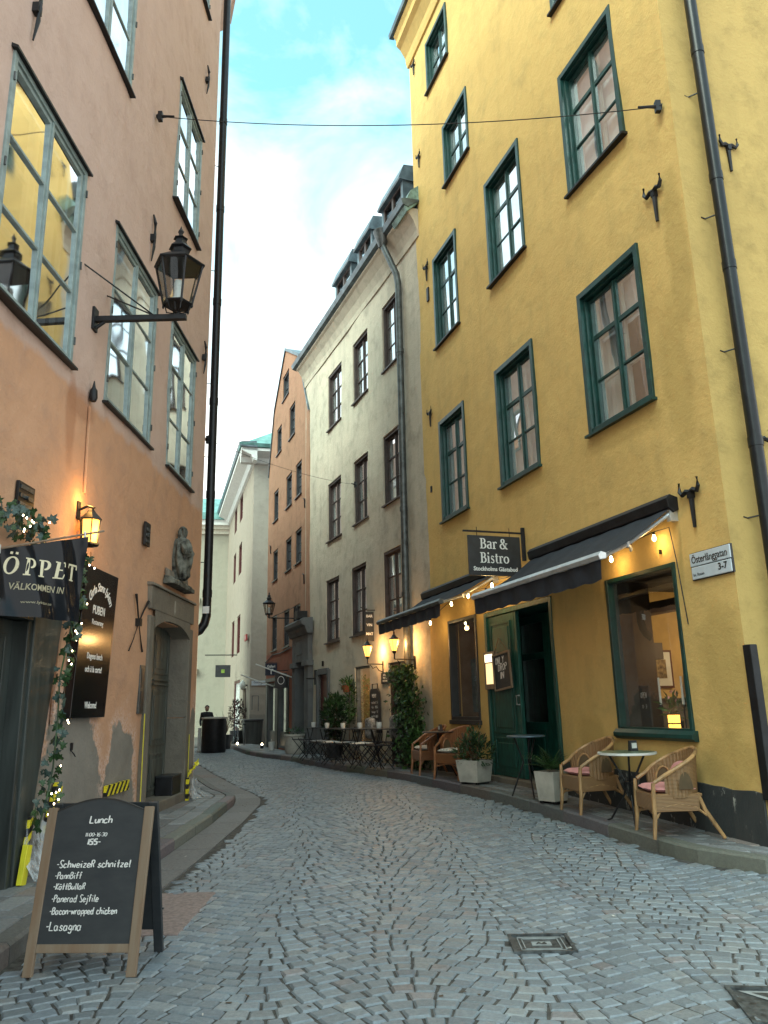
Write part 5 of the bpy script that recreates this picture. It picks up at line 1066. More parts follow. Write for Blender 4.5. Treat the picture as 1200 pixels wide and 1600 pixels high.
c = MB(); c.prism([(.24, 12.0), (.26, 11.96), (.40, 12.0), (.44, 12.12), (.38, 12.16), (-.05, 12.2)], -.2, 8.8); c.build('eaves_gutter', m_roof, BG)
c = MB(); c.prism([(.05, 12.15), (-4.0, 14.6), (-8, 12.1), (-8, 12.0), (0, 12.0)], -.1, 8.6); c.build('roof', m_roof, BG)
for (a_, b_, zt) in ((1.57, 2.97, 14.55), (3.68, 4.85, 14.50), (5.36, 6.82, 14.5)):
    zb = 12.85; y = -.42; d = MB(); d.box((a_, -2.9, zb), (a_ + .12, y, zt - .45)); d.box((b_ - .12, -2.9, zb), (b_, y, zt - .45)); d.box((a_ + .12, y - .08, zb - .2), (b_ - .12, y, zb + .12))
    d.prism([(y + .10, zt - .46), (y + .12, zt - .42), (y - .02, zt - .04), (y - .3, zt), (-2.9, zt + .05), (-2.9, zt - .46)], a_ - .04, b_ + .04); dm = d.build('dormer', m_roof, BG)
    f = MB(); cx = (a_ + b_) / 2
    for (u0, u1) in ((a_ + .12, cx), (cx, b_ - .12)):
        f.box((u0, y - .07, zb + .12), (u0 + .05, y - .01, zt - .45)); f.box((u1 - .05, y - .07, zb + .12), (u1, y - .01, zt - .45)); f.box((u0, y - .07, zt - .52), (u1, y - .012, zt - .45)); f.box((u0, y - .07, zb + .12), (u1, y - .012, zb + .18)); f.box((u0, y - .06, (zb + zt) / 2 - .1), (u1, y - .02, (zb + zt) / 2 - .07))
    f.build('dormer_frame', m_brownfr, dm)
    for (u0, u1) in ((a_ + .17, cx - .05), (cx + .05, b_ - .17)): one_pane(dm, u0, u1, zb + .18, zt - .52, y - .05, m_pane)
    r = MB(); r.face([(a_, -1.2, zb), (b_, -1.2, zb), (b_, -1.2, zt - .4), (a_, -1.2, zt - .4)]); r.build('room_back', m_room, dm)
c = MB(); c.prism([(.36, 12.0), (.30, 11.86), (-.05, 12.2), (-.5, 12.9), (-.5, 13.0), (.2, 12.4)], -.18, .55); c.build('copper_flashing', mat('weathered_green_copper', (.17, .27, .24), .6, .1, var=.3), BG)
q = MB(); q.tube([(1.12, .36, 12.05), (1.10, .34, 11.75), (.86, .14, 10.95), (.84, .11, 10.7), (.86, .11, 8), (.91, .11, 4.3), (.96, .11, .9)], .075, 12)
for z in (3.6, 5.4, 7.2, 9.0): q.tube([(.85 + (9 - z) * .016, .11, z), (.85 + (9 - z) * .016, .11, z + .1)], .085, 12)
q.lathe([(.08, -.34), (.10, -.28), (.20, .02), (.21, .06), (.20, .07)], (1.12, .36, 12.08), 14); q.build('downpipe', m_zinc, BG, smooth=True)
q = MB()
# ground floor: doors and glass
s1 = MB(); s1.box((6.30, -.30, .1), (6.42, .05, 2.42)); s1.box((7.25, -.30, .1), (7.40, .05, 2.42)); s1.box((6.42, -.3, 2.30), (7.25, .05, 2.46)); s1.build('door_surround', m_portal2, BG, bevel=.01)
md = put('entrance_door', None, BG); q = MB(); q.box((6.43, -.10, .2), (7.24, -.05, 2.3)); panel(q, 6.5, 7.17, .35, 1.1, -.05); panel(q, 6.5, 7.17, 1.2, 2.2, -.05); q.build('door_leaf', m_maroon, md, bevel=.004); MB().tube([(6.55, -.05, 1.05), (6.55, .01, 1.05), (6.66, .01, 1.05)], .012, 6).build('handle', m_alu, md)
rough_strip('plinth', 6.28, 8.6, -.2, .92, .95, m_portal2, BG, .03, 8)
gw = frame_only(BG, *GWs, .05, m_zinc, -.13, -.02); one_pane(gw, GWs[0] + .05, GWs[1] - .05, GWs[2] + .05, GWs[3] - .05, -.07, m_pane2)
R = MB()
for q_ in ([(3.0, -2, .5), (4.6, -2, .5), (4.6, -2, 2.4), (3.0, -2, 2.4)], [(3.0, -2, .5), (3.3, -.2, .5), (3.3, -.2, 2.4), (3.0, -2, 2.4)], [(4.6, -2, .5), (4.33, -.2, .5), (4.33, -.2, 2.4), (4.6, -2, 2.4)], [(3.0, -2, .5), (4.6, -2, .5), (4.33, -.2, .5), (3.3, -.2, .5)], [(3.0, -2, 2.4), (4.6, -2, 2.4), (4.33, -.2, 2.4), (3.3, -.2, 2.4)]): R.face(q_)
R.box((3.1, -1.9, 1.1), (4.5, -1.7, 1.13)); R.box((3.1, -1.9, 1.6), (4.5, -1.7, 1.63)); R.build('shop_room', mat('warm_shop_wall', (.30, .23, .12), .8), gw)
for i, (x, z, m_) in enumerate(((3.55, 1.13, m_white), (3.7, 1.13, m_cane), (3.9, 1.13, m_red), (3.6, 1.63, m_cane), (3.85, 1.63, m_white), (4.05, 1.63, m_red))):
    j = fthing(FG, 'jar', ('white', 'tan', 'red', 'tan', 'white', 'red')[i] + ' jar on the ' + ('lower', 'upper')[i > 2] + ' shelf in the lit window of the grey house', 'jar', x, -1.8, z, 0, 'jars on shelves in the grey house'); MB().lathe([(.04, 0), (.05, .05), (.045, .14), (.03, .18)], n=8).build('glass_body', m_, j)
L1 = bpy.data.lights.new('shop_light', 'POINT'); L1.energy = 14; L1.color = (1, .7, .35); L1.shadow_soft_size = .1; put('shop_light', L1, None, FG.w(3.8, -1.0, 2.2))
pl = fthing(FG, 'pendant_lamp', 'small warm pendant lamp inside the grey house window', 'lamp', 3.8, -1.0, 2.22); MB().lathe([(.01, .06), (.07, 0), (.06, -.01)], n=12).build('lamp_shade', m_lampy, pl); MB().tube([(0, 0, .06), (0, 0, .2)], .005, 4).build('cord', m_black, pl)
d2 = frame_only(BG, *GD2, .07, m_brownfr, -.2, -.03, 'door_frame'); q = MB(); q.box((1.42, -.16, .25), (1.55, -.1, 2.26)); q.box((2.0, -.16, .25), (2.13, -.1, 2.26)); q.box((1.55, -.16, .25), (2.0, -.1, .95)); q.box((1.55, -.16, 2.1), (2.0, -.1, 2.26)); q.build('door_leaf', m_brownfr, d2); one_pane(d2, 1.55, 2.0, .95, 2.1, -.13, m_pane2)
R = MB(); R.face([(1.3, -.9, .2), (2.3, -.9, .2), (2.3, -.9, 2.4), (1.3, -.9, 2.4)]); R.face([(1.35, -.3, .2), (1.3, -.9, .2), (1.3, -.9, 2.4), (1.35, -.3, 2.4)]); R.face([(2.2, -.3, .2), (2.3, -.9, .2), (2.3, -.9, 2.4), (2.2, -.3, 2.4)]); R.build('hall_wall', m_room, d2)
q = MB(); q.box((7.42, 0, 2.05), (7.56, .05, 2.45)); q.box((7.45, .05, 2.2), (7.5, .3, 2.24)); q.build('flag_holder', m_black, BG)
q = MB(); q.tube([(6.85, .02, 2.52), (6.85, .02, 2.66)], .03, 6); q.build('number_plate', m_black, BG)
# lit lamps on the grey house
for i, (x, off, zb, lab) in enumerate(((.82, .44, 2.38, 'lit amber lamp on the arm beside the grey downpipe, right of the pair'), (2.5, .37, 2.38, 'lit amber lamp on a scrolled bracket under the hanging sign, left of the pair'))):
    t = fthing(FG, 'wall_lamp', lab, 'wall lamp', x, off, zb, 0, 'lit lamps on the grey house')
    q = MB(); q.tube([(0, 0, .12), (0, 0, -.04)], .016, 8); q.tube([(0, 0, -.04), (0, -off, -.05)], .013, 6); q.box((-.03, -off, -.25), (.03, -off + .02, .02)); q.tube([(0, -.06, -.06), (0, -.12, -.14), (0, -.2, -.10), (0, -.26, -.18), (0, -off, -.22)], .010, 6); q.build('bracket_arm', m_black, t)
    q = MB(); q.lathe([(.045, 0), (.10, .22)], (0, 0, .12), 8); q.build('glass_shade', m_lampy, t); q = MB(); q.lathe([(.03, -.05), (.05, 0)], (0, 0, .12), 8); q.lathe([(.105, 0), (.105, .012), (.05, .06), (.035, .08), (.04, .09), (.015, .11), (.02, .14), (.004, .18)], (0, 0, .34), 8)
    for k in range(4): a_ = pi / 2 * k + pi / 4; q.tube([(cos(a_) * .047, sin(a_) * .047, .12), (cos(a_) * .102, sin(a_) * .102, .34)], .004, 4)
    q.build('cage', m_black, t); L1 = bpy.data.lights.new('lamp_light', 'POINT'); L1.energy = 10; L1.color = (1, .55, .2); L1.shadow_soft_size = .08; put('lamp_light', L1, None, FG.w(x, off - .14, zb + .25))
hs_ = fthing(FG, 'hanging_sign', 'tall narrow wrought iron hanging sign with pale lettering on the grey house', 'sign', 2.95, 0, 2.87); MB().box((-.012, .04, .0), (.012, .25, .66)).build('board', m_signb, hs_); MB().tube([(0, 0, .70), (0, .3, .70), (0, .33, .76), (0, .28, .78)], .012, 6).build('bracket_arm', m_black, hs_)
for k, s_ in enumerate(('BAR', 'VIN', 'MAT')): text(hs_, s_, .085, m_text, -.0135, .145, .56 - k * .2, rot=(pi / 2, 0, -pi / 2), off=.0015)
sm = fthing(FG, 'small_sign', 'small black sign with white lines beside the ivy', 'sign', 2.33, .03, 2.03); MB().box((-.23, -.02, -.12), (.23, .01, .12)).build('board', m_signb, sm)
for k, s_ in enumerate(('LUNCH', 'MIDDAG', 'VIN & BAR')): text(sm, s_, .06, m_text, 0, .0115, .065 - k * .065)
mb2 = fthing(FG, 'menu_board', 'tall black menu board with rounded top leaning on the grey house wall', 'menu board', 2.92, .05, .92); q = MB(); P = [(-.28, 0), (.28, 0), (.28, .82), (.2, .90), (-.2, .90), (-.28, .82)]; q.poly(P, [], .02); q.poly(P, [], -.02)
for a_, b_ in zip(P, P[1:] + P[:1]): q.face([(a_[0], -.02, a_[1]), (b_[0], -.02, b_[1]), (b_[0], .02, b_[1]), (a_[0], .02, a_[1])])
q.build('board', m_signb, mb2); q = MB(); q.tube([(-.16, 0, .9), (-.16, 0, 1.0), (.16, 0, 1.0), (.16, 0, .9)], .012, 6); q.build('handle', m_black, mb2)
text(mb2, 'MENY', .12, m_text, 0, .022, .74, sx=.8)
rr = random.Random(3)
for k in range(5): 
    mbk, wd = chalk(rr.choice(['-Sill', '-Lax', '-Biff', '-Soppa', '-Ost', '-Vin']) + ' ' + rr.choice(['95', '155', '165']), .05, .007, rnd=rr) if False else chalk(['-salad 95', '-lax 155', '-soup 85', '-biff 165', '-lasagna'][k], .05, .007)
    mbk.v = [(-p[0] * .40 / wd + .2, 0, p[2]) for p in mbk.v]; mbk.build('chalk_writing', m_chalk, mb2, (0, .0215, .58 - k * .1), weld=False)
# greenery on the grey house
iv = fthing(FG, 'ivy', 'dense dark ivy climbing round the downpipe of the grey house', 'ivy', .68, .2, .28)
q = MB(); rg = random.Random(9)
for i in range(2300):
    z = rg.random() ** .85 * 1.95; c0 = .15 - .40 * (1 - z / 1.95); wd = .55 if z < 1.5 else .50 * (1 - (z - 1.5) * .6); x = c0 + .0 + rg.gauss(0, .45) * wd; 
    if abs(x - c0) > wd * 1.05: continue
    y = rg.uniform(-.12, .22) * (1 + .3 * noise.noise(Vector((x * 3, z * 3, 1)))); q.leaf(Vector((x, y, z)), Vector((rg.uniform(-1, 1), rg.uniform(-.2, .9), rg.uniform(-1, .3))), Vector((rg.uniform(-.5, .5), 1, rg.uniform(-.3, .5))), rg.uniform(.06, .11), rg.uniform(.05, .09), rg.randrange(2))
q.build('leaves', [m_leaf, m_leaf2], iv, weld=False)
q = MB()
for k in range(5): q.tube([(-.1 + k * .06, .0, 0), (k * .05, .03, .8), (.05 + .03 * k, 0, 1.7)], .012, 5)
q.build('vines', m_stem, iv)
fb = fthing(FG, 'leafy_bush', 'light green low bush at the foot of the ivy', 'bush', .12, .3, .30); q = MB(); foliage(q, (0, 0, .42), (.33, .2, .3), 420, .12, .06); q.build('leaves', m_leaf2, fb, weld=False); q = MB(); [q.tube([(0, 0, 0), (a_, 0, .4)], .01, 5) for a_ in (-.15, 0, .12)]; q.build('stems', m_stem, fb)
lb = fthing(FG, 'potted_shrub', 'tall glossy dark shrub in a pot left of the lit window', 'shrub', 4.85, .36, .27); q = MB(); foliage(q, (0, 0, .95), (.36, .26, .50), 800, .15, .055, up=.6); q.build('leaves', m_leaf, lb, weld=False); q = MB(); [q.tube([(0, 0, .3), (a_ * .5, 0, .7), (a_, .05, 1.2)], .012, 5) for a_ in (-.3, -.1, .15, .3)]; q.build('stems', m_stem, lb); MB().lathe([(.17, 0), (.22, .32), (.2, .32)], n=14).build('pot', m_signb, lb)
tb = fthing(FG, 'trailing_plant', 'light green climbing plant between the dark shrub and the lit window', 'plant', 4.42, .12, 1.15); q = MB(); foliage(q, (0, 0, .45), (.30, .14, .52), 420, .10, .05); q.build('leaves', m_leaf2, tb, weld=False); q = MB(); q.tube([(0, 0, -.8), (.05, 0, .2), (-.05, 0, .9)], .012, 5); q.build('stem', m_stem, tb)
hb = fthing(FG, 'flower_basket', 'orange flower pot hanging left of the lit window', 'flower pot', 4.5, .16, 1.78); MB().lathe([(.08, 0), (.13, .16), (.12, .16)], n=12).build('pot', mat('terracotta', (.32, .10, .045), .8), hb); q = MB(); foliage(q, (0, 0, .22), (.2, .15, .12), 90, .10, .04); q.build('leaves', m_leaf2, hb, weld=False); q = MB(); foliage(q, (0, .03, .22), (.14, .12, .08), 26, .05, .04); q.build('petals', m_red, hb, weld=False)

# ================================================================== brown gabled house
BB = building('brown_gable_house', 'tall red-brown gabled house with small paned windows', FB)
BWn = [(a_, b_, z0, z1) for (z0, z1) in ((8.03, 9.15), (5.85, 6.93)) for a_, b_ in ((4.07, 4.88), (1.95, 2.82), (.58, 1.40))] + [(4.07, 4.95, 3.40, 4.60), (2.18, 3.04, 3.38, 4.58), (.68, 1.54, 3.62, 4.55), (3.64, 4.45, 10.45, 11.45), (1.55, 2.40, 10.37, 11.53), (2.52, 3.50, 12.2, 13.15)]
BSh = [(4.05, 5.35, .2, 2.3), (2.35, 3.62, .2, 2.3)]
out = [(-.42, -.3), (5.85, -.3), (5.85, 10.0), (4.9, 12.4), (3.05, 14.1), (1.0, 12.95), (-.42, 10.4)]
q = MB(); q.poly(out, [[(h[0], h[2]), (h[1], h[2]), (h[1], h[3]), (h[0], h[3])] for h in BWn + BSh + [(-.28, .85, .1, 2.75)]], 0)
for h in BWn + BSh:
    d = .12 if h in BWn else .35
    for a_, b_ in (((h[0], h[2]), (h[1], h[2])), ((h[1], h[2]), (h[1], h[3])), ((h[1], h[3]), (h[0], h[3])), ((h[0], h[3]), (h[0], h[2]))): q.face([(a_[0], 0, a_[1]), (b_[0], 0, b_[1]), (b_[0], -d, b_[1]), (a_[0], -d, a_[1])])
q.build('wall', m_brown, BB)
for i, h in enumerate(BWn): window(BB, *h, 'plain', m_signb, m_paneb, rows=(.5,) if h[3] - h[2] < 1.0 else (.34, .67), blind=1.0, inner=True); sill(BB, h[0], h[1], h[2], m_signb, .05)
r = MB(); V = out[2:]; 
for a_, b_ in zip(V[:-1], V[1:]): r.face([(a_[0], .05, a_[1] + .03), (b_[0], .05, b_[1] + .03), (b_[0], -8, b_[1] + .03), (a_[0], -8, a_[1] + .03)]); r.face([(a_[0], .05, a_[1] + .05), (b_[0], .05, b_[1] + .05), (b_[0], .05, b_[1] - .06), (a_[0], .05, a_[1] - .06)])
r.build('roof', m_roof, BB); r = MB(); r.face([(5.85, 0, -.3), (5.85, -8, -.3), (5.85, -8, 10), (5.85, 0, 10)]); r.face([(-.42, 0, -.3), (-.42, -8, -.3), (-.42, -8, 10.4), (-.42, 0, 10.4)]); r.build('side_wall', m_brown, BB)
for (a_, b_, z0, z1) in BSh:
    w = frame_only(BB, a_, b_, z0, z1, .07, m_portal2, -.15, .02, 'shop_door'); q = MB(); q.box((a_, -.18, z0), (b_, -.155, z1)); q.build('door_back', m_black, w); one_pane(w, a_ + .07, b_ - .07, z0 + .5, z1 - .07, -.06, m_pane2); q = MB(); q.box((a_ + .07, -.1, z0), (b_ - .07, -.02, z0 + .5)); q.build('kick_panel', m_signb, w)
q = MB(); [q.box((a_, -.02, .0), (b_, .05, 2.34)) for a_, b_ in ((5.35, 5.62), (3.62, 4.05), (2.12, 2.35))]; q.box((2.12, -.02, 2.34), (5.62, .07, 2.46)); q.build('shopfront_surround', m_shopf, BB)
q = MB(); q.tube([(5.8, .03, 3.05), (4.6, .03, 3.25), (3.2, .03, 3.22), (1.8, .03, 3.3)], .018, 5); q.build('cable', m_black, BB)
for (x, z) in ((.05, 7.55), (5.2, 7.1), (.1, 5.2)): q = MB(); q.tube([(x, .03, z - .16), (x, .04, z + .12), (x + .1, .05, z + .16)], .02, 5); q.build('wall_anchor', m_black, BB)
# stone portal
po = MB(); po.box((.85, -.5, .12), (1.22, .12, 2.75)); po.box((-.72, -.5, .12), (-.28, .12, 2.75)); po.box((-.72, -.5, 2.75), (1.22, .12, 3.55)); po.box((.0, .12, 2.95), (.6, .135, 3.35)); po.box((.78, -.3, 2.60), (1.30, .18, 2.75)); po.box((-.80, -.3, 2.60), (-.2, .18, 2.75)); po.box((.80, -.3, .12), (1.28, .16, .8)); po.box((-.78, -.3, .12), (-.22, .16, .8))
po.prism([(0, 3.5), (.16, 3.5), (.22, 3.62), (.24, 3.7), (.34, 3.76), (.36, 3.86), (.28, 3.93), (0, 3.95)], -.86, 1.36); po.build('stone_portal', m_portal2, BB, bevel=.015)
q = MB(); q.box((-.28, -.48, .15), (.85, -.42, 2.75)); panel(q, -.24, .26, .4, 1.3, -.42); panel(q, .32, .80, .4, 1.3, -.42); panel(q, -.24, .26, 1.4, 2.6, -.42); panel(q, .32, .80, 1.4, 2.6, -.42); q.build('portal_door', m_slate, BB)
MB().tube([(.2, .3, 3.93), (.2, .3, 4.35), (-.2, .3, 4.35), (-.2, .3, 3.93)], .02, 5).build('iron_hoop', m_black, BB); MB().box((-.6, .1, 3.93), (-.25, .4, 4.15)).build('iron_box', m_black, BB)
s2 = fthing(FB, 'street_lamp', 'smaller unlit street lantern on the brown gabled house', 'street lamp', 1.5, .80, 4.17); q = MB(); q.tube([(0, -.8, 0), (0, .0, 0)], .02, 6); q.tube([(0, -.8, .35), (0, -.1, .02)], .01, 5); q.tube([(0, 0, 0), (0, 0, .12)], .025, 6); q.build('bracket_arm', m_black, s2); lantern(s2, .12, .72)
gs = fthing(FB, 'hanging_sign', 'navy hanging sign lettered Galleri T on the brown house', 'sign', 4.0, 0, 2.72); MB().box((-.015, .0, -.20), (.015, .40, .21)).build('board', m_navy, gs); MB().tube([(0, 0, .24), (0, .42, .24)], .01, 5).build('bracket_arm', m_black, gs); text(gs, 'Galleri', .12, m_text, -.0165, .20, .10, sx=.85, rot=(pi / 2, 0, -pi / 2), off=.002); text(gs, 'T', .24, m_text, -.0165, .20, -.08, rot=(pi / 2, 0, -pi / 2), off=.006)
g3 = fthing(FB, 'hanging_sign', 'small dark hanging sign with a pale emblem next to the gallery sign', 'sign', 2.3, 0, 2.3); MB().box((-.015, .04, -.24), (.015, .42, .22)).build('board', m_signb, g3); MB().tube([(0, 0, .3), (0, .46, .3)], .012, 5).build('bracket_arm', m_black, g3); q = MB(); ribbon(q, arc(.23, 0, .1, .12, 0, 360, 20), .02); q.v = [(-.0165, p[0], p[2]) for p in q.v]; q.build('emblem', m_text, g3)
for i, (x, z, lab) in enumerate(((4.3, 2.15, 'white flagpole slanting out beyond the gallery doors'), (1.6, 2.35, 'white flagpole slanting out beside the stone portal'))):
    t = fthing(FB, 'flagpole', lab, 'flagpole', x, 0, z, 0, 'short white poles on the brown house'); MB().tube([(0, 0, 0), (.1, 1.15, .42)], .022, 6).build('pole', m_white, t); MB().box((-.04, -.0, -.05), (.04, .04, .05)).build('socket', m_black, t)
sb_ = fthing(FB, 'stone_tub', 'round pale tub planter standing in front of the stone portal', 'planter', -.45, .42, .19); MB().lathe([(.22, 0), (.27, .1), (.27, .48), (.30, .50), (.30, .55), (.26, .55), (.25, .5)], n=18).build('tub', m_conc, sb_, smooth=True); q = MB(); foliage(q, (0, 0, .58), (.24, .24, .1), 120, .1, .04); q.build('plants', m_leaf, sb_, weld=False)
for i, (x, y, lab) in enumerate(((4.1, .45, 'tiny bright ground light in front of the gallery doors'),)):
    t = fthing(FB, 'candle_light', lab, 'light', x, y, .17); MB().lathe([(.05, 0), (.06, .08), (.05, .1)], n=10).build('holder', m_black, t); MB().lathe([(.02, .10), (.035, .13), (.01, .17)], n=8).build('flame', m_fairy, t)
t = fthing(FB, 'paper_cup', 'small white bucket on the pavement beside the gallery door', 'bucket', 2.8, .4, .16); MB().lathe([(.08, 0), (.10, .26), (.09, .26)], n=12).build('bucket_body', m_white, t); MB().tube([(-.1, 0, .26), (0, 0, .34), (.1, 0, .26)], .006, 4).build('handle', m_alu, t)

# ================================================================== beige corner house and pale house at the end
BC = building('beige_corner_house', 'pale beige corner house with a green copper roof edge', FCL)
CW = [(a_, b_, z0, z1) for z0, z1 in ((4.0, 5.8), (7.78, 9.3), (10.45, 11.75)) for a_, b_ in ((7.3, 8.6), (4.45, 5.9))]; CSh = (3.9, 6.6, .5, 2.75); CDr = (1.3, 2.6, .1, 2.3)
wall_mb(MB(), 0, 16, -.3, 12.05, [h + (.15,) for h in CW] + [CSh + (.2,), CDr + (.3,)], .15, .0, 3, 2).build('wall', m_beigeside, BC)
for h in CW: window(BC, *h, 'plain', m_maroon, m_pane, rows=(.5,), blind=None, inner=False)
w = frame_only(BC, *CSh, .12, m_maroon, -.15, -.02); q = MB(); [q.box((x, -.12, .62), (x + .08, -.03, 2.63)) for x in (4.6, 5.25, 5.9)]; q.build('glazing_bars', m_white, w); one_pane(w, 4.02, 6.48, .62, 2.63, -.1, m_pane)
q = MB(); q.face([(3.9, -1, .4), (6.6, -1, .4), (6.6, -1, 2.8), (3.9, -1, 2.8)]); q.build('shop_back', m_offw, w)
d = frame_only(BC, *CDr, .1, m_brownfr, -.25, -.1, 'door_frame'); q = MB(); q.box((1.4, -.22, .1), (2.5, -.18, 2.2)); q.build('door_leaf', m_brownfr, d)
rot2 = FCR.phi - FCL.phi
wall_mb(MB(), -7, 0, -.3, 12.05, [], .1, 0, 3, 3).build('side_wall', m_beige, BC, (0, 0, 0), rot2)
prof = [(-.05, 11.75), (.1, 11.8), (.2, 12.0), (.62, 12.2), (.62, 12.32), (-.05, 12.4)]
MB().prism(prof, -.62, 16).build('cornice', m_white, BC); MB().prism(prof, -7, .6).build('cornice', m_white, BC, (0, 0, 0), rot2)
prof = [(.55, 12.33), (.68, 12.36), (.74, 12.50), (.60, 12.56), (.0, 12.6), (-.05, 12.33)]
MB().prism(prof, -.7, 16).build('gutter', m_roof, BC); MB().prism(prof, -7, .7).build('gutter', m_copper, BC, (0, 0, 0), rot2)
q = MB(); A_, B_, C_, D_ = [(x, y, 12.5) for x, y in ((-.6, .6), (16, .6), (16, -7), (-.6, -7))]; q.face([A_, B_, (13, -3.5, 15.5), (3.2, -3.5, 15.5)]); q.face([A_, D_, (3.2, -3.5, 15.5)]); q.face([C_, D_, (3.2, -3.5, 15.5), (13, -3.5, 15.5)]); q.face([B_, C_, (13, -3.5, 15.5)]); q.build('roof', m_copper, BC)
t = fthing(FCL, 'hanging_sign', 'grey hanging sign with a green square emblem on the beige house', 'sign', 5.5, 0, 3.2); MB().box((-.02, .3, -.28), (.02, 1.0, .28)).build('board', m_signb, t); MB().tube([(0, 0, .75), (0, 1.5, .75)], .025, 5).build('bracket_arm', m_black, t); q = MB(); q.box((-.03, .57, -.09), (-.02, .73, .08)); q.build('emblem', mat('lime_green', (.16, .26, .04), .5), t)
t = fthing(FCL, 'small_sign', 'small red sign high on the beige house wall', 'sign', .9, .1, 4.35); MB().box((-.35, -.02, -.12), (.35, .03, .14)).build('board', mat('red_sign', (.45, .01, .015), .4), t); text(t, 'KK', .22, m_text, 0, .032, 0)
t = fthing(FCR, 'street_sign', 'pale blue street name sign on the beige corner house', 'street sign', -.40, .03, 2.45); MB().box((-.34, -.02, -.09), (.34, .01, .10)).build('plate', MATS['pale_enamel'], t); text(t, 'Österlånggatan', .10, m_dark, 0, .0115, .03, sx=.85); text(t, '2-10', .07, m_dark, 0, .0115, -.055)
q = MB(); ribbon(q, [(-.35, 1.35), (-.35, 1.95), (-.1, 1.95)], .03); ribbon(q, [(-.1, 1.4), (-.1, 1.95)], .03); q.v = [(p[0], .012, p[2]) for p in q.v]; q.build('sgraffito_lines', m_portal2, BC, (0, 0, 0), rot2)
t = fthing(FCL, 'wall_lamp', 'small pale globe lamp on the beige house corner', 'wall lamp', .9, .2, 2.4); MB().lathe([(.02, -.2), (.1, -.12), (.13, 0), (.1, .12), (.02, .2)], n=12).build('globe', m_white, t, smooth=True); MB().tube([(0, 0, 0), (0, -.2, 0)], .03, 5).build('mount', m_black, t)
BD = building('pale_house', 'pale cream house closing the street behind the bin', FD)
DW = [(.35, 1.0, 3.7, 5.75), (4, 5.1, 3.7, 5.7), (4, 5.1, 7.6, 9.4), (.35, 1.0, 7.6, 9.4)]
wall_mb(MB(), -3, 12, -.3, 11.6, [(a_ + .9, b_ + .9, c_, d_, .2) for a_, b_, c_, d_ in DW], .2, 0, 3, 4).build('wall', m_pale, BD)
for a_, b_, c_, d_ in DW: window(BD, a_ + .9, b_ + .9, c_, d_, 'plain', m_zinc, m_pane, rows=(.5,), inner=False, blind=.9); MB().prism([(-.02, c_ - .35), (.18, c_ - .3), (.25, c_ - .05), (-.02, c_)], a_ + .8, b_ + 1.0).build('sill', m_cream, BD)
for (z0, z1, y, m_) in ((11.3, 11.55, .12, m_cream), (11.55, 11.75, .3, m_cream), (11.75, 12.05, .5, m_white), (12.05, 12.45, .62, m_copper)): MB().box((-3, -.1, z0), (12, y, z1)).build('cornice', m_, BD)
q = MB(); q.face([(-3, .6, 12.45), (12, .6, 12.45), (10, -4, 14.5), (0, -4, 14.5)]); q.face([(-3, .6, 12.45), (-3, -8, 12.45), (0, -4, 14.5)]); q.build('roof', m_copper, BD)

# ================================================================== far street things
bz0 = gz(-6.0, 27.2)
bn_ = thing('bin_enclosure', 'large dark cylinder bin with a pale rim at the far end of the street', 'bin', (-6.05, 27.55, bz0)); MB().lathe([(.40, 0), (.42, .05), (.42, 1.12)], n=28).build('drum', m_black, bn_, smooth=True); MB().lathe([(.45, 1.12), (.45, 1.17), (.3, 1.18)], n=28).build('rim', m_conc, bn_); 
t = thing('white_post', 'thin white post left of the dark bin', 'post', (-6.58, 27.7, bz0)); MB().box((-.05, -.03, .05), (.05, .03, .82)).build('post_body', m_white, t); MB().box((-.07, -.05, 0), (.07, .05, .05)).build('foot', m_conc, t)
t = thing('potted_twigs', 'pot with bare dark twigs right behind the bin', 'plant', (-6.0, 29.2, .05)); MB().lathe([(.2, 0), (.26, .5), (.24, .5)], n=12).build('pot', m_signb, t); q = MB(); rr = random.Random(4)
for k in range(22): a_ = rr.uniform(0, 6.3); l_ = rr.uniform(.5, .95); q.tube([(0, 0, .45), (cos(a_) * .15, sin(a_) * .15, .45 + l_ * .5), (cos(a_) * .4, sin(a_) * .4, .45 + l_)], .012, 4, r2=.004)
q.build('twigs', m_stem, t)
def skin_figure(name, par, verts, edges, rad, m, sub=2):
    me = bpy.data.meshes.new(name); me.from_pydata(verts, edges, []); me.materials.append(m); o = put(name, me, par); s = o.modifiers.new('skin', 'SKIN')
    for v, r in zip(me.skin_vertices[0].data, rad): v.radius = (r, r * .8)
    me.skin_vertices[0].data[0].use_root = True; s.use_smooth_shade = True; b = o.modifiers.new('sub', 'SUBSURF'); b.levels = sub; b.render_levels = sub; return o
pe = thing('person', 'person in dark clothing standing behind the bin at the far end', 'person', (-6.62, 28.9, .05), radians(15)); pe.scale = (.95, .95, .95)
body = [(0, 0, .93), (0, 0, 1.15), (0, .01, 1.33), (0, .01, 1.40), (.17, 0, 1.33), (-.17, 0, 1.33), (.24, -.02, 1.05), (-.24, -.02, 1.05), (.22, -.16, .88), (-.22, -.16, .88), (.10, 0, .88), (-.10, 0, .88), (.11, .02, .48), (-.11, .02, .48), (.11, 0, .08), (-.11, 0, .08), (.12, -.13, .04), (-.12, -.13, .04)]
skin_figure('body', pe, body, [(0, 1), (1, 2), (2, 3), (2, 4), (2, 5), (4, 6), (5, 7), (6, 8), (7, 9), (0, 10), (0, 11), (10, 12), (11, 13), (12, 14), (13, 15), (14, 16), (15, 17)], [.16, .17, .15, .07, .085, .085, .06, .06, .045, .045, .10, .10, .075, .075, .055, .055, .045, .045], m_cloth)
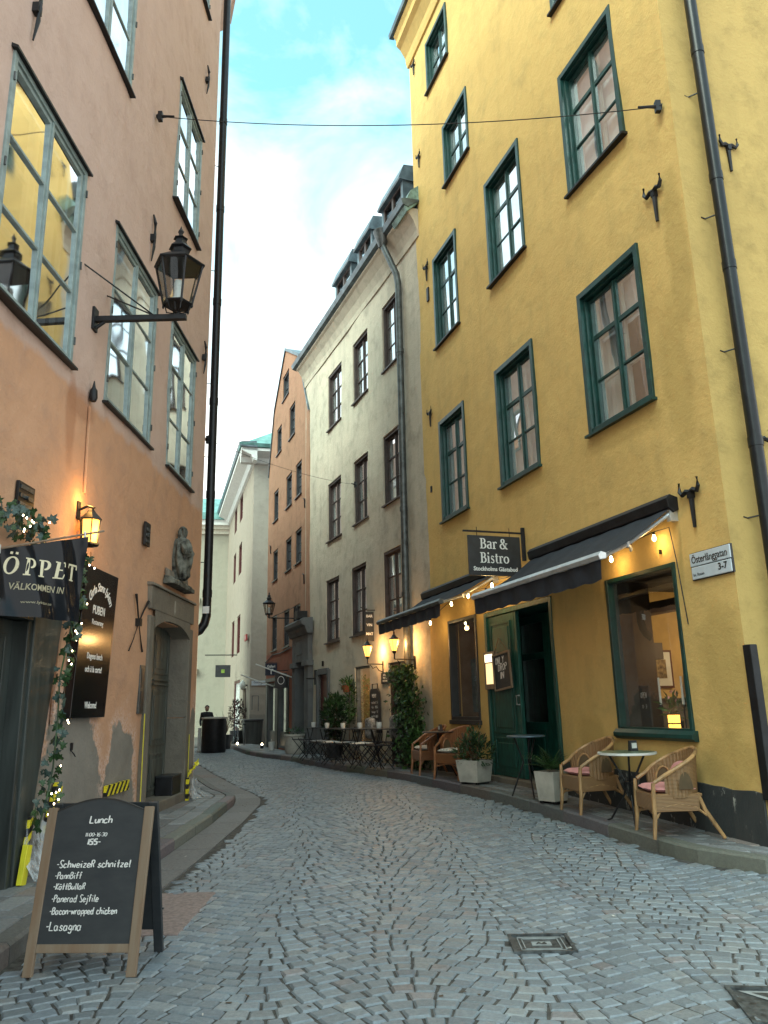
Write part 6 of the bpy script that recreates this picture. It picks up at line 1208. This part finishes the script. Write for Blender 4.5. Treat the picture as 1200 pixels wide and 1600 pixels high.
q = MB(); q.grid(lambda u, v: (.078 * cos(u * 2 * pi) * sin(pi * (.02 + .96 * v)), -.005 + .095 * sin(u * 2 * pi) * sin(pi * (.02 + .96 * v)), 1.52 - .115 * cos(pi * v)), 18, 12); q.box((-.012, -.115, 1.50), (.012, -.085, 1.535)); q.build('head', m_skin, pe, smooth=True)
q = MB(); q.grid(lambda u, v: (.088 * cos(u * 2 * pi) * sin(pi * (.5 + .48 * v)), .012 + .10 * sin(u * 2 * pi) * sin(pi * (.5 + .48 * v)), 1.545 - .105 * cos(pi * (.5 + .48 * v))), 18, 8); q.build('hair', m_cloth, pe, smooth=True)
for sx_ in (-1, 1):
    for k in range(5): pass
def bicycle(loc, rz, label):
    t = thing('bicycle', label, 'bicycle', loc, rz, 'bicycles against the beige house')
    for x in (-.52, .52):
        w = MB(); w.tube([(x + .33 * cos(a_), 0, .34 + .33 * sin(a_)) for a_ in [2 * pi * i / 24 for i in range(25)]], .018, 5, cap=False); wo_ = w.build('wheel', m_black, t); w = MB(); [w.tube([(x, 0, .34), (x + .32 * cos(a_), 0, .34 + .32 * sin(a_))], .003, 3) for a_ in [2 * pi * i / 14 for i in range(14)]]; w.build('spokes', m_alu, wo_)
    f = MB(); [f.tube(p, .016, 5) for p in ([(-.52, 0, .34), (-.1, 0, .3), (-.22, 0, .80)], [(-.22, 0, .75), (-.52, 0, .34)], [(-.1, 0, .3), (.36, 0, .78)], [(-.2, 0, .72), (.36, 0, .80)], [(.52, 0, .34), (.34, 0, .95)])]; f.build('frame', m_navy, t)
    MB().box((-.34, -.06, .82), (-.1, .06, .87)).build('saddle', m_black, t, bevel=.02); MB().tube([(.2, -.25, .98), (.34, -.2, 1.0), (.34, .2, 1.0), (.2, .25, .98)], .012, 5).build('handlebar', m_alu, t)
    return t
bicycle((-5.55, 30.6, .04), radians(100), 'dark bicycle parked at the beige house, the nearer one'); bicycle((-6.15, 32.0, .04), radians(110), 'dark bicycle parked at the beige house, the farther one')
t = thing('potted_bush', 'dark reddish potted bush beside the bicycles at the beige house', 'plant', (-6.25, 32.9, .04)); MB().lathe([(.25, 0), (.32, .55), (.3, .55)], n=14).build('pot', m_signb, t); q = MB(); foliage(q, (0, 0, 1.15), (.35, .35, .65), 420, .16, .05, up=.7); q.build('leaves', mat('dark_red_leaf', (.06, .03, .03), .6, var=.6), t, weld=False)
t = thing('waste_container', 'dark waste container beside the beige house plinth', 'bin', (-5.35, 31.2, .03), radians(106)); MB().prism([(-.3, 0), (.3, 0), (.36, .95), (-.36, .95)], -.45, .45).build('bin_body', m_shopf, t, bevel=.02); MB().box((-.48, -.38, .95), (.48, .38, 1.02)).build('lid', m_signb, t, bevel=.02)
t = thing('candle_light', 'tiny bright light at the foot of the beige house', 'light', (-5.75, 30.3, .04)); MB().lathe([(.05, 0), (.06, .08), (.05, .1)], n=10).build('holder', m_black, t); MB().lathe([(.02, .10), (.045, .14), (.01, .19)], n=8).build('flame', m_fairy, t)
# ================================================================== span wires
def wire(label, a_, b_, sag, r=.006):
    t = thing('span_wire', label, 'wire', a_); d = Vector(b_) - Vector(a_); q = MB(); q.tube([d * u - Vector((0, 0, sag * 4 * u * (1 - u))) for u in [i / 30 for i in range(31)]], r, 5); q.build('wire_line', m_black, t)
    for p, s_ in ((Vector((0, 0, 0)), 1), (d, -1)): q = MB(); dd = d.normalized() * s_; q.tube([p - dd * .05, p + dd * .05, p + dd * .22], [.035, .02, .012], 6); q.box(p - Vector((.03, .03, .07)), p + Vector((.03, .03, .07))); q.build('insulator', m_black, t)
    return t
wire('thin span wire stretched between the salmon and yellow houses high up', FL.w(-2.28, .06, 9.5), FY.w(.15, .06, 8.1), .20)
wire('very thin wire from the salmon house to the grey house', (-3.1, 12.9, 6.1), FG.w(4.0, .05, 6.85), .12, .004)

# small litter on the street: stuff nobody could count
q = MB(); rr = random.Random(21)
for i in range(420):
    y = 3.4 + 14 * rr.random() ** 1.5; xl, xr = bandL(y) - .3, kerbR(y) - .02; x = xl + (xr - xl) * (rr.random() if i % 3 else rr.choice((.02, .985)) + rr.uniform(-.015, .015)); a_ = rr.uniform(0, 6.28); L_, w_ = rr.uniform(.006, .02), rr.uniform(.003, .010); z = gz(x, y) + .006
    d = Vector((cos(a_), sin(a_), 0)) * L_; s_ = Vector((-sin(a_), cos(a_), 0)) * w_; p = Vector((x, y, z)); q.face([p - d - s_, p + d - s_, p + d + s_ + Vector((0, 0, .003)), p - d + s_], rr.choice((0, 1, 1, 2)))
o = q.build('street_litter', [m_whitec, m_stem, m_joint], None, weld=False); tag(o, 'scattered bits of leaf, grit and paper on the cobbles', None, kind='stuff')
# ================================================================== pavement furniture
def wicker(label, group, loc, rz, mw, mc, name='wicker_chair'):
    """facing -y locally"""
    t = thing(name, label, 'chair', loc, rz, group)
    zr = lambda a_: .80 - .24 * (abs(a_) / 2.1) ** 1.5
    def pos(a_, z): k = 1 + (z - .4) * .28; return Vector((sin(a_) * .275 * k, cos(a_) * .25 * k + .02, z))
    def shell(u, v):
        a_ = -2.1 + 4.2 * u; z = .36 + (zr(a_) - .36) * v; p = pos(a_, z); r = .004 * sin(u * 190); return p + Vector((sin(a_), cos(a_), 0)) * r
    q = MB(); q.grid(shell, 90, 8); q.build('backrest', mw, t, smooth=True)
    q = MB(); q.grid(lambda u, v: shell(u, v) - Vector((sin(-2.1 + 4.2 * u), cos(-2.1 + 4.2 * u), 0)) * .016, 90, 8); q.build('backrest_lining', mw, t, smooth=True)
    rim = [pos(-2.1 + 4.2 * i / 28, zr(-2.1 + 4.2 * i / 28)) for i in range(29)]; q = MB(); q.tube([(rim[0].x * .98, rim[0].y - .10, .50)] + rim + [(rim[-1].x * .98, rim[-1].y - .10, .50)], .019, 8); q.build('rim', mc, t, smooth=True)
    q = MB(); q.box((-.26, -.24, .24), (.26, -.22, .39)); q.box((-.26, -.22, .24), (-.24, .2, .39)); q.box((.24, -.22, .24), (.26, .2, .39)); q.build('apron', mw, t, bevel=.008)
    q = MB(); q.box((-.25, -.235, .37), (.25, .24, .40)); q.build('seat', mw, t, bevel=.01)
    for sx_ in (-1, 1):
        q = MB(); q.tube([(sx_ * .255, -.225, .50), (sx_ * .25, -.23, .40), (sx_ * .25, -.235, .2), (sx_ * .255, -.26, 0)], [.018, .022, .022, .017], 8); q.build('leg', mc, t, smooth=True)
        q = MB(); q.tube([(sx_ * .23, .20, .40), (sx_ * .24, .25, .25), (sx_ * .27, .40, 0)], [.02, .022, .017], 8); q.build('leg', mc, t, smooth=True)
        q = MB(); q.tube([(sx_ * .245, -.22, .18), (sx_ * .25, -.16, .28), (sx_ * .25, .0, .31), (sx_ * .25, .16, .28), (sx_ * .25, .26, .2)], .011, 6); q.build('stretcher', mc, t, smooth=True)
        aa = sx_ * 1.35; cen = pos(aa, .44); tx = Vector((cos(aa), -sin(aa), 0)); nn = Vector((sin(aa), cos(aa), 0))
        q = MB(); q.tube([cen + tx * .085 * cos(b_) + Vector((0, 0, .17 * sin(b_))) - nn * .024 for b_ in [pi * i / 12 for i in range(13)]], .010, 6); q.build('arch_loop', mc, t, smooth=True)
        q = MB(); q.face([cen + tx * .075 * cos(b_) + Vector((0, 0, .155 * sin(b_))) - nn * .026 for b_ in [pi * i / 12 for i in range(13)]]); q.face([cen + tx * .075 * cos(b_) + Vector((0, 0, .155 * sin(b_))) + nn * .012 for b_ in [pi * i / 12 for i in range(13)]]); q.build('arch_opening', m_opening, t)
    q = MB(); q.tube([(-.24, -.22, .2), (0, -.2, .24), (.24, -.22, .2)], .011, 6); q.tube([(-.25, .28, .2), (0, .24, .24), (.25, .28, .2)], .011, 6); q.build('cross_stretcher', mc, t, smooth=True)
    return t
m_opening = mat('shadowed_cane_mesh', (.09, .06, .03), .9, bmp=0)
def cushion(label, loc, rz, m, group):
    t = thing('cushion', label, 'cushion', loc, rz, group); q = MB()
    def cf(s_): return lambda u, v: ((u - .5) * .48 * (1 - .10 * (2 * v - 1) ** 2), (v - .5) * .46 * (1 - .10 * (2 * u - 1) ** 2) - .01, .035 + s_ * .038 * (max(0, 1 - (2 * u - 1) ** 4) * max(0, 1 - (2 * v - 1) ** 4)) ** .5 + .006 * noise.noise(Vector((u * 5, v * 5, 2))))
    q.grid(cf(1), 14, 14); q.grid(cf(-1), 14, 14); q.build('pad', m, t, smooth=True); q = MB(); q.tube([(-.2, .2, .03), (-.24, .24, .0)], .006, 4); q.build('tie', m, t); return t
def onY(s, off): p = FY.w(s, off); return (p.x, p.y, pave(p.x, p.y, 'R') + .002)
def onG(s, off): p = FG.w(s, off); return (p.x, p.y, pave(p.x, p.y, 'R') + .002)
BRZ = FY.phi + pi    # local -y = outward
for (s_, off, dr, lab, mw, mc, cm, cl, grp) in ((.80, .43, -.30, 'nearest wicker armchair right of the mosaic table', m_rattan, m_cane, m_pink, 'pink cushion on the wicker armchair right of the mosaic table', 0), (2.18, .42, -.12, 'pale wicker armchair left of the mosaic table, next to the fern', m_rattan, m_cane, m_pink, 'pink cushion on the wicker armchair left of the mosaic table', 0), (6.0, .42, .45, 'brown wicker chair next to the left square planter', m_rattan2, m_cane2, m_whitec, 'patterned white cushion on the brown chair next to the planter', 1), (7.1, .45, -.08, 'brown wicker chair nearest the ivy on the grey house', m_rattan2, m_cane2, m_whitec, 'patterned white cushion on the brown chair nearest the ivy', 1)):
    l_ = onY(s_, off); rz = BRZ + dr; wicker(lab, ('pale wicker chairs with pink cushions', 'brown wicker chairs below the left awning')[grp], l_, rz, mw, mc); cushion(cl, (l_[0], l_[1], l_[2] + .40), rz, cm, 'cushions on wicker chairs')
    if s_ < 1: cushion('second pink cushion propped against the back of the nearest wicker chair', (l_[0] + .14, l_[1] + .05, l_[2] + .46), rz + .9, cm, 'cushions on wicker chairs').rotation_euler = (radians(62), 0, rz)
tz = onY(1.42, .42); tt = thing('bistro_table', 'round mosaic topped bistro table between the pink cushioned chairs', 'table', tz)
MB().lathe([(.284, .700), (.284, .7145)], n=36).build('table_top', m_mosaic, tt, smooth=False); MB().lathe([(.285, .685), (.305, .69), (.305, .712), (.292, .7125)], n=36).build('rim', m_white, tt)
for k in range(3): a_ = 2 * pi * k / 3 + .3; q = MB(); q.tube([(cos(a_) * .22, sin(a_) * .22, .69), (cos(a_) * .05, sin(a_) * .05, .42), (cos(a_) * .07, sin(a_) * .07, .28), (cos(a_) * .24, sin(a_) * .24, .03), (cos(a_) * .29, sin(a_) * .29, .01)], .011, 6); q.build('leg', m_black, tt, smooth=True)
MB().lathe([(.07, .40), (.07, .41)], n=12).build('collar', m_black, tt)
t = thing('menu_holder', 'small dark menu holder standing on the mosaic table', 'menu holder', (tz[0] + .10, tz[1] + .10, tz[2] + .713), FY.phi + pi / 2); MB().prism([(-.03, 0), (.03, 0), (.012, .11), (-.012, .11)], -.045, .045).build('stand', m_signb, t); MB().box((-.03, .026, .03), (.03, .031, .085)).build('card', m_white, t)
tz = onY(6.55, .45); tt = thing('round_table', 'small dark round table between the two brown wicker chairs', 'table', tz); MB().lathe([(.30, .70), (.31, .71), (.30, .72)], n=26).build('table_top', m_brownfr, tt)
for k in range(3): a_ = 2 * pi * k / 3; MB().tube([(cos(a_) * .1, sin(a_) * .1, .70), (cos(a_) * .05, sin(a_) * .05, .35), (cos(a_) * .24, sin(a_) * .24, 0)], .012, 6).build('leg', m_black, tt)
t = thing('menu_holder', 'small brown menu holder on the round table between the brown chairs', 'menu holder', (tz[0], tz[1], tz[2] + .72), FY.phi); MB().prism([(-.03, 0), (.03, 0), (.012, .11), (-.012, .11)], -.04, .04).build('stand', m_brownfr, t); MB().box((-.03, .026, .03), (.03, .031, .085)).build('card', m_white, t)
tz = onY(3.45, .52); tt = thing('high_table', 'small blue-grey round table in front of the open door', 'table', tz); MB().lathe([(.24, .735), (.25, .74), (.25, .752), (.235, .758)], n=28).build('table_top', mat('blue_grey_metal', (.09, .15, .20), .3, .3), tt)
for k in range(3): a_ = 2 * pi * k / 3 + .6; MB().tube([(cos(a_) * .16, sin(a_) * .16, .735), (cos(a_) * .05, sin(a_) * .05, .42), (cos(a_) * .23, sin(a_) * .23, 0)], .011, 6).build('leg', m_black, tt)
def planter(label, loc, rz, w, h, mk):
    t = thing('planter', label, 'planter', loc, rz, 'square concrete planters by the green door'); q = MB(); wb_ = w * .82; k = [(-wb_, -wb_, .03), (wb_, -wb_, .03), (wb_, wb_, .03), (-wb_, wb_, .03), (-w, -w, h), (w, -w, h), (w, w, h), (-w, w, h)]
    for f in ((0, 1, 2, 3), (0, 1, 5, 4), (1, 2, 6, 5), (2, 3, 7, 6), (3, 0, 4, 7)): q.face([k[i] for i in f])
    wi = w - .025; k2 = [(-wi, -wi, h), (wi, -wi, h), (wi, wi, h), (-wi, wi, h)]
    for i in range(4): j = (i + 1) % 4; q.face([k[4 + i], k[4 + j], k2[j], k2[i]]); q.face([k2[i], k2[j], (k2[j][0], k2[j][1], h - .05), (k2[i][0], k2[i][1], h - .05)])
    q.build('box_pot', m_conc, t); MB().box((-wi, -wi, h - .07), (wi, wi, h - .045)).build('soil', m_joint, t)
    for sx_ in (-1, 1): MB().box((sx_ * wb_ * .8 - .03, -wb_ * .8, 0), (sx_ * wb_ * .8 + .03, wb_ * .8, .03)).build('foot', m_black, t)
    mk(t); return t
def fern(t):
    q = MB(); rr = random.Random(12)
    for k in range(46):
        a_ = rr.uniform(0, 6.283); L_ = rr.uniform(.22, .42); el = rr.uniform(.5, 1.35); prev = None
        for i in range(12):
            u = i / 11; p = Vector((cos(a_) * L_ * u * cos(el) * 1.3, sin(a_) * L_ * u * cos(el) * 1.3, .36 + L_ * (u * sin(el) * 1.25 - u * u * .45)))
            if i > 1:
                d = (p - prev).normalized(); s_ = d.cross(Vector((0, 0, 1))).normalized(); wl_ = .075 * (1 - u) + .012
                for sg in (-1, 1): q.leaf(p, s_ * sg + d * .5, Vector((0, 0, 1)), wl_, .018, k % 2)
            prev = p
    q.build('fronds', [m_leaf2, m_leaf], t, weld=False)
def shrub(t):
    q = MB(); foliage(q, (0, 0, .45), (.34, .24, .22), 520, .10, .028, up=.5); foliage(q, (.0, 0, .62), (.14, .12, .2), 90, .09, .03, up=.6); q.build('leaves', m_leaf, t, weld=False); q = MB()
    for k in range(7): a_ = k * .9; q.tube([(0, 0, .28), (cos(a_) * .1, sin(a_) * .1, .5), (cos(a_) * .2, sin(a_) * .16, .72)], .008, 5)
    q.build('stems', m_stem, t)
l_ = onY(2.86, .52); planter('square pale planter with a fern beside the pink cushioned chair', l_, FY.phi + .35, .15, .37, fern)
l_ = onY(5.14, .50); planter('square pale planter with a dark shrub left of the green door', l_, FY.phi + .5, .20, .34, shrub)
# folding furniture on the grey house side
def fold_table(s_, lab):
    l_ = onG(s_, .52); t = thing('folding_table', lab, 'table', l_, FG.phi, 'black folding cafe tables outside the grey house'); MB().box((-.32, -.28, .725), (.32, .28, .745)).build('table_top', m_signb, t, bevel=.004)
    for y in (-.24, .24): MB().tube([(-.27, y, .72), (.26, y, 0)], .011, 5).build('leg', m_black, t); MB().tube([(.27, y * .92, .72), (-.26, y * .92, 0)], .011, 5).build('leg', m_black, t)
    return t
cupm = None
for i, s_ in enumerate((1.15, 2.25, 3.35, 4.5, 5.6)):
    nm = ('nearest the ivy', 'second from the ivy', 'in the middle of the row', 'second from the maroon door', 'nearest the maroon door')[i]
    fold_table(s_, 'black folding cafe table ' + nm)
    l_ = onG(s_ + .12, .62); t = thing('cup_lantern', 'white cup lantern on the folding table ' + nm, 'cup', (l_[0], l_[1], l_[2] + .745), 0, 'white cup lanterns on the folding tables'); MB().lathe([(.045, 0), (.055, .06), (.055, .12), (.048, .12), (.045, .02)], n=14).build('cup_body', m_white, t, smooth=True); MB().lathe([(.035, .02), (.03, .05)], n=8).build('candle_stub', m_cream, t)
def fold_chair(s_, off, rz, lab, grp, back=True):
    l_ = onG(s_, off); t = thing('folding_chair', lab, 'chair', l_, FG.phi + rz, grp)
    for k in range(5): MB().box((-.20, -.19 + k * .08, .44), (.20, -.125 + k * .08, .455)).build('seat_slat', m_signb, t)
    for x in (-.19, .19): MB().tube([(x, -.22, .0), (x, .17, .45)] + ([(x, .2, .5)] if not back else []), .010, 5).build('leg', m_black, t); MB().tube([(x, .22, 0), (x, -.19, .45)], .010, 5).build('leg', m_black, t)
    if back:
        MB().tube([(-.19, .17, .45), (-.19, .24, .84), (.19, .24, .84), (.19, .17, .45)], .010, 5).build('back_frame', m_black, t)
        for k in range(3): MB().box((-.18, .20 + k * .012, .62 + k * .08), (.18, .215 + k * .012, .67 + k * .08)).build('back_slat', m_signb, t)
    return t
for i, (s_, off) in enumerate(((.85, .80), (1.6, .86), (2.6, .84), (3.5, .86), (4.4, .86), (5.3, .84), (6.1, .80))):
    nm = ('closest to the ivy', 'second from the ivy', 'third from the ivy', 'in the middle', 'third from the maroon door', 'second from the maroon door', 'closest to the maroon door')[i]
    fold_chair(s_, off, .15 * (-1) ** i, 'backless black folding stool on the kerb side, ' + nm, 'black folding stools on the kerb side', False)
    if 1 <= i <= 4:
        l_ = onG(s_, off); t = thing('seat_fleece', 'pale fleece pad on the kerb side stool ' + nm, 'fleece', (l_[0], l_[1], l_[2] + .456), FG.phi, 'pale fleece pads on the folding stools'); q = MB(); q.grid(lambda u, v: ((u - .5) * .44, (v - .5) * .40, .02 + .02 * sin(pi * u) * sin(pi * v) + .012 * noise.noise(Vector((u * 9, v * 9, i)))), 14, 14); q.grid(lambda u, v: ((u - .5) * .44, (v - .5) * .40, -.0), 3, 3); q.build('pad', (m_fleece, m_whitec)[i % 2], t, smooth=True)
for i, (s_, w, h) in enumerate(((1.35, .62, .52), (2.85, .42, .48), (5.5, .38, .46), (4.3, .36, .3), (2.2, .36, .3))):
    nm = ('beside the ivy', 'below the lit window', 'beside the maroon door', 'in front of the shrub', 'below the menu board')[i]
    fold_chair(s_, .20, pi, 'black folding chair against the grey wall ' + nm, 'black folding chairs against the grey wall')
    if i < 3:
        l_ = onG(s_, .17); t = thing('fleece_throw', 'grey fleece throw over the wall side chair ' + nm, 'fleece', (l_[0], l_[1], l_[2] + .46), FG.phi, 'grey fleece throws on chair backs'); q = MB()
        def ff(u, v): a_ = u * 2 * pi; r = (1 - (2 * v - 1) ** 6) ** .5; n_ = 1 + .13 * noise.noise(Vector((cos(a_) * 2, sin(a_) * 2, v * 3 + i))); return (cos(a_) * w / 2 * r * n_, sin(a_) * .11 * r * n_ + .03, h * v + .02)
        q.grid(ff, 24, 14); q.build('throw', m_fleece, t, smooth=True)
